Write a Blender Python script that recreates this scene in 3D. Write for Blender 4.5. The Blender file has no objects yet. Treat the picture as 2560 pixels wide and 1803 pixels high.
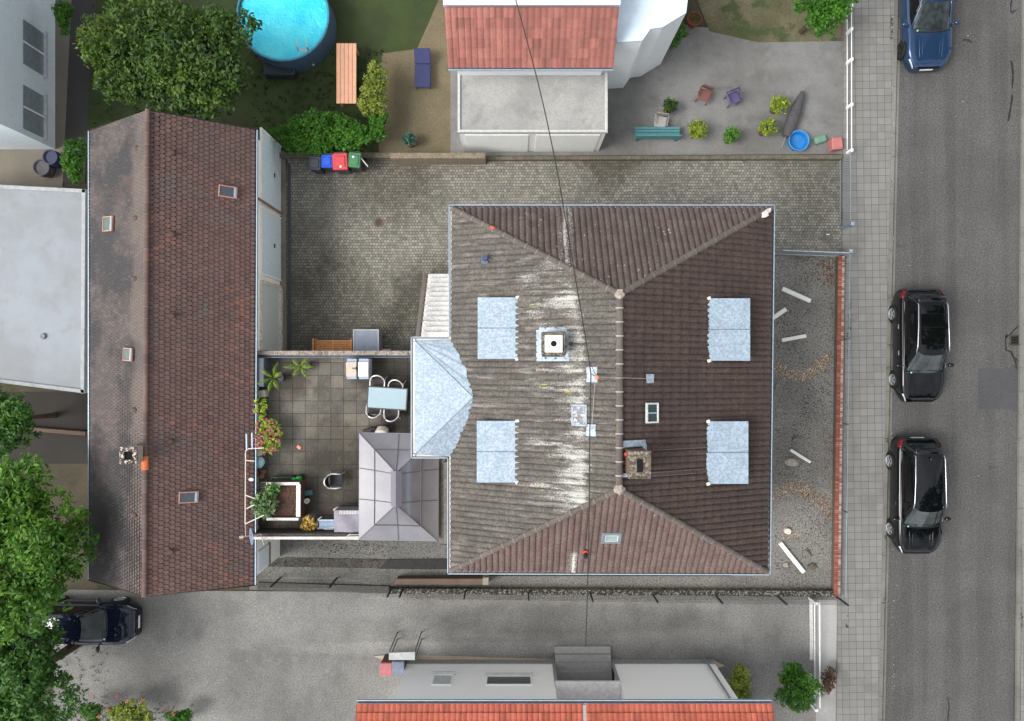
import bpy, math, random
from mathutils import Vector, Matrix
random.seed(7)
R = math.radians
scene = bpy.context.scene
COL = scene.collection
H = 30.0                    # camera height in metres
F = 1614.4                  # picture units per metre at unit distance

# ---------------------------------------------------------------- camera
cd = bpy.data.cameras.new("camera"); cam = bpy.data.objects.new("camera", cd); COL.objects.link(cam)
cam.location = (0, 0, H); cam.rotation_euler = (0, 0, 0)
cd.sensor_fit = 'HORIZONTAL'; cd.sensor_width = 36.0; cd.lens = 36.0 * F / 2296.0
cd.clip_start = 0.5; cd.clip_end = 500
scene.camera = cam
# ---------------------------------------------------------------- sky and sun (overcast daylight, brighter from the west)
world = bpy.data.worlds.new("World"); scene.world = world; world.use_nodes = True
wn = world.node_tree; wn.nodes.clear()
SUN_EL, SUN_AZ = R(50), R(252)          # azimuth clockwise from north (+y)
sky = wn.nodes.new('ShaderNodeTexSky'); sky.sky_type = 'NISHITA'; sky.sun_disc = False
sky.sun_elevation = SUN_EL; sky.sun_rotation = SUN_AZ; sky.air_density = 1.0; sky.dust_density = 3.0
hs = wn.nodes.new('ShaderNodeHueSaturation'); hs.inputs['Saturation'].default_value = 0.22
hs.inputs['Value'].default_value = 1.0
wn.links.new(sky.outputs[0], hs.inputs['Color'])
tc = wn.nodes.new('ShaderNodeTexCoord'); nz = wn.nodes.new('ShaderNodeTexNoise')
nz.inputs['Scale'].default_value = 2.6; nz.inputs['Detail'].default_value = 5
wn.links.new(tc.outputs['Generated'], nz.inputs['Vector'])
mr = wn.nodes.new('ShaderNodeMapRange'); mr.inputs[1].default_value = .35; mr.inputs[2].default_value = .65
mr.inputs[3].default_value = 0.55; mr.inputs[4].default_value = 1.5
wn.links.new(nz.outputs[0], mr.inputs[0])
mx = wn.nodes.new('ShaderNodeMix'); mx.data_type = 'RGBA'; mx.blend_type = 'MULTIPLY'; mx.inputs[0].default_value = 1
wn.links.new(hs.outputs[0], mx.inputs[6]); wn.links.new(mr.outputs[0], mx.inputs[7])
bg = wn.nodes.new('ShaderNodeBackground'); bg.inputs['Strength'].default_value = 0.15
wo = wn.nodes.new('ShaderNodeOutputWorld')
wn.links.new(mx.outputs[2], bg.inputs['Color']); wn.links.new(bg.outputs[0], wo.inputs[0])
sd = bpy.data.lights.new("sun", 'SUN'); sd.energy = 1.1; sd.angle = R(22); sd.color = (1, .965, .92)
sun = bpy.data.objects.new("sun", sd); COL.objects.link(sun)
dirv = Vector((math.sin(SUN_AZ) * math.cos(SUN_EL), math.cos(SUN_AZ) * math.cos(SUN_EL), math.sin(SUN_EL)))
sun.rotation_euler = dirv.to_track_quat('Z', 'Y').to_euler(); sun.location = (0, 0, 20)
vs = scene.view_settings; vs.view_transform = 'Standard'; vs.look = 'None'; vs.exposure = 0.86; vs.gamma = 1
try: vs.use_curve_mapping = False
except Exception: pass

# ---------------------------------------------------------------- plan survey helpers (metres from the photograph's measurements)
def D(x, y, z=0.0):
    s = (H - z) / F
    return Vector(((x - 1148.0) * s, (808.5 - y) * s, z))
def N(x, y, z=0.0):
    s = (H - z) / 1800.0
    return Vector(((x - 1280.0) * s, (901.5 - y) * s, z))

def lin(c):
    r = []
    for v in c[:3]:
        v = v / 255.0
        v = v / 12.92 if v <= .04045 else ((v + .055) / 1.055) ** 2.4
        r.append(v * (.74 + .26 * min(1, v / .7)))
    return (r[0], r[1], r[2], 1)

# ---------------------------------------------------------------- material helpers
class Nt:
    def __init__(s, name):
        s.m = bpy.data.materials.new(name); s.m.use_nodes = True
        s.t = s.m.node_tree; s.t.nodes.clear()
        s.out = s.n('ShaderNodeOutputMaterial'); s.b = s.n('ShaderNodeBsdfPrincipled')
        s.l(s.b.outputs[0], s.out.inputs[0])
        s.tc = s.n('ShaderNodeTexCoord'); s.P = s.n('ShaderNodeNewGeometry').outputs['Position']
        s.O = s.tc.outputs['Object']
    def n(s, k): return s.t.nodes.new(k)
    def l(s, a, b): s.t.links.new(a, b)
    def put(s, sock, v):
        if hasattr(v, 'is_linked') or hasattr(v, 'links'): s.l(v, sock)
        else: sock.default_value = v
    def noise(s, scale, vec=None, detail=4, rough=.55, dist=0):
        q = s.n('ShaderNodeTexNoise'); q.inputs['Scale'].default_value = scale; q.inputs['Detail'].default_value = detail
        q.inputs['Roughness'].default_value = rough; q.inputs['Distortion'].default_value = dist
        s.l(vec if vec is not None else s.P, q.inputs['Vector']); return q.outputs[0]
    def noisec(s, scale, vec=None):
        q = s.n('ShaderNodeTexNoise'); q.inputs['Scale'].default_value = scale
        s.l(vec if vec is not None else s.P, q.inputs['Vector']); return q.outputs[1]
    def voro(s, scale, vec=None, feat='F1', out=0):
        q = s.n('ShaderNodeTexVoronoi'); q.feature = feat; q.inputs['Scale'].default_value = scale
        s.l(vec if vec is not None else s.P, q.inputs['Vector']); return q.outputs[out]
    def math(s, op, a, b=0.0, c=0.0, clamp=False):
        q = s.n('ShaderNodeMath'); q.operation = op; q.use_clamp = clamp
        s.put(q.inputs[0], a); s.put(q.inputs[1], b)
        if op in ('MULTIPLY_ADD', 'SMOOTH_MIN'): s.put(q.inputs[2], c)
        return q.outputs[0]
    def rng(s, v, a, b, c=0.0, d=1.0):
        q = s.n('ShaderNodeMapRange'); s.put(q.inputs[0], v)
        for i, x in enumerate((a, b, c, d)): s.put(q.inputs[i + 1], x)
        q.interpolation_type = 'SMOOTHSTEP' if not hasattr(a, 'links') else 'LINEAR'
        return q.outputs[0]
    def mix(s, f, a, b, mode='MIX'):
        q = s.n('ShaderNodeMix'); q.data_type = 'RGBA'; q.blend_type = mode; q.clamp_factor = True
        s.put(q.inputs[0], f); s.put(q.inputs[6], a); s.put(q.inputs[7], b); return q.outputs[2]
    def mapv(s, scale=(1, 1, 1), rot=(0, 0, 0), loc=(0, 0, 0), vec=None):
        q = s.n('ShaderNodeMapping'); q.inputs['Scale'].default_value = scale; q.inputs['Rotation'].default_value = rot
        q.inputs['Location'].default_value = loc
        s.l(vec if vec is not None else s.P, q.inputs[0]); return q.outputs[0]
    def vadd(s, a, b, k=1.0):
        q = s.n('ShaderNodeVectorMath'); q.operation = 'MULTIPLY_ADD'; s.put(q.inputs[0], b)
        q.inputs[1].default_value = (k, k, k); s.put(q.inputs[2], a); return q.outputs[0]
    def sep(s, v=None):
        q = s.n('ShaderNodeSeparateXYZ'); s.l(v if v is not None else s.P, q.inputs[0]); return q.outputs
    def attr(s, name='rnd'):
        q = s.n('ShaderNodeAttribute'); q.attribute_name = name; return q.outputs['Fac']
    def ramp(s, v, stops):
        q = s.n('ShaderNodeValToRGB'); s.put(q.inputs[0], v); e = q.color_ramp.elements
        while len(e) < len(stops): e.new(.5)
        for i, (p, c) in enumerate(stops): e[i].position = p; e[i].color = c
        return q.outputs[0]
    def bump(s, h, strength=.5, dist=.02):
        q = s.n('ShaderNodeBump'); q.inputs['Strength'].default_value = strength; q.inputs['Distance'].default_value = dist
        s.put(q.inputs['Height'], h); s.l(q.outputs[0], s.b.inputs['Normal'])
    def fin(s, col, rough=.85, metal=0.0, spec=None):
        s.put(s.b.inputs['Base Color'], col); s.put(s.b.inputs['Roughness'], rough); s.b.inputs['Metallic'].default_value = metal
        if spec is not None: s.b.inputs['Specular IOR Level'].default_value = spec
        return s.m

_cache = {}
def plain(rgb, rough=.6, metal=0.0, var=.12, scale=6.0, dirt=.0, spec=None, grain=0.0, bump=0.0):
    """a surface of one colour with slight wear; rgb in 0..255"""
    key = (rgb, rough, metal, var, scale, dirt, spec, grain, bump)
    if key in _cache: return _cache[key]
    s = Nt("paint_%d_%d_%d" % rgb); c = lin(rgb)
    n1 = s.noise(scale, s.O, 5, .6)
    lo = tuple(v * (1 - var) for v in c[:3]) + (1,); hi = tuple(min(1, v * (1 + var)) for v in c[:3]) + (1,)
    col = s.mix(s.rng(n1, .3, .7), lo, hi)
    if grain:
        g = s.noise(grain, s.O, 2, .6)
        col = s.mix(s.rng(g, .35, .65), col, s.mix(1.0, col, (.55, .55, .55, 1), 'MULTIPLY'))
    if dirt:
        g = s.noise(scale * .6, s.mapv(loc=(3, 8, 1), vec=s.O), 8, .7)
        col = s.mix(s.math('MULTIPLY', s.rng(g, .5, .68), dirt), col, lin((70, 62, 50)))
    if bump: s.bump(s.noise(60, s.O, 4), bump, .01)
    _cache[key] = s.fin(col, rough, metal, spec); return _cache[key]

def ground_mat(name, base, alt, speck=.5, fine=55, dark=None, light=None, moss=None, patch=.35, stain=0.0, stainc=(45, 42, 38), tracks=0, zones=()):
    s = Nt(name)
    col = s.mix(s.rng(s.noise(patch, None, 6, .62), .35, .65), lin(base), lin(alt))
    g = s.noise(fine, None, 3, .75)
    col = s.mix(s.math('MULTIPLY', s.rng(g, .42, .62), speck), col, s.mix(1.0, col, (.42, .42, .42, 1), 'MULTIPLY'))
    g2 = s.noise(fine * .7, s.mapv(loc=(5, 2, 0)), 2, .7)
    col = s.mix(s.math('MULTIPLY', s.rng(g2, .6, .75), speck), col, s.mix(1.0, col, (1.9, 1.9, 1.9, 1), 'MULTIPLY'))
    if dark:
        a = s.noise(dark[0], s.mapv(loc=(1, 7, 0)), 4, .6); b = s.noise(.7, s.mapv(loc=(9, 3, 0)), 4, .6)
        m = s.math('ADD', a, s.math('MULTIPLY', s.math('SUBTRACT', b, .5), .45))
        col = s.mix(s.rng(m, dark[1], dark[1] + .03), col, lin(dark[2]))
    if light:
        a = s.noise(light[0], s.mapv(loc=(11, 4, 0)), 3, .6)
        col = s.mix(s.rng(a, light[1], light[1] + .03), col, lin(light[2]))
    if stain:
        a = s.noise(.9, s.mapv(loc=(21, 14, 0)), 7, .7)
        col = s.mix(s.math('MULTIPLY', s.rng(a, .48, .66), stain), col, lin(stainc))
    if moss:
        a = s.noise(moss[0], s.mapv(loc=(2, 14, 0)), 6, .7)
        col = s.mix(s.math('MULTIPLY', s.rng(a, moss[1], moss[1] + .08), .8), col, lin(moss[2]))
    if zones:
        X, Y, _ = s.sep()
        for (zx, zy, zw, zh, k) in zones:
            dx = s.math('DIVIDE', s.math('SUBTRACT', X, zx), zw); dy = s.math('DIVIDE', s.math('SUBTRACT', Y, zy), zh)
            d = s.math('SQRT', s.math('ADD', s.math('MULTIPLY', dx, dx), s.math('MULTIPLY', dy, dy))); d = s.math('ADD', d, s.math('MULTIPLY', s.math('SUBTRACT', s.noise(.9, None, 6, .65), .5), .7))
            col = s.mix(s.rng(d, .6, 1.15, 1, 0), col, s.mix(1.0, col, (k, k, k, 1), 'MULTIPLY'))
    if tracks:
        a = s.noise(1.0, s.mapv(scale=(1.5, .05, 1), rot=(0, 0, R(-1.1)), loc=(3, 3, 0)), 4, .6)
        col = s.mix(s.math('MULTIPLY', s.rng(a, .42, .6), .8), col, s.mix(1.0, col, (.78, .78, .78, 1), 'MULTIPLY'))
        a = s.noise(1.6, s.mapv(loc=(31, 3, 0)), 3, .5); col = s.mix(s.math('MULTIPLY', s.rng(a, .66, .74), .5), col, s.mix(1.0, col, (.62, .61, .60, 1), 'MULTIPLY'))
    s.bump(g, .35, .01)
    return s.fin(col, .9)

def slab_mat(name, w, h, c1, c2, joint, mortar, rot=0.0, offset=0.0, distort=.0, patches=None, speck=.35, freq=2, loc=(0, 0, 0), tint=None, bumps=.5, jointvar=None):
    s = Nt(name)
    v = s.mapv(rot=(0, 0, rot), loc=loc)
    if distort:
        v = s.vadd(v, s.noisec(2.5), distort); v = s.vadd(v, s.noisec(14), distort * .35)
    q = s.n('ShaderNodeTexBrick'); q.offset = offset; q.offset_frequency = freq
    q.inputs['Scale'].default_value = 1; q.inputs['Brick Width'].default_value = w; q.inputs['Row Height'].default_value = h
    q.inputs['Mortar Size'].default_value = mortar; q.inputs['Mortar Smooth'].default_value = .3; q.inputs['Bias'].default_value = 0
    s.l(v, q.inputs['Vector'])
    q.inputs['Color1'].default_value = lin(c1); q.inputs['Color2'].default_value = lin(c2); q.inputs['Mortar'].default_value = lin(joint)
    col = q.outputs[0]
    if patches:
        for (sc, lo, hi, cc, amt, lo3) in patches:
            a = s.noise(sc, s.mapv(loc=lo3), 7, .65)
            col = s.mix(s.math('MULTIPLY', s.rng(a, lo, hi), amt), col, lin(cc))
    g = s.noise(45, None, 3, .7)
    col = s.mix(s.math('MULTIPLY', s.rng(g, .4, .65), speck), col, s.mix(1.0, col, (.5, .5, .5, 1), 'MULTIPLY'))
    g2 = s.noise(38, s.mapv(loc=(5, 2, 0)), 2, .7)
    col = s.mix(s.math('MULTIPLY', s.rng(g2, .6, .75), speck * .9), col, s.mix(1.0, col, (1.7, 1.7, 1.7, 1), 'MULTIPLY'))
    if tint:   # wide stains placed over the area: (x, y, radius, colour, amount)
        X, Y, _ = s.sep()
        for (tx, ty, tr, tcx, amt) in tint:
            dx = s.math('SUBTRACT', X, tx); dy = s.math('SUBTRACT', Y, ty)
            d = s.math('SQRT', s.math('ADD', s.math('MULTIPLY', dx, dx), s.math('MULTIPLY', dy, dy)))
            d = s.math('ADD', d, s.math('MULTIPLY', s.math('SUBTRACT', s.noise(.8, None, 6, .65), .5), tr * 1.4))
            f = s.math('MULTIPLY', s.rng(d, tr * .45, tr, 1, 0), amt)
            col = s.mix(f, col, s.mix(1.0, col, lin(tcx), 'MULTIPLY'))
    hgt = s.math('SUBTRACT', s.math('MULTIPLY', g, .25), q.outputs[1])
    s.bump(hgt, bumps, .012)
    return s.fin(col, .88)

# ---------------------------------------------------------------- mesh builder
def rootloc(o):
    while o.parent is not None: o = o.parent
    return o.location.copy()

class MB:
    def __init__(s): s.v = []; s.f = []; s.mi = []; s.r = []; s.k = 0; s.rv = 0.5
    def add(s, vs, fs, rv=None):
        b = len(s.v); s.v.extend([tuple(p) for p in vs])
        for f in fs:
            s.f.append([b + i for i in f]); s.mi.append(s.k); s.r.append(s.rv if rv is None else rv)
        return s
    def box(s, a, b, rv=None):
        x0, y0, z0 = [min(p, q) for p, q in zip(a, b)]; x1, y1, z1 = [max(p, q) for p, q in zip(a, b)]
        vs = [(x0, y0, z0), (x1, y0, z0), (x1, y1, z0), (x0, y1, z0), (x0, y0, z1), (x1, y0, z1), (x1, y1, z1), (x0, y1, z1)]
        return s.add(vs, [(3, 2, 1, 0), (4, 5, 6, 7), (0, 1, 5, 4), (1, 2, 6, 5), (2, 3, 7, 6), (3, 0, 4, 7)], rv)
    def cbox(s, c, size, rz=0.0, bev=0.0, rx=0.0, ry=0.0, rv=None):
        """box with chamfered top edges, centre c"""
        M = Matrix.Translation(c) @ Matrix.Rotation(rz, 4, 'Z') @ Matrix.Rotation(ry, 4, 'Y') @ Matrix.Rotation(rx, 4, 'X')
        hx, hy, hz = size[0] / 2, size[1] / 2, size[2] / 2
        if bev <= 0:
            vs = [(-hx, -hy, -hz), (hx, -hy, -hz), (hx, hy, -hz), (-hx, hy, -hz), (-hx, -hy, hz), (hx, -hy, hz), (hx, hy, hz), (-hx, hy, hz)]
            fs = [(3, 2, 1, 0), (4, 5, 6, 7), (0, 1, 5, 4), (1, 2, 6, 5), (2, 3, 7, 6), (3, 0, 4, 7)]
        else:
            def ring(dx, dy, z, b):
                return [(-dx + b, -dy, z), (dx - b, -dy, z), (dx, -dy + b, z), (dx, dy - b, z), (dx - b, dy, z), (-dx + b, dy, z), (-dx, dy - b, z), (-dx, -dy + b, z)]
            vs = ring(hx, hy, -hz, bev) + ring(hx, hy, hz - bev, bev) + ring(hx - bev, hy - bev, hz, bev)
            fs = [tuple(range(7, -1, -1)), tuple(range(16, 24))]
            for k in (0, 8):
                for i in range(8): fs.append((k + i, k + (i + 1) % 8, k + 8 + (i + 1) % 8, k + 8 + i))
        return s.add([M @ Vector(p) for p in vs], fs, rv)
    def prism(s, poly, z0, z1, rv=None):
        """poly: list of (x,y) counter-clockwise or any; z1 may be a function"""
        n = len(poly)
        ar = sum(poly[i][0] * poly[(i + 1) % n][1] - poly[(i + 1) % n][0] * poly[i][1] for i in range(n))
        if ar < 0: poly = poly[::-1]
        zt = z1 if callable(z1) else (lambda x, y: z1); zb = z0 if callable(z0) else (lambda x, y: z0)
        vs = [(p[0], p[1], zb(p[0], p[1])) for p in poly] + [(p[0], p[1], zt(p[0], p[1])) for p in poly]
        fs = [tuple(range(n - 1, -1, -1)), tuple(range(n, 2 * n))] + [(i, (i + 1) % n, n + (i + 1) % n, n + i) for i in range(n)]
        return s.add(vs, fs, rv)
    def sheet(s, pts, rv=None):
        return s.add(pts, [tuple(range(len(pts)))], rv)
    def cyl(s, p0, p1, r0, r1=None, n=10, caps=True, rv=None):
        p0, p1 = Vector(p0), Vector(p1); r1 = r0 if r1 is None else r1
        d = (p1 - p0)
        if d.length < 1e-6: return s
        q = d.to_track_quat('Z', 'Y'); vs = []
        for p, r in ((p0, r0), (p1, r1)):
            for i in range(n):
                a = 2 * math.pi * i / n; vs.append(p + q @ Vector((r * math.cos(a), r * math.sin(a), 0)))
        fs = [(i, (i + 1) % n, n + (i + 1) % n, n + i) for i in range(n)]
        if caps: fs += [tuple(range(n - 1, -1, -1)), tuple(range(n, 2 * n))]
        return s.add(vs, fs, rv)
    def tube(s, pts, r, n=6, closed=False):
        pts = [Vector(p) for p in pts]; m = len(pts); rings = []
        for i, p in enumerate(pts):
            if closed: t = pts[(i + 1) % m] - pts[i - 1]
            else: t = pts[min(i + 1, m - 1)] - pts[max(i - 1, 0)]
            q = t.to_track_quat('Z', 'Y'); rr = r(i / (m - 1)) if callable(r) else r
            if i and not closed:
                pass
            rings.append([p + q @ Vector((rr * math.cos(2 * math.pi * k / n), rr * math.sin(2 * math.pi * k / n), 0)) for k in range(n)])
        # align rings to avoid twists
        for i in range(1, m):
            best = min(range(n), key=lambda o: sum((rings[i][(k + o) % n] - rings[i - 1][k] - (pts[i] - pts[i - 1])).length for k in range(n)))
            rings[i] = rings[i][best:] + rings[i][:best]
        vs = [v for rg in rings for v in rg]; fs = []
        for i in range(m - 1):
            for k in range(n): fs.append((i * n + k, i * n + (k + 1) % n, (i + 1) * n + (k + 1) % n, (i + 1) * n + k))
        if closed:
            last, first = rings[-1], rings[0]
            best = min(range(n), key=lambda o: sum((first[(k + o) % n] - last[k]).length for k in range(n)))
            for k in range(n): fs.append(((m - 1) * n + k, (m - 1) * n + (k + 1) % n, (k + 1 + best) % n, (k + best) % n))
        else: fs += [tuple(range(n - 1, -1, -1)), tuple(range((m - 1) * n, m * n))]
        return s.add(vs, fs)
    def ball(s, c, r, nu=12, nv=8, squash=(1, 1, 1), jit=0.0, rz=0.0):
        c = Vector(c); vs = [c + Vector((0, 0, -r * squash[2]))]; fs = []
        ca, sa = math.cos(rz), math.sin(rz)
        for j in range(1, nv):
            th = math.pi * j / nv
            for i in range(nu):
                ph = 2 * math.pi * i / nu; k = 1 + random.uniform(-jit, jit)
                x = r * k * squash[0] * math.sin(th) * math.cos(ph); y = r * k * squash[1] * math.sin(th) * math.sin(ph)
                vs.append(c + Vector((x * ca - y * sa, x * sa + y * ca, -r * k * squash[2] * math.cos(th))))
        vs.append(c + Vector((0, 0, r * squash[2]))); e = len(vs) - 1
        for i in range(nu): fs.append((0, 1 + (i + 1) % nu, 1 + i)); fs.append((e, e - nu + i, e - nu + (i + 1) % nu))
        for j in range(nv - 2):
            for i in range(nu):
                a = 1 + j * nu; fs.append((a + i, a + (i + 1) % nu, a + nu + (i + 1) % nu, a + nu + i))
        return s.add(vs, fs)
    def lathe(s, c, prof, n=20, caps=True):
        c = Vector(c); vs = []; fs = []
        for (r, z) in prof:
            for i in range(n): a = 2 * math.pi * i / n; vs.append(c + Vector((r * math.cos(a), r * math.sin(a), z)))
        for j in range(len(prof) - 1):
            for i in range(n): fs.append((j * n + i, j * n + (i + 1) % n, (j + 1) * n + (i + 1) % n, (j + 1) * n + i))
        if caps and prof[0][0] > 1e-4: fs.append(tuple(range(n - 1, -1, -1)))
        if caps and prof[-1][0] > 1e-4: m = (len(prof) - 1) * n; fs.append(tuple(range(m, m + n)))
        return s.add(vs, fs)
    def grid(s, pts, nu, nv, rv=None):
        fs = [(j * nu + i, j * nu + i + 1, (j + 1) * nu + i + 1, (j + 1) * nu + i) for j in range(nv - 1) for i in range(nu - 1)]
        return s.add(pts, fs, rv)
    def build(s, name, mats, parent=None, smooth=False, local=False, label=None, solid=0.0):
        me = bpy.data.meshes.new(name)
        off = Vector((0, 0, 0)) if (parent is None or local) else rootloc(parent)
        me.from_pydata([(p[0] - off.x, p[1] - off.y, p[2] - off.z) for p in s.v], [], s.f)
        if not isinstance(mats, (list, tuple)): mats = [mats]
        for m in mats: me.materials.append(m)
        me.polygons.foreach_set('material_index', s.mi)
        if smooth: me.polygons.foreach_set('use_smooth', [True] * len(s.f))
        at = me.attributes.new('rnd', 'FLOAT', 'FACE'); at.data.foreach_set('value', s.r)
        me.update()
        o = bpy.data.objects.new(name, me); COL.objects.link(o)
        if parent is not None: o.parent = parent
        if label: o['label'] = label
        if solid:
            md = o.modifiers.new('thick', 'SOLIDIFY'); md.thickness = solid; md.offset = -1
        return o

def tag(o, label=None, cat=None, group=None, kind=None):
    if label: o['label'] = label
    if cat: o['category'] = cat
    if group: o['group'] = group
    if kind: o['kind'] = kind
    return o
def thing(name, label, cat, loc=(0, 0, 0), rz=0.0, group=None):
    o = bpy.data.objects.new(name, None); COL.objects.link(o); o.empty_display_size = .2
    o.location = loc; o.rotation_euler = (0, 0, rz); return tag(o, label, cat, group)
def centre(mb):   # base point of a mesh in world coordinates
    xs = [p[0] for p in mb.v]; ys = [p[1] for p in mb.v]; zs = [p[2] for p in mb.v]
    return Vector(((min(xs) + max(xs)) / 2, (min(ys) + max(ys)) / 2, min(zs)))
def single(mb, name, mat, label, cat, group=None, smooth=False):
    c = centre(mb); mb.v = [(p[0] - c.x, p[1] - c.y, p[2] - c.z) for p in mb.v]
    o = mb.build(name, mat, None, smooth); o.location = c; return tag(o, label, cat, group)
def struct(name, mb, mat):
    return tag(mb.build(name, mat), kind='structure')
def copy_tree(root, loc, rz, label, group=None):
    r = root.copy(); COL.objects.link(r); r.location = loc; r.rotation_euler = (0, 0, rz); r['label'] = label
    if group: r['group'] = group
    for ch in [o for o in COL.objects if o.parent == root]:
        c = ch.copy(); COL.objects.link(c); c.parent = r
        for g in [o for o in COL.objects if o.parent == ch]:
            d = g.copy(); COL.objects.link(d); d.parent = c
    return r
# ================================================================ GROUND AND SETTING
m_road = ground_mat('asphalt_road', (106, 105, 103), (96, 95, 93), speck=.8, fine=15, stain=.3, stainc=(80, 79, 78), tracks=1)
m_patch = ground_mat('asphalt_patch', (88, 88, 90), (80, 80, 82), speck=.4, fine=16)
m_soil = ground_mat('soil_and_weeds', (92, 84, 66), (66, 62, 46), speck=.6, fine=22, moss=(1.1, .52, (52, 66, 26)))
m_yard = ground_mat('yard_asphalt', (140, 138, 132), (124, 121, 116), speck=.9, fine=15, dark=(9, .70, (42, 38, 34)), light=(14, .74, (190, 184, 172)), stain=.25, stainc=(95, 92, 86))
m_strip = ground_mat('side_strip', (132, 131, 126), (114, 113, 108), speck=.8, fine=15, dark=(8, .68, (40, 35, 30)), moss=(1.6, .66, (60, 72, 34)), stain=.4, stainc=(70, 66, 60))
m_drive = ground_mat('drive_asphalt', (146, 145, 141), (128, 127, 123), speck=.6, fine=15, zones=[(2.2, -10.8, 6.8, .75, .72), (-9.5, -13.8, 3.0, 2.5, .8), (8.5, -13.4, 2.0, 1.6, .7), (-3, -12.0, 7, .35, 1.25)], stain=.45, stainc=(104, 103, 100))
m_court_n = ground_mat('concrete_yard', (142, 142, 140), (120, 119, 116), speck=.4, fine=26, stain=.4, stainc=(92, 88, 84))
m_cobble = slab_mat('sett_paving', .128, .118, (164, 161, 150), (128, 126, 118), (76, 74, 66), .010, offset=.43, distort=.075, speck=.45,
    patches=[(.55, .46, .62, (110, 108, 100), .45, (0, 0, 0)), (1.6, .55, .68, (142, 138, 116), .4, (4, 4, 0)), (3.2, .58, .66, (80, 78, 70), .45, (9, 1, 0))],
    tint=[(-7.6, .8, 4.4, (196, 195, 190), .8), (-5.0, 7.9, 2.8, (188, 186, 178), .8), (-9.0, 4.5, 2.4, (200, 198, 190), .6), (-3, 2.2, 2.6, (170, 167, 158), .8), (4, 8.4, 1.6, (160, 155, 142), .7), (12.8, 7.4, 2.4, (185, 184, 180), .6)])
m_walk = slab_mat('pavement_slabs', .302, .302, (142, 141, 137), (132, 131, 127), (74, 73, 68), .007, rot=R(-.85), speck=.4,
    patches=[(.5, .5, .66, (114, 113, 109), .5, (0, 0, 0)), (5, .62, .7, (152, 151, 147), .5, (3, 0, 0))], loc=(.08, .1, 0))
m_terr = slab_mat('terrace_slabs', .487, .487, (136, 130, 119), (112, 108, 100), (52, 50, 44), .010, rot=0, speck=.75,
    patches=[(.6, .45, .62, (88, 84, 76), .75, (2, 0, 0)), (14, .6, .66, (176, 170, 158), .5, (7, 5, 0)), (6, .6, .68, (150, 142, 128), .3, (0, 5, 0)), (1.7, .6, .68, (80, 82, 44), .3, (6, 5, 0))],
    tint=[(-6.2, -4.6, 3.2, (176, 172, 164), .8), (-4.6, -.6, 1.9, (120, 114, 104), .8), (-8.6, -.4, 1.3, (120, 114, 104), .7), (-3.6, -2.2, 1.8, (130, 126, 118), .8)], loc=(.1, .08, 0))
m_kerb = ground_mat('kerb_stone', (138, 137, 130), (120, 119, 112), speck=.4, fine=30, moss=(3, .6, (92, 100, 66)), stain=.3, stainc=(100, 98, 90))
m_lawn = ground_mat('lawn', (66, 82, 36), (48, 62, 28), speck=.6, fine=30, stain=.4, stainc=(60, 56, 36))

g = MB(); g.sheet([(-110, -110, -.03), (110, -110, -.03), (110, 110, -.03), (-110, 110, -.03)]); struct('ground', g, m_soil)
def sheet(name, pts, z, m):
    b = MB(); p = [D(x, y, z) for x, y in pts]
    b.sheet([tuple(q) for q in p][::-1] if sum((p[i].x * p[(i + 1) % len(p)].y - p[(i + 1) % len(p)].x * p[i].y) for i in range(len(p))) < 0 else [tuple(q) for q in p])
    return struct(name, b, m)
def kx(y): return 2021 - 36 * y / 1617.0      # road edge of the west kerb in picture units
sheet('road', [(kx(-900) - 4, -900), (2303, -900), (2262, 2500), (kx(2500) - 4, 2500)], 0.0, m_road)
sheet('road_repair_patch', [(2193, 826), (2262, 826), (2284, 808), (2283, 928), (2268, 918), (2193, 918)], .004, m_patch)
b = MB(); z = .11
p = [D(1905, -900, z), D(kx(-900) - 16, -900, z), D(kx(2500) - 16, 2500, z), D(1866, 2500, z)]
b.prism([(q.x, q.y) for q in p], -.02, z); struct('pavement', b, m_walk)
b = MB()
n = 60
for i in range(n):       # kerb stones, one metre each with a thin joint
    y0, y1 = -700 + i * 52.6, -700 + (i + 1) * 52.6 - .6
    a, c, d, e = D(kx(y0) - 15.6, y0, .12), D(kx(y0) - 7, y0, .12), D(kx(y1) - 7, y1, .12), D(kx(y1) - 15.6, y1, .12)
    b.prism([(q.x, q.y) for q in (a, c, d, e)], -.02, .122)
struct('kerb', b, m_kerb)
b = MB()
for i in range(n):
    y0, y1 = -700 + i * 52.6, -700 + (i + 1) * 52.6 - .4
    a, c, d, e = D(kx(y0) - 6.6, y0), D(kx(y0) - 1, y0), D(kx(y1) - 1, y1), D(kx(y1) - 6.6, y1)
    b.prism([(q.x, q.y) for q in (a, c, d, e)], -.02, .012)
struct('gutter_strip', b, m_kerb)
b = MB()
for i in range(n):
    y0, y1 = -700 + i * 52.6, -700 + (i + 1) * 52.6 - .6
    q = lambda y: 2295 - 16 * y / 1617.0
    a, c, d, e = D(q(y0), y0, .1), D(q(y0) + 8, y0, .1), D(q(y1) + 8, y1, .1), D(q(y1), y1, .1)
    b.prism([(w.x, w.y) for w in (a, c, d, e)], -.02, .1)
struct('east_kerb', b, m_kerb)
b = MB(); p = [D(2304, -700, .1), D(2600, -700, .1), D(2600, 2400, .1), D(2284, 2400, .1)]
b.prism([(w.x, w.y) for w in p], -.02, .094); struct('east_pavement', b, m_walk)

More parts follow.
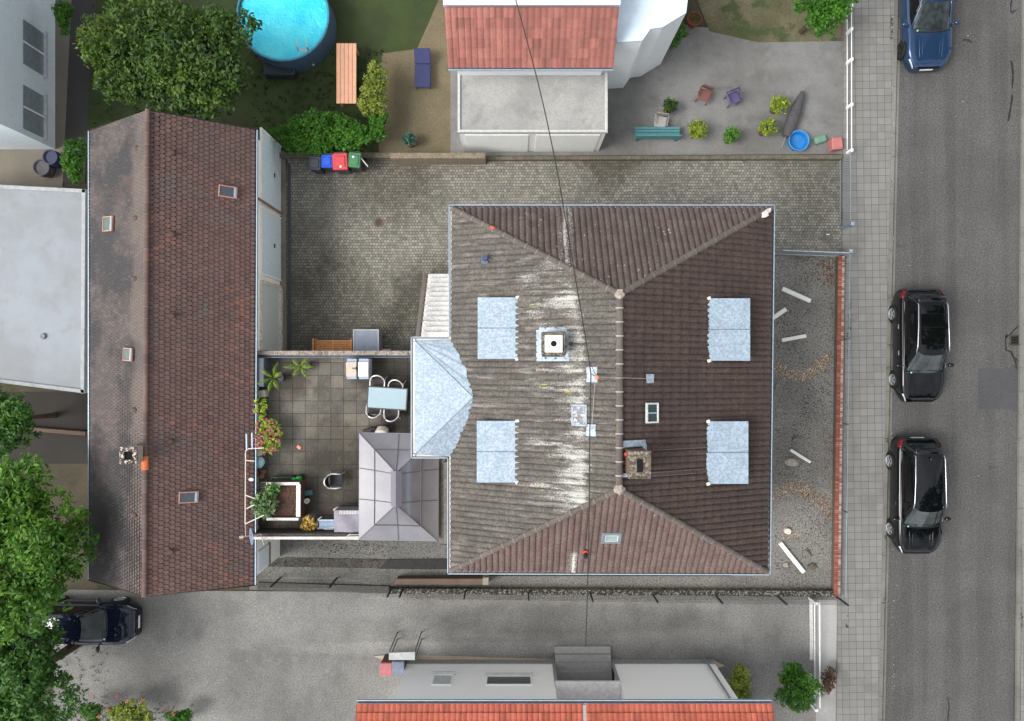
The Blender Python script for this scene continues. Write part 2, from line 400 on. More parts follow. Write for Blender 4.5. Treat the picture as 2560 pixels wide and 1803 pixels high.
sheet('courtyard_paving', [(645, 354), (1899, 348), (1893, 571), (1640, 573), (1100, 805), (600, 805)], .006, m_cobble)
sheet('garden_soil', [(120, -60), (1000, -60), (1000, 352), (600, 352), (180, 352), (180, 420)], .003, m_lawn)
sheet('tan_path', [(858, 120), (935, 110), (1010, -60), (1010, 352), (850, 352), (846, 200)], .008, ground_mat('tan_gravel', (128, 116, 92), (108, 100, 78), speck=.5, fine=22, moss=(1.2, .6, (92, 100, 52))))
sheet('dark_path', [(163, -60), (222, -60), (205, 90), (190, 410), (140, 410)], .007, ground_mat('dark_asphalt', (76, 74, 72), (66, 64, 62), speck=.3))
sheet('tan_strip', [(118, -60), (163, -60), (140, 420), (0, 420), (-60, 300)], .008, ground_mat('tan_concrete', (138, 130, 118), (124, 117, 106), speck=.3))
sheet('north_yard_concrete', [(1000, -60), (1560, 60), (1900, 85), (1898, 346), (1000, 350)], .004, m_court_n)
sheet('dry_grass', [(1540, -60), (1902, -60), (1901, 92), (1700, 95), (1590, 70)], .010, ground_mat('dry_grass', (122, 114, 92), (84, 84, 52), speck=.5, fine=16, moss=(1.0, .5, (58, 76, 34))))
sheet('front_yard', [(1640, 571), (1893, 571), (1888, 1346), (900, 1346), (900, 1292), (1640, 1292)], .006, m_yard)
sheet('side_strip', [(560, 1150), (1010, 1150), (1010, 1292), (900, 1292), (900, 1322), (560, 1322)], .010, m_strip)
sheet('driveway', [(120, 1322), (1835, 1336), (1840, 1900), (120, 1900)], .004, m_drive)
sheet('driveway_apron', [(1824, 1346), (1884, 1346), (1878, 1900), (1836, 1900)], .008, ground_mat('light_pavers', (176, 175, 172), (150, 149, 146), speck=.3))
sheet('rear_lane', [(-60, 880), (196, 880), (196, 1040), (-60, 1040)], .002, ground_mat('rear_ground', (58, 53, 48), (48, 44, 40), speck=.4))
# darker and lighter asphalt bands of the drive
if False: sheet('drive_band', [(860, 1372), (1120, 1362), (1600, 1376), (1818, 1402), (1600, 1424), (1330, 1424), (980, 1404), (840, 1406)], .012, ground_mat('drive_band', (120, 119, 117), (112, 111, 109), speck=.4, fine=26))

# dark sealed cracks in the road
m_tar = plain((38, 38, 38), .7)
def squiggle(pts, w, label):
    b = MB(); q = [D(x, y, .009) for x, y in pts]; out = []
    for i in range(len(q) - 1):
        for k in range(4): out.append(q[i].lerp(q[i + 1], k / 4) + Vector((random.uniform(-.015, .015), random.uniform(-.01, .01), 0)))
    out.append(q[-1]); L = []; Rr = []
    for i, c in enumerate(out):
        t = (out[min(i + 1, len(out) - 1)] - out[max(i - 1, 0)]).normalized(); nn = Vector((-t.y, t.x, 0)); ww = w * random.uniform(.6, 1.3) * (.5 if i in (0, len(out) - 1) else 1)
        L.append(c + nn * ww); Rr.append(c - nn * ww)
    for i in range(len(out) - 1): b.add([L[i], L[i + 1], Rr[i + 1], Rr[i]], [(0, 1, 2, 3)])
    return struct('road_crack_seal', b, m_tar)
squiggle([(2267, 135), (2272, 160), (2270, 200)], .04, ''); squiggle([(2270, 210), (2266, 245), (2260, 274)], .04, '')
squiggle([(2273, -20), (2266, 18), (2267, 30), (2280, 22)], .035, ''); squiggle([(2158, 90), (2168, 89), (2180, 95)], .035, '')
squiggle([(2125, 1562), (2128, 1590), (2124, 1640)], .035, '')
squiggle([(2285, 730), (2262, 752), (2255, 757)], .03, ''); squiggle([(2258, 748), (2254, 765), (2256, 784), (2268, 790), (2276, 810), (2280, 828)], .03, '')
squiggle([(2266, 792), (2278, 806), (2286, 812)], .025, '')
# weed tufts growing in paving joints
m_leafy = None
def leaf_mat(name, c0, c1, c2, tr=.25):
    s = Nt(name); a = s.attr(); n1 = s.noise(3.0, None, 3)
    v = s.math('ADD', s.math('MULTIPLY', a, .75), s.math('MULTIPLY', s.math('SUBTRACT', n1, .38), .9), clamp=True)
    col = s.ramp(v, [(0.0, lin(c0)), (.5, lin(c1)), (1.0, lin(c2))])
    s.b.inputs['Transmission Weight'].default_value = 0
    s.fin(col, .55, 0, .35)
    t = s.n('ShaderNodeBsdfTranslucent'); s.l(col, t.inputs[0]); mxs = s.n('ShaderNodeMixShader'); mxs.inputs[0].default_value = tr
    s.l(s.b.outputs[0], mxs.inputs[1]); s.l(t.outputs[0], mxs.inputs[2]); s.l(mxs.outputs[0], s.out.inputs[0]); return s.m
def leaves(b, c, rad, n, size, up=.35, asp=1.7, flat=.8, rv=None):
    """n leaf blades scattered round c"""
    for _ in range(n):
        d = Vector((random.gauss(0, 1), random.gauss(0, 1), random.gauss(0, 1) * flat)).normalized() * rad * random.random() ** .45
        p = c + d; w = size * random.uniform(.6, 1.25)
        nrm = (Vector((random.uniform(-1, 1), random.uniform(-1, 1), random.uniform(-.2, 1))) + d.normalized() * .6 + Vector((0, 0, up))).normalized()
        t = nrm.orthogonal().normalized(); t = Matrix.Rotation(random.uniform(0, 6.28), 3, nrm) @ t; u = nrm.cross(t)
        a = w * asp * .5; h = w * .5
        b.add([p - t * a, p - u * h * .9 + t * a * .1, p + t * a, p + u * h * .9 + t * a * .1], [(0, 1, 2, 3)], (rv if rv is not None else .5) + random.uniform(-.18, .18))
m_weed = leaf_mat('weed_leaf', (40, 62, 22), (72, 98, 38), (112, 132, 60))
b = MB()
for (x, y, k) in [(1998, 50, 12), (2001, 60, 8), (1999, 80, 9), (1903, 28, 14), (1897, 575, 6), (1905, 690, 10), (1904, 720, 14), (1904, 735, 10), (1903, 760, 8), (1902, 800, 7), (1901, 900, 5), (1899, 1400, 6), (1996, 780, 5), (1990, 990, 8), (1985, 1210, 6), (2292, 1385, 9), (2290, 1400, 7), (1876, 1180, 5), (1877, 1248, 8), (1984, 1346, 8), (1768, 1268, 4)]:
    for _ in range(k):
        c = D(x + random.gauss(0, 1.2), y + random.gauss(0, 9), .13); leaves(b, c, .04, 4, .035)
tag(b.build('weeds', m_weed), 'small green weeds in the pavement joints along wall and kerb', 'weeds', kind='stuff')

# ================================================================ ROOFS
def slope_roof(b, A, B, C, Dp, rib=.2, ribh=.042, course=.335, lip=.028, samples=8, tiles=1.5, phase=0.0, over=0.0):
    """ribbed tile slope: eave A->B, top C (above A) -> Dp (above B)"""
    A, B, C, Dp = map(Vector, (A, B, C, Dp)); U = (B - A); L = U.length; U.normalize()
    mid = (C + Dp) / 2 - A; V = (mid - U * mid.dot(U)); V.normalize(); Nn = U.cross(V)
    if Nn.z < 0: Nn = -Nn
    uC, vC = (C - A).dot(U), (C - A).dot(V); uD, vD = (Dp - A).dot(U), (Dp - A).dot(V); Vm = (vC + vD) / 2
    def vmax(u):
        if u < uC: return Vm * u / uC if uC > 1e-6 else Vm
        if u > uD: return Vm * (L - u) / (L - uD) if L - uD > 1e-6 else Vm
        return Vm
    nu = int(L / (rib / samples)) + 1; nc = int(Vm / course) + 1
    pts = []; cols = []
    for i in range(nu + 1):
        u = L * i / nu; t = ((u + phase) / rib) % 1.0; h = ribh * abs(math.sin(math.pi * t)) ** .55; vm = vmax(u); col = []
        for j in range(nc):
            for (v, lf) in ((j * course, lip), ((j + 1) * course, 0.0)):
                vv = min(v, vm); col.append(A + U * u + V * vv + Nn * (h + lf + random.uniform(0, .003)))
        cols.append(col)
    m = 2 * nc; rowrnd = {}
    for i in range(nu):
        if max(vmax(L * i / nu), vmax(L * (i + 1) / nu)) <= 0: continue
        for j in range(m - 1):
            vlow = (j // 2) * course if j % 2 == 0 else (j // 2 + 1) * course
            if vlow > max(vmax(L * i / nu), vmax(L * (i + 1) / nu)): break
            key = (int((L * i / nu + phase) / (rib * tiles)), (j + 1) // 2 if j % 2 else j // 2)
            rv = rowrnd.setdefault(key, random.random())
            b.add([cols[i][j], cols[i + 1][j], cols[i + 1][j + 1], cols[i][j + 1]], [(0, 1, 2, 3)], rv)
    return Nn
def beaver_roof(b, A, B, C, Dp, tw=.19, ex=.2, base=True):
    """plain tiles with rounded ends: eave A->B, ridge C->Dp"""
    A, B, C, Dp = map(Vector, (A, B, C, Dp)); U = (B - A); L = U.length; U.normalize()
    mid = (C + Dp) / 2 - A; V = (mid - U * mid.dot(U)); Vm = V.length; V.normalize(); Nn = U.cross(V)
    if Nn.z < 0: Nn = -Nn
    # verge positions at the top differ slightly from the eave
    u0t, u1t = (C - A).dot(U), (Dp - A).dot(U)
    rows = int(Vm / ex); ex = Vm / rows
    for j in range(rows + 0):
        v0 = j * ex - .02; f = j / rows; ua, ub = u0t * f, L + (u1t - L) * f; nt = int(round((ub - ua) / tw)); w = (ub - ua) / nt; off = .5 * w if j % 2 else 0
        for i in range(nt + (1 if j % 2 else 0)):
            a0 = ua + i * w - off + .006; a1 = a0 + w - .012; a0 = max(a0, ua); a1 = min(a1, ub)
            if a1 - a0 < .03: continue
            c = (a0 + a1) / 2; hw = (a1 - a0) / 2; jz = random.uniform(0, .008); v = v0 + random.uniform(-.006, .006); rr = ex * .42
            pr = [(a0, v + rr), (a0 + hw * .18, v + rr * .42), (a0 + hw * .55, v + rr * .08), (c, v), (a1 - hw * .55, v + rr * .08), (a1 - hw * .18, v + rr * .42), (a1, v + rr)]
            pts = []
            top = v + ex * 1.25
            for (uu, vv) in pr: pts.append(A + U * uu + V * vv + Nn * (.032 + jz - (vv - v) * .12))
            for (uu, vv) in ((a1, top), (a0, top)): pts.append(A + U * uu + V * vv + Nn * (.002 + jz * .3))
            lowp = [A + U * uu + V * vv + Nn * (.012) for (uu, vv) in pr]
            k = len(pts); rv = random.random()
            b.add(pts + lowp, [tuple(range(9))] + [(q + 1, q, 9 + q, 9 + q + 1) for q in range(6)], rv)
    return Nn
def ridge_caps(b, P, Q, r=.12, seg=.43, lift=.02, mort=None):
    P, Q = Vector(P), Vector(Q); d = Q - P; L = d.length; n = max(1, int(round(L / seg))); t = d.normalized()
    side = t.cross(Vector((0, 0, 1))).normalized(); up = side.cross(t)
    if up.z < 0: up = -up
    for i in range(n):
        a, c = P + t * (L * i / n), P + t * (L * (i + 1) / n + .03); vs = []; rr0, rr1 = r * 1.08, r * .94; rv = random.random()
        for (p, rr) in ((a, rr0), (c, rr1)):
            for k in range(9):
                an = math.pi * k / 8; vs.append(p + side * (rr * math.cos(an)) + up * (rr * .8 * math.sin(an) + lift - .03))
        b.k = 0; b.add(vs, [(k, k + 1, 10 + k, 9 + k) for k in range(8)], rv)
        if mort is not None:
            b.k = 1; vs = []
            for dd in (-.014, .014):
                for k in range(9):
                    an = math.pi * k / 8; vs.append(a + t * dd + side * ((rr0 + .008) * math.cos(an)) + up * ((rr0 + .008) * .8 * math.sin(an) + lift - .03))
            b.add(vs, [(k, k + 1, 10 + k, 9 + k) for k in range(8)])
            b.k = 0

def tile_mat(name, c_lo, c_mid, c_hi, speck, speck_c, fine=28, droppings=None, patch=None, patches=(), lichen=None, row=1.0):
    s = Nt(name); a = s.attr(); n1 = s.noise(1.3, None, 5, .6)
    v = s.math('ADD', s.math('MULTIPLY', a, .5 * row), s.math('MULTIPLY', n1, 1 - .5 * row))
    col = s.ramp(v, [(.2, lin(c_lo)), (.5, lin(c_mid)), (.8, lin(c_hi))])
    for (sc, lo, hi, c, amt, loc) in patches:
        col = s.mix(s.math('MULTIPLY', s.rng(s.noise(sc, s.mapv(loc=loc), 6, .62), lo, hi), amt), col, lin(c))
    g = s.noise(fine, None, 3, .72)
    col = s.mix(s.math('MULTIPLY', s.rng(g, .44, .6), speck), col, lin(speck_c))
    if lichen:
        g2 = s.noise(lichen[0], s.mapv(loc=(3, 3, 3)), 3, .7); g3 = s.noise(.8, s.mapv(loc=(7, 1, 3)), 3)
        col = s.mix(s.rng(s.math('ADD', g2, s.math('MULTIPLY', s.math('SUBTRACT', g3, .5), .25)), lichen[1], lichen[1] + .03), col, lin(lichen[2]))
    if droppings:
        X, Y, Z = s.sep(); ax, stx, sty, gain = droppings
        x0 = s.math('ADD', 1.72, s.math('MULTIPLY', s.rng(Y, 2.9, 0.2, 0, 1), .42))
        if ax == 'S': x0 = s.math('ADD', s.math('MULTIPLY', Y, 0), 2.02)
        d = s.math('SUBTRACT', x0, X)
        st = s.noise(1.0, s.mapv(scale=(stx, sty, 1)), 3, .6); fn = s.noise(24, None, 3, .85)
        if ax == 'W':
            m = s.math('SUBTRACT', s.math('MULTIPLY', s.math('SUBTRACT', st, .36), 6.4), s.math('MULTIPLY', s.math('MAXIMUM', d, 0), .95))
            m = s.math('SUBTRACT', m, s.math('MULTIPLY', s.math('MAXIMUM', s.math('MULTIPLY', d, -1), 0), 5.5))
            m = s.math('MULTIPLY', s.math('ADD', m, s.math('MULTIPLY', s.math('SUBTRACT', fn, .56), 6.0)), 1)
            yfade = s.math('MULTIPLY', s.rng(Y, -5.4, -4.6), s.rng(Y, 3.6, 2.9)); msk = s.math('MULTIPLY', s.rng(m, -.2, 1.2), yfade)
        else:
            m = s.math('SUBTRACT', .62, s.math('MULTIPLY', s.math('ABSOLUTE', d), gain))
            m = s.math('ADD', m, s.math('MULTIPLY', s.math('SUBTRACT', fn, .56), 4.5)); m = s.math('ADD', m, s.math('MULTIPLY', s.math('SUBTRACT', st, .5), 2.0))
            msk = s.rng(m, .1, .5)
            if ax == 'S': msk = s.math('MULTIPLY', msk, s.rng(Y, -6.15, -6.35))
        col = s.mix(s.math('MULTIPLY', msk, .9), col, lin((192, 192, 186)))
        if ax == 'W':
            sk = s.noise(1.0, s.mapv(scale=(.8, 5.2, 1), loc=(7, 1, 0)), 4, .65); col = s.mix(s.math('MULTIPLY', s.rng(s.math('ADD', sk, s.math('MULTIPLY', s.math('SUBTRACT', fn, .5), .3)), .56, .68), .5), col, lin((160, 156, 148))); sk = s.noise(1.0, s.mapv(scale=(1.2, 5.2, 1), loc=(1, 9, 0)), 4, .65); col = s.mix(s.math('MULTIPLY', s.rng(sk, .56, .68), .5), col, lin((78, 70, 66)))
            ye = s.math('MULTIPLY', s.rng(s.noise(1, s.mapv(scale=(1.1, 6, 1), loc=(4, 3.3, 0)), 3), .66, .70), s.rng(s.math('ABSOLUTE', s.math('SUBTRACT', d, .8)), .2, .9, 1, 0))
            col = s.mix(s.math('MULTIPLY', ye, .8), col, lin((180, 174, 70)))
    s.bump(g, .4, .012)
    return s.fin(col, .9)

# ---------------------------------------------------------------- MAIN HOUSE
ZE = 6.0; ZR = 8.35
def E(x, y, z=ZE): return D(x, y, z)
cNW, cNE, cSE, cSW = E(1006, 459), E(1738, 459), E(1728, 1290), E(1003, 1288)
gi = .13   # gutter width
rNW, rNE, rSE, rSW = cNW + Vector((gi, -gi, 0)), cNE + Vector((-gi, -gi, 0)), cSE + Vector((-gi, gi, 0)), cSW + Vector((gi, gi, 0))
RN, RS = D(1389, 660, ZR), D(1388, 1097, ZR)
house = thing('hipped_house', 'large central house with a hipped brown ribbed tile roof and grey ridge caps', 'house', (3.3, -1.0, 0))
m_render = plain((214, 210, 200), .9, var=.05, scale=2, dirt=.3)
m_concrete = plain((150, 146, 136), .9, var=.14, scale=3, dirt=.35, grain=30)
wx0, wx1, wy0, wy1 = cSW.x + .45, cSE.x - .45, cSW.y + .45, cNW.y - .45
b = MB(); b.box((wx0, wy0, 0), (wx1, wy1, 5.9)); b.box((cSW.x + .06, cSW.y + .06, 5.88), (cSE.x - .04, cNW.y - .06, 5.96)); b.build('wall', m_render, house)
mW = tile_mat('tiles_west', (92, 87, 82), (109, 104, 98), (126, 121, 114), .7, (74, 69, 65), 14, row=.55, droppings=('W', .7, 4.6, 1),
              patches=[(.8, .5, .64, (120, 117, 106), .55, (0, 0, 0)), (2.6, .57, .66, (82, 72, 67), .6, (3, 3, 0)), (5, .62, .7, (150, 140, 128), .5, (5, 3, 0))], lichen=(7, .73, (196, 192, 184)))
mE = tile_mat('tiles_east', (76, 62, 56), (85, 70, 64), (96, 80, 73), .75, (52, 42, 38), 14, patches=[(.7, .52, .66, (70, 62, 56), .5, (2, 0, 0))], lichen=(5, .765, (190, 186, 180)), row=.5)
mN = tile_mat('tiles_north', (88, 75, 70), (104, 90, 85), (118, 106, 99), .6, (72, 62, 58), 15, droppings=('N', 3.5, .5, 2.3), patches=[(.9, .52, .64, (108, 104, 94), .5, (1, 0, 0))], lichen=(8, .68, (200, 196, 188)), row=.6)
mS = tile_mat('tiles_south', (96, 80, 75), (114, 96, 90), (126, 108, 101), .65, (80, 65, 61), 14, droppings=('S', 5.0, .8, 3.6), lichen=(7, .73, (196, 192, 184)), row=.5)
def W3(p): return tuple(p)
roof = MB()
roof.k = 0; nW = slope_roof(roof, rNW, rSW, RN, RS, phase=.05, ribh=.062, rib=.19, tiles=1)
roof.k = 1; nE = slope_roof(roof, rSE, rNE, RS, RN, ribh=.06)
roof.k = 2; nN = slope_roof(roof, rNE, rNW, RN, RN, ribh=.062)
roof.k = 3; nS = slope_roof(roof, rSW, rSE, RS, RS, ribh=.062)
roof_o = roof.build('roof', [mW, mE, mN, mS], house)
m_cap = tile_mat('ridge_caps', (96, 88, 82), (110, 101, 95), (124, 115, 108), .55, (80, 72, 68), 16, row=.5)
m_mortar = plain((188, 184, 177), .9, var=.1, scale=14)
m_mortar2 = plain((140, 132, 124), .9, var=.1, scale=14)
up = Vector((0, 0, .06))
b = MB(); ridge_caps(b, RS + up, RN + up, .105, .43, mort=1)
b.build('ridge_cap', [m_cap, m_mortar], roof_o)
for (P, Q) in ((rNW, RN), (rNE, RN), (rSE, RS), (rSW, RS)):
    b = MB(); ridge_caps(b, P + up * .8, Q + up, .092, .43, mort=1); b.build('ridge_cap', [m_cap, m_mortar2], roof_o, label='sloping hip ridge of overlapping caps')
for p in (RN, RS): b = MB(); b.ball(p + Vector((0, 0, .1)), .15, 12, 6, (1, 1, .5), .25); b.build('ridge_mortar', plain((160, 150, 140), .9, var=.25, scale=14), roof_o)
b = MB()
for p, sc in ((D(1716, 480, 6.3), .13), (D(1722, 473, 6.2), .1), (D(1102, 510, 6.75), .0)):
    if sc: b.ball(p, sc, 10, 6, (1.1, .8, .5), .3, .8)
b.build('mortar_patch', plain((214, 204, 196), .9, var=.15, scale=14), roof_o)
b = MB(); b.ball(D(1105, 511, 6.72), .07, 8, 5, (1.3, .8, .5), .2, -.5); b.build('broken_tile', plain((232, 96, 60), .8), roof_o, label='bright orange broken tile edge')
# gutters
m_zinc = plain((172, 188, 200), .45, .3, var=.08, scale=5)
m_zincdark = plain((112, 128, 148), .7, .1, var=.3, scale=16, grain=22)
def gutter(parent, pts, w=.13, z=None, closed=False, lab=None, inside=m_zincdark):
    """pts: outer lip corner points; the channel lies to the left of the walking direction"""
    lip = MB(); ch = MB(); n = len(pts)
    segs = [(pts[i], pts[(i + 1) % n]) for i in range(n if closed else n - 1)]
    for (p, q) in segs:
        t = (q - p).normalized(); s_ = Vector((-t.y, t.x, 0))
        lip.add([p, q, q + s_ * .03, p + s_ * .03, p - Vector((0, 0, .1)), q - Vector((0, 0, .1)), q + s_ * .03 - Vector((0, 0, .1)), p + s_ * .03 - Vector((0, 0, .1))],
                [(0, 1, 2, 3), (4, 7, 6, 5), (0, 4, 5, 1), (2, 6, 7, 3), (0, 3, 7, 4), (1, 5, 6, 2)])
        prof = [(.03, -.02), (.045, -.075), (.08, -.095), (.115, -.075), (w + .03, -.01)]; vs = []
        for (d, zz) in prof: vs += [p + s_ * d + Vector((0, 0, zz)), q + s_ * d + Vector((0, 0, zz))]
        ch.add(vs, [(2 * k, 2 * k + 1, 2 * k + 3, 2 * k + 2) for k in range(4)])
    o = lip.build('gutter', m_zinc, parent, label=lab); ch.build('channel', inside, o); return o
bNW, bSW, bNE, bSE = E(921, 755), E(921, 1028), E(1004, 755), E(1002, 1028)
gutter(house, [cNW, Vector((cNW.x, bNW.y, ZE))])
gutter(house, [Vector((cNW.x, bNW.y, ZE)), bNW, bSW, Vector((cSW.x, bSW.y, ZE))], lab='gutter round the zinc bay')
gutter(house, [Vector((cSW.x, bSW.y, ZE)), cSW]); gutter(house, [cSW, cSE]); gutter(house, [cSE, cNE]); gutter(house, [cNE, cNW])
# zinc roofed bay on the west side
m_felt = None
def felt(name, c, g=.45):
    s = Nt(name); col = s.mix(s.rng(s.noise(2.5, None, 5), .3, .7), lin(c), lin(tuple(v * .93 for v in c)))
    gg = s.noise(12, None, 3, .8); col = s.mix(s.math('MULTIPLY', s.rng(gg, .44, .56), g), col, lin(tuple(v * .70 for v in c)))
    s.bump(gg, .2, .01); return s.fin(col, .6, .0)
m_felt = felt('speckled_zinc', (172, 188, 201), .5); m_felt2 = felt('speckled_zinc_grey', (156, 171, 184), .6)
bay = MB()
SLW = (ZR - ZE) / (RN.x - rNW.x)
def zroofW(x): return ZE + (x - rNW.x) * SLW
apex = D(1061, 891, zroofW(-1.27) + .09); i1 = .14
a0 = bNW + Vector((i1, -i1, .02)); a1 = bSW + Vector((i1, i1, .02))
def onroof(x, y, dz=.08):
    z = 6.2
    for _ in range(4): z = zroofW(D(x, y, z).x) + dz
    return D(x, y, z)
north = [onroof(1012, 763), onroof(1021, 782), onroof(1030, 795), onroof(1035, 812), onroof(1046, 826), onroof(1047, 848), onroof(1057, 866)]
south = [onroof(1057, 915), onroof(1050, 938), onroof(1040, 962), onroof(1030, 985), onroof(1020, 1008), onroof(1007, 1024)]
bay.k = 0; bay.add([a0, apex, a1], [(0, 2, 1)])
bay.k = 0
vs = [a0] + north + [apex]; bay.add(vs, [(0, i + 1, i) for i in range(1, len(vs) - 1)])
bay.k = 1; vs = [a1, apex] + south; bay.add(vs, [(0, i + 1, i) for i in range(1, len(vs) - 1)])
bo = bay.build('bay_roof', [m_felt, m_felt2], house, label='pale speckled zinc roof over the west bay', solid=.03)
b = MB()
for a in (a0, a1): b.tube([a + Vector((0, 0, .012)), apex + Vector((0, 0, .012))], .014, 5)
b.build('seam', plain((140, 154, 168), .6), bo)
b = MB(); b.box((bNW.x + .3, bSW.y + .3, 0), (wx0 + .05, bNW.y - .3, 5.9)); b.box((bNW.x + .06, bSW.y + .06, 5.88), (cNW.x + .2, bNW.y - .06, 5.965)); b.build('bay_wall', m_render, house)
# four flat dormers
def dormer(parent, x0, x1, y0, y1, side, lab):
    """picture rectangle of the flat zinc roof; side -1 west slope, +1 east slope"""
    def zr(x): return ZE + (x - rNW.x) * SLW if side < 0 else ZE + (rNE.x - x) * ((ZR - ZE) / (rNE.x - RN.x))
    inner = x1 if side < 0 else x0; outer = x0 if side < 0 else x1
    zi = 7.0
    for _ in range(5): zi = zr(D(inner, (y0 + y1) / 2, zi).x) + .07
    zo = zi - .18
    ws = []; nseg = 60; pin = []
    for k in range(nseg + 1):
        y = y0 + (y1 - y0) * k / nseg; wv = (3.4 * abs(math.sin(math.pi * (y - y0) / 11.5 + .6)) ** .7 + random.uniform(-.9, .9)) + 1.5 * math.sin(k * .19) - 4 * (abs(k / nseg - .5) * 2) ** 3
        pin.append(D(inner + (wv if side < 0 else -wv), y, zi))
    o0, o1 = D(outer, y0, zo), D(outer, y1, zo)
    b = MB(); vs = [o0] + pin + [o1]; top = len(vs)
    ctr = sum(vs, Vector()) / top
    mid0 = [o0.lerp(o1, k / nseg) for k in range(nseg + 1)]
    pts = []
    for k in range(nseg + 1):
        for f in range(7):
            p = mid0[k].lerp(pin[k], f / 6); p.z += random.uniform(-.004, .004) + (.012 if k == nseg // 2 else 0); pts.append(p)
    b.grid(pts, 7, nseg + 1)
    if side < 0: b.f = [f[::-1] for f in b.f]
    ro = b.build('dormer_roof', m_felt, parent, label=lab, solid=.04)
    sm = MB(); k = nseg // 2; sm.tube([mid0[k].lerp(pin[k], f / 6) + Vector((0, 0, .014)) for f in range(7)], .009, 4); sm.build('seam', m_zincdark, ro)
    # cheeks and front
    w = MB(); ins = .06; ya, yb = max(o0.y, o1.y) - ins, min(o0.y, o1.y) + ins; xo = o0.x + (ins + .06) * (-side) ; xi = pin[nseg // 2].x
    zlo = zr(xo) - .1
    for (yy0, yy1) in ((ya, ya - .08), (yb + .08, yb)):
        w.add([(xo, yy0, zlo), (xi, yy0, zi - .12), (xi, yy0, zi - .045), (xo, yy0, zo - .045), (xo, yy1, zlo), (xi, yy1, zi - .12), (xi, yy1, zi - .045), (xo, yy1, zo - .045)],
              [(0, 1, 2, 3), (7, 6, 5, 4), (0, 3, 7, 4), (1, 5, 6, 2), (0, 4, 5, 1), (3, 2, 6, 7)])
    w.box((xo, yb, zlo), (xo - side * .07, ya, zo - .05))
    w.build('dormer_wall', plain((66, 58, 54), .8), ro)
    g_ = MB(); g_.box((xo + side * .012, yb + .2, zlo + .16), (xo, ya - .2, zo - .1)); g_.build('dormer_window', plain((40, 48, 54), .1), ro)
    for q in (pin[0], pin[-1]):
        f = MB(); f.cbox(q + Vector((-.02 * side, 0, .0)), (.12, .1, .05), .3, .01)
        f.build('flashing', plain((206, 204, 196), .7, var=.2, scale=20), ro)
dormer(house, 1071, 1161, 667, 805, -1, 'north-west dormer with flat pale zinc roof')
dormer(house, 1069, 1161, 944, 1082, -1, 'south-west dormer with flat pale zinc roof')
dormer(house, 1590, 1682, 669, 809, 1, 'north-east dormer with flat pale zinc roof')
dormer(house, 1588, 1678, 945, 1085, 1, 'south-east dormer with flat pale zinc roof')
def zany(x, y):
    """height of the main roof at plan point"""
    return min(ZE + (x - rNW.x) * SLW, ZE + (rNE.x - x) * ((ZR - ZE) / (rNE.x - RN.x)), ZE + (rNW.y - y) * ((ZR - ZE) / (rNW.y - RN.y)), ZE + (y - rSW.y) * ((ZR - ZE) / (RS.y - rSW.y)))
def onmain(x, y, dz=.0):
    z = 7.0
    for _ in range(6):
        q = D(x, y, z); z = zany(q.x, q.y) + dz
    return D(x, y, z)
m_lead = plain((160, 172, 184), .55, .2, var=.2, scale=12, dirt=.35)
m_stack = None
def mottled(name, a, c, d):
    s = Nt(name); n1 = s.noise(11, None, 5, .75); n2 = s.noise(3, None, 4)
    col = s.mix(s.rng(n2, .4, .6), lin(a), lin(tuple(v * .8 for v in a))); col = s.mix(s.rng(n1, .5, .56), col, lin(c)); col = s.mix(s.rng(s.noise(11, s.mapv(loc=(4, 4, 4)), 3), .58, .64), col, lin(d))
    s.bump(n1, .6, .02); return s.fin(col, .95)
m_stack = mottled('mottled_slab', (104, 94, 80), (146, 138, 126), (70, 60, 52))
m_black = plain((6, 6, 6), .95, var=0)
m_white = plain((236, 236, 232), .6, var=.03)
# chimney with white cap
c = onmain(1241, 774); ch = thing('chimney', 'mottled chimney stack with square white cap and round black flue', 'chimney', (c.x, c.y, c.z))
zt = c.z + .75; q = D(1241, 771, zt)
b = MB(); b.cbox((q.x, q.y, (zt + c.z - .5) / 2), (.62, .62, zt - c.z + .5), 0, .02); b.build('stack', m_stack, ch)
b = MB(); b.cbox((q.x, q.y, zt + .03), (.74, .7, .07), 0, .02); sl = b.build('slab', m_stack, ch)
b = MB(); b.cbox((q.x, q.y, zt + .10), (.53, .52, .07), 0, .01); cp = b.build('cap', m_white, ch)
b = MB(); b.cyl((q.x, q.y, zt + .1), (q.x, q.y, zt + .139), .09, n=24); b.build('flue', m_black, cp)
b = MB()
for (dx, dy, w, h) in ((-.42, 0, .2, .9), (0, .46, .85, .14), (0, -.46, 1.0, .14), (.42, 0, .12, .8)):
    for k in range(6):
        b = MB() if k == 0 else b; px = q.x + .02 + dx + (w / 6 * (k - 2.5) if w > h else 0); py = q.y + dy + (h / 6 * (k - 2.5) if h >= w else 0); zz = zany(px, py) + .085
        b.cbox((px, py, zz), (w / 6 * 1.1 if w > h else w, h / 6 * 1.1 if h >= w else h, .02), random.uniform(-.05, .05), .004, ry=-.42)
    b.build('flashing', m_lead, ch)
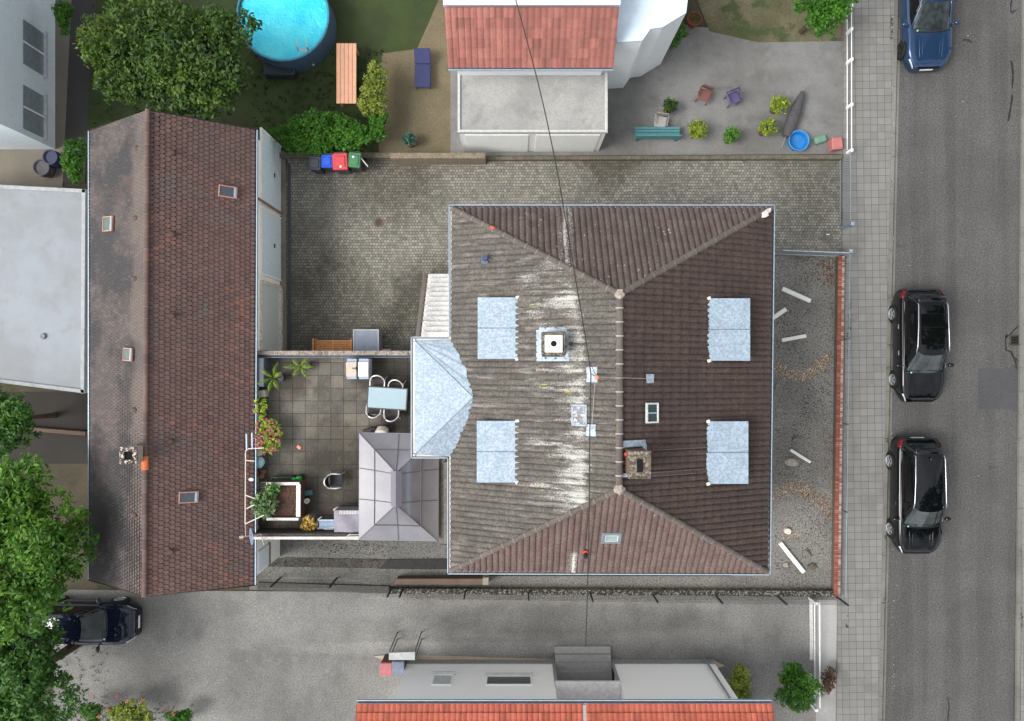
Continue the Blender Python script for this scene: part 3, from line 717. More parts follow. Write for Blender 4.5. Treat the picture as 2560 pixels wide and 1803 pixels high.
# chimney on the east slope
c = onmain(1428, 1040); zt = c.z + .95; q = D(1434, 1042, zt)
ch = thing('chimney', 'lichen mottled brown chimney with oblong black flue east of the ridge', 'chimney', (c.x, c.y, c.z))
b = MB(); b.cbox((q.x, q.y, (zt + c.z - .6) / 2), (.58, .74, zt - c.z + .6), 0, .015); b.build('stack', plain((116, 84, 74), .9, var=.25, scale=12, dirt=.4), ch)
b = MB(); b.cbox((q.x, q.y, zt + .03), (.66, .82, .08), 0, .015); sl = b.build('slab', m_stack, ch)
b = MB(); b.cbox((q.x, q.y - .02, zt + .074), (.18, .38, .012)); b.build('flue', m_black, sl)
b = MB()
for (dx, dy, w, h) in ((.36, 0, .14, .95), (0.02, .52, .74, .2), (-.3, -.42, .2, .12)):
    k_ = 5; b = MB()
    for k in range(k_):
        px = q.x - .03 + dx + (w / k_ * (k - 2) if w > h else 0); py = q.y + dy + (h / k_ * (k - 2) if h >= w else 0)
        b.cbox((px, py, zany(px, py) + .09), (w / k_ * 1.1 if w > h else w, h / k_ * 1.1 if h >= w else h, .02), random.uniform(-.08, .08), .004, ry=.42)
    b.build('flashing', m_lead, ch)
b = MB(); p = onmain(1405, 1018, .12); b.cbox(p, (.14, .1, .08), .2, .02); b.build('broken_brick', plain((226, 84, 58), .8), ch)
# skylights
m_glassdark = plain((58, 72, 74), .08, var=.1, spec=.8); m_glasslight = plain((150, 166, 162), .1, var=.08, spec=.8)
def frame_rect(b, c, w, h, t, d, rz=0, rx=0, ry=0):
    M = Matrix.Rotation(rz, 3, 'Z') @ Matrix.Rotation(ry, 3, 'Y') @ Matrix.Rotation(rx, 3, 'X')
    for (dx, dy, sx, sy) in ((0, h / 2 - t / 2, w, t), (0, -h / 2 + t / 2, w, t), (-w / 2 + t / 2, 0, t, h - 2 * t), (w / 2 - t / 2, 0, t, h - 2 * t)):
        b.cbox(c + M @ Vector((dx, dy, 0)), (sx, sy, d), rz, min(t, d) * .2, rx, ry)
aE, aW = math.atan(.433), -math.atan(SLW)
c = onmain(1462.5, 926, .12); sk = thing('skylight', 'small white framed skylight with two dark panes on the dark east slope', 'skylight', c)
b = MB(); frame_rect(b, c, .44, .62, .05, .09, 0, 0, aE); fr = b.build('frame', plain((198, 202, 200), .6, dirt=.4, scale=14), sk)
b = MB(); b.cbox(c, (.36, .035, .07), 0, .004, 0, aE); b.build('glazing_bar', m_zinc, fr)
b = MB(); b.cbox(c + Vector((0, .14, -.01)), (.36, .25, .02), 0, 0, 0, aE); b.cbox(c + Vector((0, -.14, -.01)), (.36, .25, .02), 0, 0, 0, aE); b.build('glass', m_glassdark, sk)
c = onmain(1299, 931, .1); sk = thing('skylight', 'old grey metal skylight crusted with white lichen just west of the ridge', 'skylight', c)
b = MB(); frame_rect(b, c, .5, .66, .05, .07, 0, 0, aW); b.build('frame', m_lead, sk)
b = MB(); b.cbox(c, (.4, .56, .05), 0, .01, 0, aW); b.cbox(c + Vector((0, 0, .03)), (.38, .02, .02), 0, 0, 0, aW); b.build('hatch', mottled('crusted_metal', (150, 152, 158), (196, 196, 194), (120, 122, 126)), sk)
aS = math.atan((ZR - ZE) / (RS.y - rSW.y)); c = onmain(1371, 1206, .1)
sk = thing('skylight', 'grey framed roof window on the south slope with pale glass', 'skylight', c)
b = MB(); frame_rect(b, c, .64, .5, .11, .1, 0, aS, 0); b.build('frame', plain((128, 134, 140), .5, .1, var=.05), sk)
b = MB(); frame_rect(b, c + Vector((0, 0, .035)), .42, .30, .03, .05, 0, aS, 0); b.build('sash', plain((190, 196, 198), .5), sk)
b = MB(); b.cbox(c + Vector((0, 0, .02)), (.42, .28, .02), 0, 0, aS); b.build('glass', m_glasslight, sk)
# vents, mast patches
c = onmain(1088, 582); v = thing('roof_vent', 'short slate blue vent pipe on the north-west roof slope', 'vent', c)
b = MB(); b.cyl(c, c + Vector((0, 0, .32)), .075, .075, 14); b.cyl(c + Vector((0, 0, .32)), c + Vector((0, 0, .4)), .10, .085, 14); b.build('pipe', plain((70, 84, 106), .5, var=.08), v)
b = MB(); b.cbox(c + Vector((-.01, -.02, .08)), (.24, .26, .03), 0, .005, 0, aW); b.build('base', plain((86, 100, 122), .6), v)
c = onmain(1311, 1236); v = thing('roof_vent', 'orange red vent pipe with black cowl low on the south slope', 'vent', c)
b = MB(); b.cyl(c, c + Vector((0, .0, .26)), .085, .08, 14); b.ball(c + Vector((.14, .05, .08)), .06, 8, 5); b.build('pipe', plain((214, 84, 58), .6), v)
b = MB(); b.cyl(c + Vector((0, -.03, .26)), c + Vector((.0, -.12, .36)), .075, .07, 14); b.build('cowl', plain((44, 48, 56), .5), v)
mast = D(1338, 846, 9.05); base = onmain(1334, 843)
ms = thing('cable_mast', 'roof mast with round orange cap holding the overhead cable near the ridge', 'mast', base)
b = MB(); b.cyl(base, mast, .028, n=10); b.build('pole', plain((150, 120, 104), .6, .3), ms)
b = MB(); b.ball(mast, .07, 12, 6, (1, 1, .6)); b.build('cap', plain((206, 146, 112), .7, var=.2, scale=20), ms)
b = MB()
for (x, y, w, h) in ((1327, 840, .34, .46), (1325, 965, .32, .36)):
    p = onmain(x, y, .085); b = MB()
    for k in range(5): b.cbox(p + Vector((0, h / 5 * (k - 2), .006 * (k % 2))), (w * random.uniform(.9, 1.05), h / 5 * 1.1, .02), random.uniform(-.04, .04), .004, 0, aW)
    b.build('flashing', m_lead, ms)
an1 = onmain(1458, 849, .1); b = MB()
for k in range(5): b.cbox(an1 + Vector((0, .27 / 5 * (k - 2), .006 * (k % 2))), (.27 * random.uniform(.9, 1.05), .06, .02), random.uniform(-.04, .04), .004, 0, aE)
b.build('anchor_plate', m_lead, ms)
b = MB(); b.tube([mast + Vector((.05, 0, -.1)), an1 + Vector((-.08, 0, .03))], .010, 5); b.tube([mast + Vector((-.03, -.05, -.1)), onmain(1326, 965, .12)], .009, 5); b.build('stay_wire', plain((176, 168, 158), .6, .3), ms)
for (xa, ya, xb, yb) in ((1462, 1010, 1586, 1003), (1462, 1060, 1584, 1051), (1462, 1068, 1560, 1061)):
    b = MB(); b.tube([onmain(xa + (xb - xa) * k / 6, ya + (yb - ya) * k / 6, .07) for k in range(7)], .011, 4); b.build('wire', plain((118, 108, 102), .8), ch)
# overhead cable
def bez(pts, n):
    out = []
    for i in range(len(pts) - 1):
        p0, p1, p2, p3 = pts[max(i - 1, 0)], pts[i], pts[i + 1], pts[min(i + 2, len(pts) - 1)]
        for k in range(n):
            t = k / n; out.append(.5 * ((2 * p1) + (p2 - p0) * t + (2 * p0 - 5 * p1 + 4 * p2 - p3) * t * t + (3 * p1 - p0 - 3 * p2 + p3) * t ** 3))
    return out + [pts[-1]]
b = MB(); m_cable = plain((48, 46, 44), .7)
cn = [D(1140, -60, 7.2), D(1205, 180, 7.6), D(1243, 352, 7.9), D(1266, 480, 8.25), D(1288, 610, 8.6), D(1310, 740, 8.85), D(1325, 838, 8.95)]
b.tube(bez(cn, 6), .017, 6); b.tube(bez([D(1325, 838, 8.95), D(1322, 1000, 8.6), D(1321, 1150, 8.1), D(1317, 1330, 7.3), D(1313, 1450, 6.0)], 6), .017, 6)
b.tube([D(1321, 810, 8.93), mast], .01, 5); b.tube([D(1325, 838, 8.95), mast + Vector((0, 0, -.05))], .012, 5)
single(b, 'overhead_cable', m_cable, 'thin dark overhead cable running north to south across the central roof', 'cable')
# lean-to strip of grey tiles between gazebo and house
b = MB(); z0 = 4.3
p = [D(983, 1036, z0), D(1002, 1036, z0 + .12), D(1002, 1220, z0 + .12), D(983, 1220, z0)]
lt = thing('lean_to_roof', 'narrow lean-to strip of small grey tiles between grey canopy and house', 'roof', (p[0].x + .2, (p[0].y + p[2].y) / 2, 2.5))
A = p[3] + Vector((0, 0, 0)); B = p[0]; C = p[2] + Vector((.22, 0, .1)); Dd = p[1] + Vector((.22, 0, .1))
slope_roof(b, B, A, Dd, C, rib=.11, ribh=.012, course=.12, lip=.02, samples=4, tiles=1); b.build('tiles', tile_mat('lean_tiles', (106, 102, 96), (122, 118, 110), (134, 130, 122), .4, (90, 86, 80), row=.8), lt)
b = MB(); b.box((p[0].x + .04, p[2].y + .02, z0 - .12), (wx0, p[0].y - .02, z0 - .02)); b.build('frame', m_white, lt)
for yy in (p[2].y + .1, p[0].y - .1): b = MB(); b.box((p[0].x + .05, yy - .04, 2.5), (p[0].x + .13, yy + .04, z0 - .1)); b.build('post', m_white, lt)
# ================================================================ GARAGE WITH PLAIN TILE ROOF
ZG = 3.2; ZGR = 5.1
gNW, gNE, gSE, gSW = D(197, 294, ZG), D(577, 291, ZG), D(573, 1312, ZG), D(197, 1300, ZG)
gRN, gRS = D(332, 248, ZGR), D(325, 1336, ZGR)
gar = thing('garage_building', 'long garage building with a weathered red brown plain tile gable roof', 'garage', (-12.6, .1, 0))
def bt_mat(name, stops, patches, fine, lich, xw=0):
    s = Nt(name); a = s.attr(); n1 = s.noise(.55, None, 6, .62); n2 = s.noise(.5, s.mapv(loc=(9, 9, 0)), 4)
    v = s.math('ADD', s.math('MULTIPLY', a, .5), s.math('MULTIPLY', n1, .5))
    col = s.ramp(v, stops)
    for (sc, lo, hi, c, amt, loc, msk) in patches:
        m = s.rng(s.noise(sc, s.mapv(loc=loc), 6, .65), lo, hi)
        if msk: m = s.math('MULTIPLY', m, s.rng(a, msk[0], msk[1]))
        col = s.mix(s.math('MULTIPLY', m, amt), col, lin(c))
    g = s.noise(fine, None, 3, .7)
    col = s.mix(s.math('MULTIPLY', s.rng(g, .42, .62), .3), col, s.mix(1.0, col, (.6, .58, .58, 1), 'MULTIPLY'))
    g2 = s.noise(7, s.mapv(loc=(3, 3, 3)), 3, .75)
    if not xw:
        X, Y, Z = s.sep(); px_ = D(447, 305, 4.2); dx = s.math('SUBTRACT', X, px_.x); dy = s.math('MULTIPLY', s.math('SUBTRACT', Y, px_.y), 1.6)
        dd = s.math('SQRT', s.math('ADD', s.math('MULTIPLY', dx, dx), s.math('MULTIPLY', dy, dy))); g2 = s.math('ADD', g2, s.math('MULTIPLY', s.rng(dd, .2, 1.3, 1, 0), .085))
    col = s.mix(s.rng(g2, lich, lich + .02), col, lin((190, 184, 176)))
    if xw:     # pale ridge weathering and soot: lichen grows near the ridge
        X, Y, Z = s.sep(); k = s.math('ADD', s.rng(X, -13.9, -12.9), s.math('MULTIPLY', s.math('SUBTRACT', s.noise(.7, None, 5, .65), .5), 1.8))
        col = s.mix(s.math('MULTIPLY', s.rng(k, .4, .9), .45), col, lin((126, 113, 106)))
        k2 = s.noise(1.0, s.mapv(scale=(3.5, 11, 1)), 4, .8); col = s.mix(s.math('MULTIPLY', s.rng(k2, .55, .66), .4), col, lin((128, 118, 112)))
    s.bump(g, .3, .01); return s.fin(col, .9)
mGE = bt_mat('plain_tiles_east', [(.1, lin((96, 76, 72))), (.45, lin((110, 87, 81))), (.8, lin((120, 95, 88))), (.92, lin((142, 98, 80)))],
             [(.45, .5, .66, (96, 84, 80), .5, (0, 0, 0), None), (.35, .5, .62, (148, 100, 80), .5, (4, 6, 0), (.68, .85)), (.5, .52, .66, (98, 98, 96), .6, (8, 2, 0), (.3, .6)), (1.2, .5, .7, (98, 80, 76), .4, (1, 9, 0), None)], 20, .765)
mGW = bt_mat('plain_tiles_west', [(.1, lin((86, 80, 78))), (.5, lin((98, 91, 88))), (.85, lin((112, 103, 99)))],
             [(.45, .44, .58, (66, 66, 67), .9, (2, 5, 0), None), (.5, .55, .7, (112, 94, 87), .5, (6, 1, 0), None)], 22, .765, 1)
rf = MB(); ins = Vector((.10, 0, 0))
A = {k: v for k, v in dict(NW=gNW + ins, NE=gNE - ins, SE=gSE - ins, SW=gSW + ins).items()}
rf.k = 0; beaver_roof(rf, A['SE'], A['NE'], gRS, gRN, .166, .178)
rf.k = 1; beaver_roof(rf, A['NW'], A['SW'], gRN, gRS, .13, .155)
rf.k = 2; up1 = Vector((0, 0, -.0)); rf.add([A['SE'], A['NE'], gRN, gRS], [(0, 1, 2, 3)]); rf.add([A['NW'], A['SW'], gRS, gRN], [(0, 1, 2, 3)])
gro = rf.build('roof', [mGE, mGW, plain((44, 34, 32), .95)], gar)
b = MB(); ridge_caps(b, gRS + Vector((0, 0, .05)), gRN + Vector((0, 0, .05)), .085, .40, mort=1)
m_gcap = tile_mat('garage_ridge', (86, 68, 62), (112, 92, 84), (134, 112, 104), .4, (84, 70, 66), 22, row=.5)
b.build('ridge_cap', [m_gcap, plain((126, 108, 100), .9, var=.2, scale=14)], gro)
m_terra = plain((200, 118, 72), .85, var=.14, scale=8)
b = MB(); t = (gRN - gRS).normalized(); p = gRS.lerp(gRN, .26) + Vector((0, 0, .055)); ridge_caps(b, p, p + t * .44, .115, .44); b.build('ridge_cap', [m_terra], gro, label='single bright orange ridge cap')
gutter(gar, [gSE, gNE]); gutter(gar, [gNW, gSW])
# verge boards
m_verge = plain((52, 44, 40), .9)
for (a, c) in ((gNW, gRN), (gRN, gNE), (gSW, gRS), (gRS, gSE)):
    b = MB()
    b.add([a - Vector((0, 0, .16)), c - Vector((0, 0, .16)), c, a, a - Vector((0, -.03 if a.y > 0 else .03, .16)), c - Vector((0, -.03 if a.y > 0 else .03, .16)), c - Vector((0, -.03 if a.y > 0 else .03, 0)), a - Vector((0, -.03 if a.y > 0 else .03, 0))],
          [(0, 1, 2, 3), (7, 6, 5, 4), (0, 4, 5, 1), (3, 2, 6, 7)])
    b.build('verge_board', m_verge, gar)
XG = D(628, 600).x      # east wall face
gy0, gy1 = gSE.y + .22, gNE.y - .17
m_gwall = plain((246, 244, 236), .9, var=.02, scale=1.5, dirt=.12)
b = MB()
pl = [(gy0, 0), (gy1, 0), (gy1, ZG - .08), ((gy0 + gy1) / 2, ZG - .08), (gy0, ZG - .08)]
b.box((gNW.x + .22, gy0, 0), (XG, gy1, ZG - .1))
for yy in (gy0, gy1 - .2): b.add([(gNW.x + .25, yy, ZG - .1), (XG - .01, yy, ZG - .1), (gRN.x, yy, ZGR - .12), (gNW.x + .25, yy + .2, ZG - .1), (XG - .01, yy + .2, ZG - .1), (gRN.x, yy + .2, ZGR - .12)], [(0, 1, 2), (5, 4, 3), (0, 2, 5, 3), (1, 4, 5, 2)])
b.build('wall', m_gwall, gar)
# two ribbed garage doors, a white door and frames
s = Nt('ribbed_door'); X, Y, Z = s.sep(); wv = s.n('ShaderNodeTexWave'); wv.bands_direction = 'Y'; wv.inputs['Scale'].default_value = 3.4; s.l(s.P, wv.inputs[0])
col = s.mix(wv.outputs[1], lin((206, 222, 230)), lin((226, 238, 244))); s.bump(wv.outputs[1], .6, .02); m_door = s.fin(col, .5, .0)
def yat(ypic, z=0): return D(1148, ypic, z).y
for (ya, yb) in ((yat(320, 1.1) + .15, yat(470, 1.1)), (yat(478, 1.1), yat(622, 1.1))):
    b = MB(); b.box((XG, yb + .03, .04), (XG + .05, ya - .03, 2.35)); d = b.build('garage_door', m_door, gar)
    b = MB(); b.box((XG + .05, (ya + yb) / 2 - .08, .9), (XG + .1, (ya + yb) / 2 + .08, .94)); b.build('handle', plain((90, 92, 94), .4, .6), d)
    b = MB(); b.box((XG, ya - .03, 0), (XG + .07, ya + .04, 2.42)); b.box((XG, yb - .04, 0), (XG + .07, yb + .03, 2.42)); b.box((XG, yb + .03, 2.35), (XG + .07, ya - .03, 2.42)); b.build('door_frame', m_white, d)
ya, yb = yat(642, 1.1), yat(786, 1.1)
b = MB(); b.box((XG + .0, yb, .25), (XG + .045, ya, 2.3)); d = b.build('door', plain((204, 210, 208), .4, var=.05), gar, label='plain pale grey side door')
b = MB(); b.box((XG, ya, 0), (XG + .08, ya + .12, 2.42)); b.box((XG, yb, 2.3), (XG + .08, ya, 2.42)); b.box((XG, yb, .0), (XG + .12, ya, .25)); b.build('door_frame', plain((208, 204, 196), .8, var=.15, scale=8, dirt=.6), d)
b = MB(); b.tube([(XG + .15, yb + .3, .3), (XG + .2, yat(470, 1.2) + .02, 1.9)], .03, 6)
b = MB(); b.cyl((XG + .1, yat(474, .6), 0), (XG + .12, yat(474, .6), 3.0), .05, n=10); b.build('downpipe', plain((140, 120, 102), .6), gar)
# south-east stub of white wall with shuttered window
b = MB(); y0, y1 = yat(1262, 1), yat(1208, 1); b.box((XG, y0 + .1, 1.5), (XG + .04, y1 - .1, 2.6)); w = b.build('window', plain((226, 236, 242), .4, var=.03), gar)
b = MB(); b.box((XG, y0 + .04, 1.4), (XG + .09, y1 - .04, 1.47)); b.build('sill', plain((150, 138, 122), .9, dirt=.5), w)
# vent tiles
m_vent = plain((92, 70, 64), .85, var=.15, scale=10)
slE = (ZGR - ZG) / (A['NE'].x - gRN.x); slWg = (ZGR - ZG) / (gRN.x - A['NW'].x)
def ongar(x, y, dz=0):
    z = 4.0
    for _ in range(6):
        q = D(x, y, z); f = (q.y - gRS.y) / (gRN.y - gRS.y); xr = gRS.x + (gRN.x - gRS.x) * f; xe = gSE.x + (gNE.x - gSE.x) * f
        z = ZGR - abs(q.x - xr) * (slE if q.x > xr else slWg) + dz
    return D(x, y, z)
for (x, y) in [(385, 342), (385, 525), (385, 708), (382, 990), (382, 1237)]:
    p = ongar(x, y, .06); b = MB(); b.ball(p, .13, 10, 6, (1.15, .75, .55)); b.build('vent_tile', m_vent, gro, smooth=True)
    
for (x, y) in [(306, 332), (304, 489), (302, 625), (301, 919), (300, 1155)]:
    p = ongar(x, y, .05); b = MB(); b.ball(p, .12, 10, 6, (1.15, .75, .5)); b.build('vent_tile', plain((104, 84, 78), .85, var=.15, scale=10), gro, smooth=True)
m_copper = plain((190, 150, 134), .7, var=.15, scale=12, dirt=.3)
aGE, aGW = math.atan(slE), -math.atan(slWg)
def roof_hatch(x, y, w, h, ang, glass, lab):
    p = ongar(x, y, .1); sk = thing('skylight', lab, 'skylight', p)
    b = MB(); frame_rect(b, p, w, h, .035, .07, R(-3), 0, ang); b.build('frame', m_copper, sk)
    b = MB(); b.cbox(p + Vector((0, 0, .0)), (w - .08, h - .08, .03), R(-3), 0, 0, ang); b.build('glass', glass, sk)
    b = MB(); M = Matrix.Rotation(R(-3), 3, 'Z') @ Matrix.Rotation(ang, 3, 'Y'); b.cbox(p + M @ Vector((w / 2 - .035 - w * .07, 0, .03)), (w * .11, h - .06, .03), R(-3), .004, 0, ang); b.build('handle_bar', m_zinc, sk)
m_gslate = plain((84, 90, 98), .2, var=.06, spec=.6); m_ggreen = plain((104, 118, 114), .2, var=.15, scale=9)
roof_hatch(511, 430, .64, .42, aGE, m_gslate, 'copper framed roof hatch with grey glass, north on the red brown garage slope')
roof_hatch(423, 1115, .64, .40, aGE, m_gslate, 'roof hatch with grey glass, south on the red brown garage slope near the ridge')
roof_hatch(242, 502, .62, .54, aGW, m_ggreen, 'small greenish hatch on the dark western garage slope, northern one with crumbled mortar')
roof_hatch(287, 795, .54, .46, aGW, m_ggreen, 'small greenish hatch on the dark western garage slope, midway beside the ridge')
# garage chimney
p = ongar(302, 1020); zt = p.z + .85; q = D(290, 1021, zt); ch = thing('chimney', 'short crusted chimney with square open flue on the garage ridge', 'chimney', (p.x, p.y, p.z))
m_crust = mottled('crusted_brick', (84, 66, 56), (206, 200, 190), (48, 40, 36))
b = MB(); b.box((q.x - .26, q.y - .26, p.z - .5), (q.x + .26, q.y + .26, zt)); b.build('stack', plain((168, 160, 150), .9, var=.12, scale=10, dirt=.3), ch)
b = MB(); frame_rect(b, Vector((q.x, q.y, zt + .05)), .58, .58, .15, .1); b.build('crown', m_crust, ch)
b = MB(); b.box((q.x - .14, q.y - .14, zt - .02), (q.x + .14, q.y + .14, zt + .015)); b.build('flue', m_black, ch)
# bird lime spots / bright tiles
# metal pipe frame above the eave
zf = 3.75; m_pipe = plain((206, 196, 188), .5, .2, var=.1, scale=8, dirt=.3); m_pipe2 = plain((176, 196, 208), .4, .2)
fr = thing('pipe_frame', 'pale metal pipe frame lying along the garage eave above the terrace', 'frame', N(614, 1200, 3.3))
def NP(pts, z): return [N(x, y, z) for x, y in pts]
b = MB()
for pts in ([(614, 1128), (613, 1310)], [(613, 1310), (660, 1288)], [(614, 1127), (622, 1122), (660, 1120)], [(614, 1151), (636, 1153)], [(614, 1238), (636, 1246)], [(616, 1272), (636, 1262)]): b.tube(NP(pts, zf), .022, 6)
for pts in ([(613, 1310), (614, 1342)],): b.tube(NP(pts, zf), .010, 5)
b.build('pipe', m_pipe, fr)
b = MB()
for x0, y0, x1, y1 in ((617, 1125, 616, 1085), (631, 1122, 630, 1082)): b.tube([N(x0, y0, zf + .02), N(x1, y1, zf + .02)], .032, 6)
b.build('arm', m_pipe2, fr)
b = MB(); b.ball(N(628, 1199, zf - .1), .09, 12, 6, (1.15, .75, .5)); single(b, 'outdoor_lamp', m_white, 'small white oval lamp at the garage eave inside the pipe frame', 'lamp', smooth=True)
# satellite dish facing west and up
c = N(632, 1341, 4.0); nrm = Vector((-.83, -.06, .52)).normalized(); qd = nrm.to_track_quat('Z', 'Y')
sdsh = thing('satellite_dish', 'grey oval satellite dish at the south end of the garage eave', 'satellite dish', (c.x, c.y, 3.2))
b = MB(); vs = []; fs = []; nr, na = 6, 24
for i in range(nr + 1):
    for k in range(na):
        r = .31 * i / nr; a = 2 * math.pi * k / na; vs.append(c + qd @ Vector((r * math.cos(a), r * math.sin(a), .5 * r * r)))
for i in range(nr):
    for k in range(na): fs.append((i * na + k, i * na + (k + 1) % na, (i + 1) * na + (k + 1) % na, (i + 1) * na + k))
b.add(vs, fs); b.build('dish', plain((140, 152, 172), .5, .1, var=.06), sdsh, smooth=True, solid=.015)
b = MB(); lnb = N(608, 1342, 4.15); b.tube([c - nrm * .02 + Vector((0, -.0, -.2)), lnb + Vector((.08, 0, -.05)), lnb], .018, 6); b.cyl(lnb, lnb + nrm * .12, .055, .05, 12); b.build('receiver', plain((196, 190, 176), .6), sdsh)
b = MB(); b.tube([c - nrm * .04, c + Vector((.25, .05, -.1)), N(655, 1345, 3.5), N(660, 1362, 3.2)], .02, 6); b.build('bracket', m_pipe, sdsh)
# neighbouring flat roof to the west
b = MB(); zf2 = 3.0
nb = thing('flat_roof_building', 'low building with a wide pale grey flat roof west of the garage', 'building', D(60, 640, 0))
P = [D(-200, 392, zf2), D(0, 415, zf2), D(194, 425, zf2), D(191, 882, zf2), D(0, 858, zf2), D(-200, 832, zf2)]
b.prism([(p.x, p.y) for p in P], 0, zf2 - .12); b.build('wall', plain((196, 194, 188), .9), nb)
s = Nt('roof_felt'); n1 = s.noise(.5, None, 6, .6); col = s.mix(s.rng(n1, .35, .65), lin((140, 144, 147)), lin((152, 157, 163)))
col = s.mix(s.math('MULTIPLY', s.rng(s.noise(1.5, s.mapv(loc=(3, 3, 0)), 5), .55, .7), .4), col, lin((134, 134, 130))); m_flat = s.fin(col, .7)
b = MB(); b.prism([(p.x, p.y) for p in P], zf2 - .12, zf2); b.build('roof', m_flat, nb)
b = MB()
for i in range(len(P)):
    p, q = P[i], P[(i + 1) % len(P)]; t = (q - p).normalized(); s_ = Vector((t.y, -t.x, 0)); 
    b.cbox((p + q) / 2 - s_ * -.07 + Vector((0, 0, .03)), ((q - p).length, .14, .08), math.atan2(t.y, t.x), .01)
b.build('parapet', plain((166, 169, 170), .7, dirt=.2), nb)
b = MB(); b.cyl(D(98, 890, 3), D(98, 890, 3) + Vector((0, 0, .2)), .06); b = MB(); c = D(98, 754, 3); b.cyl(c, c + Vector((0, 0, .08)), .12, .1, 14); b.build('roof_drain', plain((120, 122, 132), .6), nb)

# ================================================================ COURTYARD
m_conc = ground_mat('concrete_strip', (150, 142, 128), (128, 120, 108), speck=.5, fine=24, stain=.5, stainc=(98, 88, 74))
b = MB(); b.prism([(XG, yat(338)), (D(641, 338).x, yat(338)), (D(643, 795).x, yat(795)), (XG, yat(795))], 0, .035); struct('concrete_strip', b, m_conc)
b = MB(); p, q = D(644.5, 366), D(645.5, 792); b.prism([(p.x, p.y), (p.x + .14, p.y), (q.x + .14, q.y), (q.x, q.y)], 0, .025)
single(b, 'drain_channel', plain((74, 78, 82), .5, .3, var=.1, scale=4), 'long dark slot drain channel in front of the garage doors', 'drain')
# courtyard drain
c = D(849, 499); dr = thing('floor_drain', 'round rusty drain grate in the middle of the sett courtyard', 'drain', (c.x, c.y, .01))
b = MB(); b.lathe((c.x, c.y, .01), [(.20, 0), (.20, .012), (.135, .016), (.13, .004)], 28); b.build('ring', plain((112, 96, 88), .8, .2, var=.2, scale=14), dr)
b = MB(); b.cyl((c.x, c.y, .005), (c.x, c.y, .013), .13, n=24); b.build('pit', m_black, dr)
b = MB()
for k in range(-3, 4): h = math.sqrt(.125 ** 2 - (k * .034) ** 2); b.box((c.x + k * .034 - .008, c.y - h, .014), (c.x + k * .034 + .008, c.y + h, .024))
b.build('bar', plain((84, 68, 62), .7, .3), dr)
# wheelie bins
def bin_(x, y, w, d, h, body, lid, lab, rz=0, sticker=None):
    c = N(x, y, h); t = thing('wheelie_bin', lab, 'bin', (c.x, c.y, .01), rz, 'wheelie bins by the north wall')
    b = MB(); vs = []
    for (z, k) in ((.05, .78), (h * .55, .9), (h - .06, .98)):
        for (sx, sy) in ((-1, -1), (1, -1), (1, 1), (-1, 1)): vs.append((sx * w / 2 * k, sy * d / 2 * k, z))
    fs = [(3, 2, 1, 0), (8, 9, 10, 11)]
    for k in (0, 4):
        for i in range(4): fs.append((k + i, k + (i + 1) % 4, k + 4 + (i + 1) % 4, k + 4 + i))
    b.add(vs, fs); b.build('body', body, t, local=True)
    b = MB(); b.cbox((0, -.01, h - .02), (w * 1.04, d * 1.02, .07), 0, .03); b.cbox((0, -.03, h + .03), (w * .74, d * .68, .05), 0, .025); li = b.build('lid', lid, t, local=True)
    b = MB(); b.cyl((-w * .4, d / 2 + .03, h - .03), (w * .4, d / 2 + .03, h - .03), .018, n=8); b.build('handle', body, t, local=True)
    if sticker:
        b = MB(); b.cyl((sticker[0] * w, sticker[1] * d, h + .055), (sticker[0] * w, sticker[1] * d, h + .060), .045, n=14); b.build('sticker', m_white, li, local=True)
    for sx in (-1, 1):
        b = MB(); b.cyl((sx * (w / 2 - .04), d / 2 - .05, .1), (sx * (w / 2 - .0), d / 2 - .05, .1), .1, n=14); b.build('wheel', plain((22, 22, 22), .8), t, local=True)
m_grey = plain((74, 78, 84), .55, var=.08)
bin_(787, 407, .48, .55, 1.02, plain((60, 64, 70), .6), plain((66, 70, 78), .5), 'dark grey wheelie bin, westmost beside the blue one', R(-4))
bin_(817.5, 402, .46, .52, 1.0, m_grey, plain((38, 98, 208), .45), 'wheelie bin with bright blue lid')
bin_(850, 403, .58, .66, 1.07, m_grey, plain((200, 74, 80), .5), 'wheelie bin with red lid and white round sticker', R(2), (.05, -.36))
bin_(886, 399, .48, .6, 1.02, m_grey, plain((74, 130, 88), .5), 'wheelie bin with green lid, eastmost of the four', R(-6), (-.1, .15))
b = MB(); b.cbox(N(909, 404, .5), (.05, .5, .9), R(40), .01, R(20)); single(b, 'board', plain((196, 192, 184), .7), 'narrow pale board leaning beside the green lidded bin', 'board')
# north boundary wall
m_bwall = plain((150, 138, 118), .92, var=.14, scale=4, dirt=.4, grain=26)
m_bwall2 = plain((120, 114, 98), .92, var=.2, scale=5, dirt=.5, grain=22)
b = MB(); p, q = N(985, 412), N(1215, 410); b.box((p.x, p.y, 0), (q.x, p.y + .22, .95)); single(b, 'boundary_wall', m_bwall, 'low beige rendered wall on the north side of the courtyard', 'wall')
b = MB(); b.prism([(N(1215, 404).x, N(1215, 404).y), (N(2097, 402).x, N(2097, 402).y), (N(2097, 392).x, N(2097, 392).y), (N(1215, 396).x, N(1215, 396).y)], 0, .28); single(b, 'stone_edging', m_bwall2, 'long low weathered stone edging along the north of the driveway', 'edging')
b = MB(); b.box((N(700, 396).x, N(700, 396).y - .05, 0), (N(985, 396).x, N(985, 392).y + .1, .25)); single(b, 'stone_edging', m_bwall2, 'short stone edging behind the wheelie bins', 'edging')
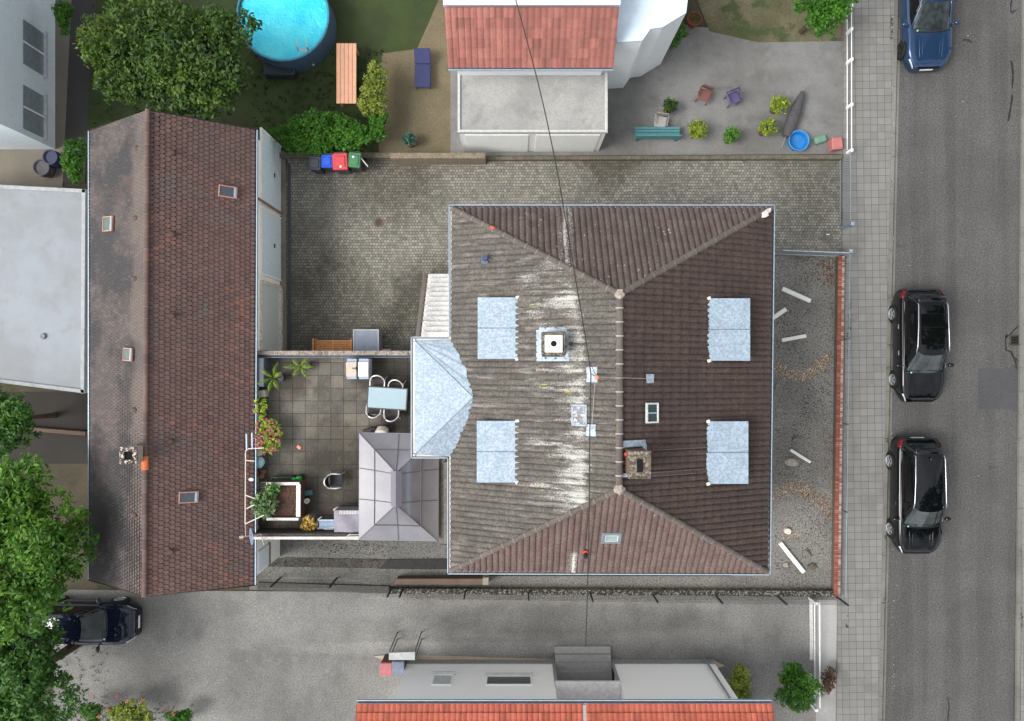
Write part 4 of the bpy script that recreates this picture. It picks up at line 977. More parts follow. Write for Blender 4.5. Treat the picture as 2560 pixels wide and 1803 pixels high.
# staircase
st = thing('outdoor_staircase', 'pale granite outdoor stair rising south along the house with a side rail', 'staircase', (-2.8, 2.2, 0))
m_granite = None
s = Nt('pale_granite'); g = s.noise(26, None, 3, .75); col = s.mix(s.rng(g, .44, .6), lin((228, 229, 228)), lin((190, 191, 190))); col = s.mix(s.math('MULTIPLY', s.rng(s.noise(3, None, 5), .45, .65), .35), col, lin((176, 174, 168))); s.bump(g, .2, .01); m_granite = s.fin(col, .8)
ns = 13; yN, yS = 3.56, .86; xs0, xs1 = -3.47, wx0 + .02
for i in range(ns):
    z1 = 2.5 * (i + 1) / ns; ya = yN - (yN - yS) * i / ns; b = MB()
    b.box((xs0 + .02, ya - (yN - yS) / ns + .001, 0), (xs1, ya, z1 - .045)); b.box((xs0, ya - (yN - yS) / ns - .0, z1 - .045), (xs1, ya + .03, z1)); b.build('step', m_granite, st)
    if i < ns - 1: b = MB(); b.box((xs0 + .0, ya - (yN - yS) / ns + .0, z1 + .001), (xs1, ya - (yN - yS) / ns + .022, z1 + .006)); b.build('joint', plain((128, 122, 112), .9, var=.3, scale=20), st)
b = MB(); m_rail = plain((148, 140, 134), .5, .3, var=.1)
for hh in (.95, .72, .5, .28): b.tube([(-3.53, yN + .05, hh + .05), (-3.53, yS + .02, 2.5 + hh)], .018 if hh < .9 else .026, 6)
for k in range(5): f = k / 4; b.cyl((-3.53, yN - (yN - yS) * f, 2.5 * f), (-3.53, yN - (yN - yS) * f, 2.5 * f + 1.0), .018, n=6)
b.build('handrail', m_rail, st)
b = MB(); b.box((bNW.x + .1, wy1 * 0 + .0, 2.3), (xs1, .86, 2.48)); b.build('landing', m_granite, st)

# ================================================================ TERRACE
ZT = 2.5
tN, tS = yat(800, 2.5) + .18, N(1280, 1322, ZT).y
b = MB(); b.box((XG + .001, tS - .12, 0), (wx0 - .001, tN, ZT)); ter = struct('terrace', b, [m_terr])
b = MB(); b.box((XG, tN - .14, 0), (bNW.x + .32, tN + .03, ZT + .28)); tw = thing('terrace_wall', 'low weathered wall between the courtyard and the paved terrace', 'wall', (-6.5, tN, 0))
b.build('wall', m_concrete, tw)
b = MB()
for k in range(8):
    xa = XG + (bNW.x + .3 - XG) * k / 8; xb = XG + (bNW.x + .3 - XG) * (k + 1) / 8; b.cbox(((xa + xb) / 2, tN - .04, ZT + .31), (xb - xa - .008, .17, .055), 0, .01)
b.build('coping', plain((170, 160, 152), .9, var=.25, scale=7, dirt=.7, grain=16), tw)
b = MB(); b.tube([(XG + .1, tN - .2, ZT + .33), (bNW.x + .3, tN - .2, ZT + .33)], .018, 6); b.build('rail', plain((120, 134, 160), .5, .3), tw)
sw = thing('terrace_parapet', 'dark stained parapet with pale coping along the south of the terrace', 'wall', (-6.5, tS, 0))
m_pw = plain((92, 88, 84), .92, var=.22, scale=5, dirt=.5, grain=18)
b = MB(); b.box((XG, tS - .14, 0), (wx0, tS, ZT + .78)); b.build('wall', m_pw, sw)
b = MB(); b.box((XG, tS - .2, ZT + .78), (wx0, tS - .10, ZT + .85)); b.box((XG, tS - .2, ZT + .84), (wx0, tS - .1, ZT + .86)) if False else None; b.build('coping', plain((206, 200, 196), .8, var=.1, scale=6, dirt=.3), sw)

def chair(name, lab, loc, rz, seatc, group='garden chairs round the glass table', framec=(222, 222, 222)):
    t = thing(name, lab, 'chair', loc, rz, group); mf = plain(framec, .3, .5, var=.05); ms = plain(seatc, .7, var=.1)
    b = MB(); b.cbox((0, .02, .43), (.46, .46, .035), 0, .012); b.build('seat', ms, t, local=True)
    b = MB(); pts = []
    for j in range(5):
        z = .46 + j * .1
        for i in range(9): a = math.pi * (i / 8); pts.append((-.225 * math.cos(a), -.18 - .10 * math.sin(a) - j * .015, z))
    b.grid(pts, 9, 5); b.build('backrest', ms, t, local=True, solid=.012)
    b = MB(); arc = [(-.25, .24, .63), (-.27, .05, .66)] + [(-.27 * math.cos(math.pi * k / 10), -.08 - .24 * math.sin(math.pi * k / 10), .66 + .2 * math.sin(math.pi * k / 10)) for k in range(11)] + [(.27, .05, .66), (.25, .24, .63)]
    b.tube(arc, .026, 8); b.build('arm_tube', mf, t, local=True, smooth=True)
    for sx in (-1, 1):
        b = MB(); b.tube([(sx * .25, .24, .63), (sx * .25, .25, .45), (sx * .26, .27, 0)], .013, 6); b.build('leg', mf, t, local=True)
        b = MB(); b.tube([(sx * .27, -.08, .66), (sx * .25, -.2, .42), (sx * .26, -.3, 0)], .013, 6); b.build('leg', mf, t, local=True)
    return t
# table
c = N(968, 996, ZT + .72); tb = thing('garden_table', 'rectangular garden table with pale blue grey glass top on the terrace', 'table', (c.x, c.y, ZT), R(-3.6))
b = MB(); frame_rect(b, Vector((0, 0, .715)), 1.5, .84, .045, .04); b.build('frame', plain((88, 84, 84), .5, .3), tb, local=True)
b = MB(); b.cbox((0, 0, .718), (1.42, .76, .012)); b.build('glass_top', plain((164, 184, 192), .12, var=.02, spec=.6), tb, local=True)
for sx in (-1, 1):
    for sy in (-1, 1): b = MB(); b.cyl((sx * .68, sy * .36, 0), (sx * .70, sy * .38, .7), .02, n=8); b.build('leg', plain((88, 84, 84), .5, .3), tb, local=True)
def CH(x, y, ang, lab): c = N(x, y, ZT + .6); chair('garden_chair', lab, (c.x, c.y, ZT), ang, (66, 60, 60))
CH(944, 960, R(178), 'tube framed garden chair at the north-west side of the glass table')
CH(989, 971, R(172), 'tube framed garden chair at the north-east side of the glass table')
CH(935, 1022, R(-4), 'tube framed garden chair at the south-west side of the glass table')
CH(979, 1031, R(-2), 'tube framed garden chair at the south-east side of the glass table')
c = N(838, 1201.5, ZT + .5); chair('black_chair', 'lone black garden chair with white curved arms in the middle of the terrace', (c.x, c.y, ZT), R(-90), (34, 34, 38), None, (232, 232, 230))
# gazebo
s = Nt('gazebo_panel'); g_ = s.noise(30, None, 3, .7); col = s.mix(s.rng(s.noise(1.2, None, 4), .35, .65), lin((104, 101, 106)), lin((116, 113, 117))); col = s.mix(s.math('MULTIPLY', s.rng(g_, .5, .62), .25), col, lin((90, 88, 94))); s.b.inputs['Coat Weight'].default_value = 1; s.b.inputs['Coat Roughness'].default_value = .12; s.b.inputs['Coat IOR'].default_value = 2.0; m_gz = s.fin(col, .35)
gz = thing('gazebo', 'grey purple canopy gazebo with seamed hipped roof at the house wall', 'gazebo', (-4.0, -4.45, ZT))
ze, zr_ = 4.6, 5.45
g0, g1, g2, g3 = D(806, 971, ze), D(983, 974, ze), D(982, 1213, ze), D(805, 1210, ze); r0, r1 = D(888, 1060, zr_), D(888, 1132, zr_)
def gpanel(b, quad, nu=10, nv=8):
    a0_, a1_, t1_, t0_ = quad; pts = []
    for j in range(nv + 1):
        f = j / nv
        for i in range(nu + 1):
            u = i / nu; p = a0_.lerp(a1_, u).lerp(t0_.lerp(t1_, u), f); p.z -= .05 * math.sin(math.pi * f) * math.sin(math.pi * u) + random.uniform(0, .004); pts.append(p)
    b.grid(pts, nu + 1, nv + 1)
b = MB(); gpanel(b, (g3, g0, r0, r1)); gpanel(b, (g0, g1, r0, r0)); gpanel(b, (g1, g2, r1, r0)); gpanel(b, (g2, g3, r1, r1))
b.f = [f[::-1] for f in b.f]; cnp = b.build('canopy', m_gz, gz, smooth=True)
b = MB(); m_seam = plain((100, 97, 108), .6, var=.05); dz = Vector((0, 0, .018))
for (a, c) in ((g0, r0), (g1, r0), (g2, r1), (g3, r1)): b.tube([a + dz, c + dz], .014, 5)
def seam(p, q, sag=.04):
    b.tube([p.lerp(q, k / 8) + dz - Vector((0, 0, sag * math.sin(math.pi * k / 8))) for k in range(9)], .012, 5)
seam(g0.lerp(g3, .33), r0.lerp(r1, .05)); seam(g0.lerp(g3, .62), r0.lerp(r1, .95)); seam(g1.lerp(g2, .33), r0.lerp(r1, .05)); seam(g1.lerp(g2, .62), r0.lerp(r1, .95))
seam(g0.lerp(g1, .5), r0); seam(g3.lerp(g2, .5), r1)
hh = .42
for (a, c, t0_, t1_) in ((g3, g0, r1, r0), (g0, g1, r0, r0), (g1, g2, r0, r1), (g2, g3, r1, r1)):
    p, q = a.lerp(t0_, hh), c.lerp(t1_, hh); b.tube([p.lerp(q, k / 8) + dz - Vector((0, 0, .05 * math.sin(math.pi * k / 8))) for k in range(9)], .012, 5)
b.build('seam', m_seam, cnp)
b = MB(); m0, m1 = r0 + Vector((0, .06, .03)), r1 + Vector((0, -.06, .03)); w = .19
b.add([m0 + Vector((-w, 0, -.08)), m0 + Vector((0, 0, .03)), m0 + Vector((w, 0, -.08)), m1 + Vector((-w, 0, -.08)), m1 + Vector((0, 0, .03)), m1 + Vector((w, 0, -.08))], [(0, 3, 4, 1), (1, 4, 5, 2)])
b.build('vent_flap', plain((116, 113, 122), .6, var=.04), cnp, solid=.01)
for p in (g0, g1, g2, g3):
    q = p.lerp((r0 + r1) / 2, .06); b = MB(); b.cyl((q.x, q.y, ZT if p.y > -6 else .02), (q.x, q.y, ze), .035, n=10); b.build('post', plain((96, 94, 98), .5), gz)
b = MB(); al = [g0, g1, g2, g3]
for i in range(4): b.tube([al[i] - Vector((0, 0, .03)), al[(i + 1) % 4] - Vector((0, 0, .03))], .02, 6)
b.build('rim', plain((150, 148, 158), .6), gz)
# garden cabinet pair beside the north wall
t = thing('garden_cabinet', 'twin outdoor cabinet with pale stone tops and a black latch by the terrace wall', 'cabinet', N(893, 923, ZT))
for i, (x0, x1, cc) in enumerate(((865, 891, (196, 184, 172)), (895, 921, (214, 210, 200)))):
    z = ZT + .75; p0, p1 = N(x0 + 2, 948, z - .04), N(x1, 897, z - .04); b = MB(); b.box((p0.x, p0.y, ZT), (p1.x, p1.y, z - .06)); b.build('body', plain((158, 170, 188), .6), t)
    p0, p1 = N(x0, 942, z), N(x1, 905, z); b = MB(); b.cbox(((p0.x + p1.x) / 2, (p0.y + p1.y) / 2, z - .02), (p1.x - p0.x, p1.y - p0.y, .05), 0, .01); b.build('top', plain(cc, .8, var=.07, scale=10, dirt=.15), t)
b = MB(); p = N(886, 921, ZT + .78); b.cbox(p, (.18, .03, .03), 0, .005); b.cbox(p + Vector((.07, 0, .0)), (.04, .12, .03), 0, .005); b.build('latch', plain((34, 34, 34), .5), t)
# wooden slatted bench and lidded box north of the wall
t = thing('wooden_bench', 'slatted light brown wooden bench against the courtyard side of the terrace wall', 'bench', N(832, 866, .01)); m_wood = plain((206, 152, 100), .7, var=.2, scale=12)
z = .48; p0, p1 = N(787, 876, z), N(879, 850, z); b = MB()
for k in range(5): yy = p0.y + (p1.y - p0.y) * (k + .5) / 5; b.cbox(((p0.x + p1.x) / 2, yy, z), (p1.x - p0.x, (p1.y - p0.y) / 5 * .72, .03), 0, .006)
b.build('seat', m_wood, t)
b = MB()
for k in range(4): zz = .58 + k * .1; b.cbox(((p0.x + p1.x) / 2, p0.y - .02 - k * .01, zz), (p1.x - p0.x, .03, .06), 0, .004)
b.build('backrest', m_wood, t)
for xx in (p0.x - .02, p1.x + .02):
    b = MB(); b.cbox((xx, (p0.y + p1.y) / 2, .66), (.07, p1.y - p0.y + .08, .035), 0, .008); b.build('armrest', m_wood, t)
    for yy in (p0.y, p1.y + .02): b = MB(); b.box((xx - .03, yy - .03, .01), (xx + .03, yy + .03, .64)); b.build('leg', m_wood, t)
b = MB(); b.cbox(((p0.x + p1.x) / 2, (p0.y + p1.y) / 2, z + .02), (.06, p1.y - p0.y, .03)); b.build('stretcher', m_wood, t)
t = thing('storage_box', 'square storage box with blue grey lid and pale rim in the courtyard corner', 'box', N(915, 852, .01))
z = .9; p0, p1 = N(883, 880, z), N(947, 824, z); b = MB(); b.box((p0.x + .03, p0.y + .02, .01), (p1.x - .03, p1.y - .03, z - .04)); b.build('body', plain((132, 136, 140), .6), t)
b = MB(); cc = Vector(((p0.x + p1.x) / 2, (p0.y + p1.y) / 2, z)); frame_rect(b, cc, p1.x - p0.x, p1.y - p0.y, .03, .08); b.build('rim', plain((206, 210, 212), .5), t)
b = MB(); b.cbox(cc - Vector((0, 0, .01)), (p1.x - p0.x - .06, p1.y - p0.y - .06, .04)); b.build('lid', felt('box_lid', (150, 160, 176), .2), t)
p0, p1 = N(950, 881, .1), N(977, 873, .1); b = MB(); b.box((p0.x, p0.y, .01), (p1.x, p1.y, .14)); single(b, 'stone_slab', m_granite, 'small pale stone slab lying beside the blue grey storage box', 'slab')
# raised bed
t = thing('raised_bed', 'raised garden bed with white top boards, bare soil and brown timber side', 'raised bed', N(709, 1252, ZT)); z = ZT + .72
x0, x1, y0, y1 = N(667, 1252, z).x, N(751, 1252, z).x, N(709, 1299, z).y, N(709, 1206, z).y
m_brd = plain((222, 216, 208), .8, var=.08, scale=8, dirt=.3); m_tim = plain((92, 66, 56), .85, var=.2, scale=6)
b = MB()
for (a, c) in (((x0, y0, ZT), (x0 + .05, y1, z)), ((x1 - .05, y0, ZT), (x1, y1, z)), ((x0 + .05, y0, ZT), (x1 - .05, y0 + .05, z)), ((x0 + .05, y1 - .05, ZT), (x1 - .05, y1, z))): b.box(a, c)
b.build('side', m_tim, t)
for (c_, sz) in (((x1 - .07, (y0 + y1) / 2 + .02, z + .015), (.16, y1 - y0 - .18, .03)), (((x0 + x1) / 2 - .02, y1 - .05, z + .018), (x1 - x0 - .02, .11, .03)), (((x0 + x1) / 2 - .04, y0 + .02, z + .012), (x1 - x0 - .06, .1, .03)), ((x0 + .06, y1 - .55, z + .015), (.12, .8, .03))):
    b = MB(); b.cbox(c_, sz, random.uniform(-.01, .01), .006); b.build('top_board', m_brd, t)
b = MB(); nn = 24; pts = [(x0 + .05 + (x1 - x0 - .1) * i / nn, y0 + .05 + (y1 - y0 - .1) * j / nn, z - .12 + random.uniform(-.02, .02)) for j in range(nn + 1) for i in range(nn + 1)]; b.grid(pts, nn + 1, nn + 1); b.build('soil', ground_mat('bed_soil', (96, 70, 56), (78, 56, 46), speck=.5, fine=18), t)
m_herb = leaf_mat('herb_leaf', (70, 106, 62), (128, 160, 106), (184, 202, 160)); m_herb2 = leaf_mat('herb_bright', (50, 96, 40), (92, 146, 66), (150, 186, 110))
def plant(name, lab, cat, cx, cy, z, r, h, n, size, mat_, pot=None, potc=(60, 60, 62), group=None, sq=1.0, flowers=None, asp=2.4):
    c = N(cx, cy, z); t = thing(name, lab, cat, (c.x, c.y, z), 0, group); b = MB()
    for _ in range(n):
        a = random.uniform(0, 6.28); rr = r * math.sqrt(random.random()); hh = h * (.35 + .65 * random.random()) * (1 - .45 * rr / r)
        leaves(b, Vector((rr * math.cos(a), rr * math.sin(a) * sq, (.3 if pot else .05) + hh)), .07, 7, size, asp=asp, rv=random.random())
    b.build('foliage', mat_, t, local=True)
    b = MB()
    for _ in range(9): a = random.uniform(0, 6.28); b.tube([(0, 0, .1), (r * .35 * math.cos(a), r * .35 * math.sin(a) * sq, h * .5 + .2), (r * .7 * math.cos(a), r * .7 * math.sin(a) * sq, h * .8 + .25)], .008, 4)
    b.build('stem', plain((90, 96, 56), .8), t, local=True)
    if pot: b = MB(); b.lathe((0, 0, 0), [(pot * .75, 0), (pot, .28), (pot, .3), (pot * .88, .3), (pot * .86, .26)], 18); b.build('pot', plain(potc, .7), t, local=True)
    if flowers:
        fc, nf, fs_ = flowers; b = MB()
        for _ in range(nf):
            a = random.uniform(0, 6.28); rr = r * 1.05 * math.sqrt(random.random()); hh = (.3 if pot else .05) + h * (1.02 - .5 * rr / r)
            leaves(b, Vector((rr * math.cos(a), rr * math.sin(a) * sq, hh + .05)), .04, 9, fs_, asp=1.1, rv=random.random())
        b.build('flowers', fc, t, local=True)
    return t
plant('herb_bush', 'grey green herb bush spilling over the west side of the raised bed', 'plant', 668, 1260, ZT + .6, .50, .5, 110, .06, m_herb, sq=.95)
plant('herb_bush', 'small leafy green bush on the north-west corner of the raised bed', 'plant', 684, 1222, ZT + .7, .24, .35, 40, .055, m_herb2)
m_pink = leaf_mat('pink_petal', (196, 74, 120), (226, 124, 150), (244, 184, 190), .2); m_lime = leaf_mat('lime_leaf', (104, 140, 34), (152, 184, 56), (196, 214, 104))
plant('flowering_shrub', 'potted lime green shrub covered in pink flowers on the terrace west edge', 'plant', 682, 1087, ZT, .52, .7, 150, .065, m_lime, .26, sq=1.25, flowers=(m_pink, 120, .035))
plant('leafy_shrub', 'narrow lime green shrub with few pink blossoms north of the pink flowering one', 'plant', 664, 1018, ZT, .22, .7, 46, .065, m_lime, .16, sq=1.9, flowers=(m_pink, 12, .03))
m_yel = leaf_mat('yellow_leaf', (150, 116, 40), (206, 176, 84), (232, 210, 140))
plant('yellow_plant', 'small yellow leaved plant by the south parapet', 'plant', 780, 1303, ZT, .28, .4, 40, .06, m_yel, .13)
m_palm = leaf_mat('palm_leaf', (84, 112, 30), (122, 152, 44), (160, 180, 76))
def palm(cx, cy, lab, rot):
    c = N(cx, cy, ZT + .9); t = thing('potted_palm', lab, 'plant', (c.x, c.y, ZT), rot, 'potted palms on the terrace'); b = MB()
    for k in range(6):
        a = 2 * math.pi * k / 6 + random.uniform(-.3, .3); L = random.uniform(.38, .62); n = 16; prev = None
        for j in range(n + 1):
            f = j / n; r = L * f; z = .75 + .35 * math.sin(f * 2.2) ; p = Vector((r * math.cos(a), r * math.sin(a), z)); sd = Vector((-math.sin(a), math.cos(a), -.25))
            if j > 1:
                w = .085 * math.sin(math.pi * min(1, f * .95 + .05)) + .02
                for sg in (-1, 1):
                    o = Vector((math.cos(a) * .05, math.sin(a) * .05, -.03)); q = p + Vector((sd.x * sg, sd.y * sg, sd.z)) * w + o; dd = Vector((math.cos(a), math.sin(a), 0)) * .014
                    b.add([p - dd, p + dd, q], [(0, 1, 2)], random.random())
            if prev is not None: b.tube([prev, p], .006, 3)
            prev = p
    b.build('frond', m_palm, t, local=True)
    b = MB(); b.cyl((0, 0, .2), (0, 0, .8), .03, .02, 8); b.build('trunk', plain((96, 80, 56), .9), t, local=True)
    b = MB(); b.lathe((0.06, -.03, 0), [(.13, 0), (.17, .3), (.17, .33), (.15, .33), (.14, .27), (.001, .27)], 20); b.build('pot', plain((52, 52, 56), .5), t, local=True)
palm(681, 945, 'potted palm beside the dark planter by the garage wall', .3); palm(750, 918, 'potted palm close to the terrace north wall', 1.0)
b = MB(); p0, p1 = N(643, 967, ZT + .6), N(660, 895, ZT + .6); b.cbox(((p0.x + p1.x) / 2, (p0.y + p1.y) / 2, ZT + .3), (p1.x - p0.x, p1.y - p0.y, .6), 0, .02); single(b, 'dark_planter', plain((84, 92, 104), .6, var=.08), 'long slate grey storage chest in the north-west corner of the terrace', 'chest')
b = MB(); p = N(652, 985, ZT + .4); b.cbox((p.x, p.y, ZT + .2), (.32, .28, .4), .1, .03); single(b, 'stone_block', plain((176, 174, 166), .9, var=.1), 'pale stone block between dark chest and lime green shrub', 'block')
# small things on the terrace
c = N(646, 1131, ZT + .35); t = thing('glass_lantern', 'round cream lantern with metal hoop just under the garage gutter', 'lantern', (c.x, c.y, ZT))
b = MB(); b.lathe((0, 0, 0), [(.12, 0), (.15, .2), (.15, .36), (.02, .38)], 18); b.build('pot', plain((222, 214, 192), .5, var=.05), t, local=True)
b = MB(); b.tube([(.19 * math.cos(k / 12 * 6.283), .19 * math.sin(k / 12 * 6.283), .3) for k in range(12)], .01, 5, True); b.build('hoop', plain((150, 150, 150), .4, .4), t, local=True)
c = N(650, 1156, ZT + .3); b = MB(); b.ball(c, .2, 12, 8, (.9, 1.15, .8), .09); single(b, 'plastic_sack', plain((182, 214, 222), .5, var=.06), 'pale blue plastic sack beside the cream lantern', 'sack')
for (x, y, r, cc, lab) in ((648, 1174, .1, (112, 88, 78), 'dark round clay pot nearest the garage gutter'), (658, 1181, .085, (146, 118, 86), 'ochre clay pot, eastmost of the pot cluster'), (653, 1192, .09, (168, 130, 104), 'light clay pot, southmost of the pot cluster'), (645, 1187, .07, (120, 96, 84), 'smallest brown clay pot in the pot cluster')):
    c = N(x, y, ZT + .25); b = MB(); b.lathe((c.x, c.y, ZT), [(r * .75, 0), (r, .22), (r, .25), (r * .8, .25), (r * .78, .2), (.001, .2)], 16); single(b, 'clay_pot', plain(cc, .85, var=.12, scale=10), lab, 'pot', 'small clay pots by the garage wall')
t = thing('folding_chair', 'dark slatted folding chair squeezed between garage and raised bed', 'chair', N(655, 1222, ZT)); b = MB()
for k in range(7): p = N(655, 1206 + k * 4.4, ZT + .5 + .02 * (k % 2)); b.cbox(p, (.42, .03, .02), random.uniform(-.06, .06), .003)
b.build('slat', plain((96, 92, 92), .6, .2), t)
b = MB(); 
for xx in (-.2, .2):
    p = N(655, 1220, ZT); b = MB(); b.tube([(p.x + xx, p.y + .25, ZT), (p.x + xx, p.y - .2, ZT + .55)], .012, 5); b.tube([(p.x + xx, p.y - .25, ZT), (p.x + xx, p.y + .25, ZT + .6)], .012, 5); b.build('frame', plain((70, 66, 66), .5, .3), t)
t = thing('planter_trough', 'dark green trough planter north of the raised bed', 'planter', N(703, 1199, ZT)); z = ZT + .3; c0, c1 = N(678, 1206, z), N(727, 1193, z)
b = MB(); frame_rect(b, Vector(((c0.x + c1.x) / 2, (c0.y + c1.y) / 2, z - .12)), c1.x - c0.x, c1.y - c0.y, .025, .26); b.build('box', plain((58, 92, 84), .6), t)
b = MB(); b.box((c0.x + .026, c0.y + .026, ZT), (c1.x - .026, c1.y - .026, z - .04)); b.build('soil', ground_mat('trough_soil', (70, 66, 48), (50, 48, 36), speck=.6, fine=20), t)
c = N(742, 1198, ZT + .2); t = thing('toy_tractor', 'bright green toy tractor with yellow wheels beside the trough planter', 'toy', (c.x, c.y, ZT), R(-4)); m_tg = plain((46, 168, 66), .45, var=.06)
b = MB(); b.cbox((-.08, 0, .2), (.26, .12, .12), 0, .03); b.cbox((.1, .02, .24), (.2, .2, .1), 0, .04); b.ball((.08, .06, .30), .08, 10, 6, (1.2, .8, .5)); b.build('body', m_tg, t, local=True)
for (x, y, r) in ((.12, -.12, .1), (.12, .14, .1), (-.16, -.08, .06), (-.16, .1, .06)): b = MB(); b.cyl((x, y - .025, r), (x, y + .025, r), r, n=14); b.build('wheel', plain((34, 34, 30), .7), t, local=True); 
b = MB(); b.tube([(.02 + .06 * math.cos(k), .0 + .06 * math.sin(k), .33) for k in range(0, 7)], .008, 5); b.build('steering_wheel', plain((24, 24, 24), .6), t, local=True)
c = N(770, 1232, ZT + .1); b = MB(); b.cbox((c.x, c.y, ZT + .08), (.37, .19, .16), R(5), .02); single(b, 'step_stool', plain((70, 112, 112), .6, var=.06), 'teal rectangular step stool east of the raised bed', 'stool')
c = N(767, 1253, ZT + .2); t = thing('white_pan', 'round white pot with a handle pointing west beside the raised bed', 'pot', (c.x, c.y, ZT)); b = MB(); b.lathe((0, 0, 0), [(.075, 0), (.1, .2), (.1, .22), (.08, .22), (.07, .1), (.001, .1)], 18); b.build('bowl', plain((226, 224, 216), .5), t, local=True)
b = MB(); b.tube([(-.1, 0, .2), (-.15, -.02, .2), (-.2, -.03, .17)], .018, 6); b.build('handle', plain((226, 224, 216), .5), t, local=True)
c = N(748, 1118, ZT); b = MB(); b.cbox((c.x, c.y, ZT + .03), (.17, .13, .05), R(-35), .025); single(b, 'terracotta_shard', plain((222, 158, 132), .85), 'small pink terracotta piece lying alone on the terrace slabs', 'shard')
c = N(841, 1276, ZT + .25); t = thing('small_device', 'small off white box with dark display near the covered furniture', 'box', (c.x, c.y, ZT), R(28)); b = MB(); b.cbox((0, 0, .12), (.22, .18, .24), 0, .02); b.build('body', plain((206, 204, 194), .6), t, local=True)
b = MB(); b.cbox((-.02, 0, .243), (.11, .09, .01)); b.build('screen', plain((70, 84, 74), .3), t, local=True)
# covered furniture
t = thing('covered_furniture', 'garden furniture under a grey lilac cover west of the gazebo', 'furniture', N(870, 1304, ZT)); z = ZT + .75
p = [N(836, 1287, z), N(845, 1277, z), N(905, 1276, z), N(905, 1331, z), N(835, 1331, z)]; b = MB(); nn = 14; pts = []
for j in range(nn + 1):
    for i in range(nn + 1):
        x = p[4].x + (p[2].x - p[4].x) * i / nn; y = p[4].y + (p[2].y - p[4].y) * j / nn; ed = min(i, j, nn - i, nn - j)
        zz = z + .02 * math.sin(x * 7 + y * 5) - (0 if ed > 0 else .0); pts.append((x, y, zz))
b.grid(pts, nn + 1, nn + 1); m_cov = felt('lilac_cover', (150, 146, 156), .25)
x0, x1, y0, y1 = p[4].x, p[2].x, p[4].y, p[2].y
for (a, c) in (((x0, y0), (x1, y0)), ((x1, y0), (x1, y1)), ((x1, y1), (x0, y1)), ((x0, y1), (x0, y0))):
    pp = []; 
    for j in range(2):
        for i in range(nn + 1): f = i / nn; xx = a[0] + (c[0] - a[0]) * f; yy = a[1] + (c[1] - a[1]) * f; pp.append((xx, yy, (ZT + .06 if j == 0 else z + .02 * math.sin(xx * 7 + yy * 5))))
    b.grid(pp, nn + 1, 2)
b.build('cover', m_cov, t)
b = MB(); q0 = N(850, 1281, z + .03)
for k in range(14): q = N(850 + k * 3.9, 1281, z + .03); b.cbox(q, (.04, .14, .02), 0, .004)
b.build('slats', plain((204, 202, 200), .6), t)
t = thing('garden_lounger', 'pale blue slatted lounger end sticking out from under the lilac cover', 'lounger', N(812, 1311, ZT)); z = ZT + .4
b = MB()
for k in range(6): q = N(817, 1302 + k * 3.2, z); b.cbox(q, (.58, .035, .02), 0, .004)
b.build('slat', plain((166, 184, 204), .5), t)
b = MB(); b.tube([N(836, 1300, z), N(796, 1300, z), N(793, 1322, z), N(836, 1320, z)], .02, 6); b.tube([N(793, 1300, z), N(804, 1292, z + .1)], .014, 6); b.build('frame', plain((178, 190, 200), .4, .3), t)
b = MB()
for (x, y) in ((798, 1301), (797, 1319), (834, 1301), (834, 1319)): q = N(x, y, z); b.cyl((q.x, q.y, ZT), (q.x, q.y, z), .015, n=6)
b.build('leg', plain((178, 190, 200), .4, .3), t)
b = MB(); b.cbox(N(822, 1323, ZT + .3), (.36, .05, .05), 0, .01); single(b, 'white_bar', m_white, 'short white bar beside the pale blue lounger', 'bar')
# drying rack over parapet
t = thing('drying_rack', 'white folding drying rack hooked over the south parapet by the gazebo', 'rack', N(878, 1342, ZT + .85)); b = MB(); z = ZT + .9
for (x0_, y0_, x1_, y1_) in ((859, 1348, 875, 1335), (859, 1348, 898, 1349), (865, 1344, 898, 1345), (869, 1340, 898, 1341), (873, 1336, 898, 1337)): b.tube([N(x0_, y0_, z), N(x1_, y1_, z)], .009, 5)
b.build('wire', m_white, t)
# bits peeking north of the gazebo
c = N(924, 1078, ZT + .4); b = MB(); b.cbox((c.x, c.y, ZT + .2), (.5, .2, .4), R(12), .02); single(b, 'black_crate', plain((30, 30, 32), .6), 'black crate half hidden under the gazebo edge', 'crate')
c = N(952, 1080, ZT + .5); b = MB(); b.ball((c.x, c.y, ZT + .3), .26, 12, 8, (1, .8, .9), .08); single(b, 'cushion', plain((206, 202, 192), .8, var=.08), 'cream cushion half hidden under the gazebo edge', 'cushion')
# hose
c = N(659, 1305, ZT); b = MB()
pts = []
for k in range(44): a = k * .5; r = .15 + .012 * math.sin(k * 1.3) + k * .0015; pts.append((c.x + r * math.cos(a), c.y + r * .8 * math.sin(a), ZT + .03 + k * .003))
b.tube(pts, .012, 5); single(b, 'garden_hose', plain((92, 88, 78), .6), 'coiled grey garden hose south of the herb bush', 'hose')
b = MB()
for k in range(34):
    q = N(random.uniform(660, 800), 1318 + random.gauss(0, 1.5), ZT + .02); b.cbox((q.x, q.y, ZT + .03), (random.uniform(.02, .05), random.uniform(.02, .04), .04), random.uniform(0, 3), .005)
tag(b.build('fallen_petals', plain((150, 104, 84), .9, var=.3, scale=30)), 'brown and pale leaf litter along the foot of the south parapet', 'leaf litter', kind='stuff')

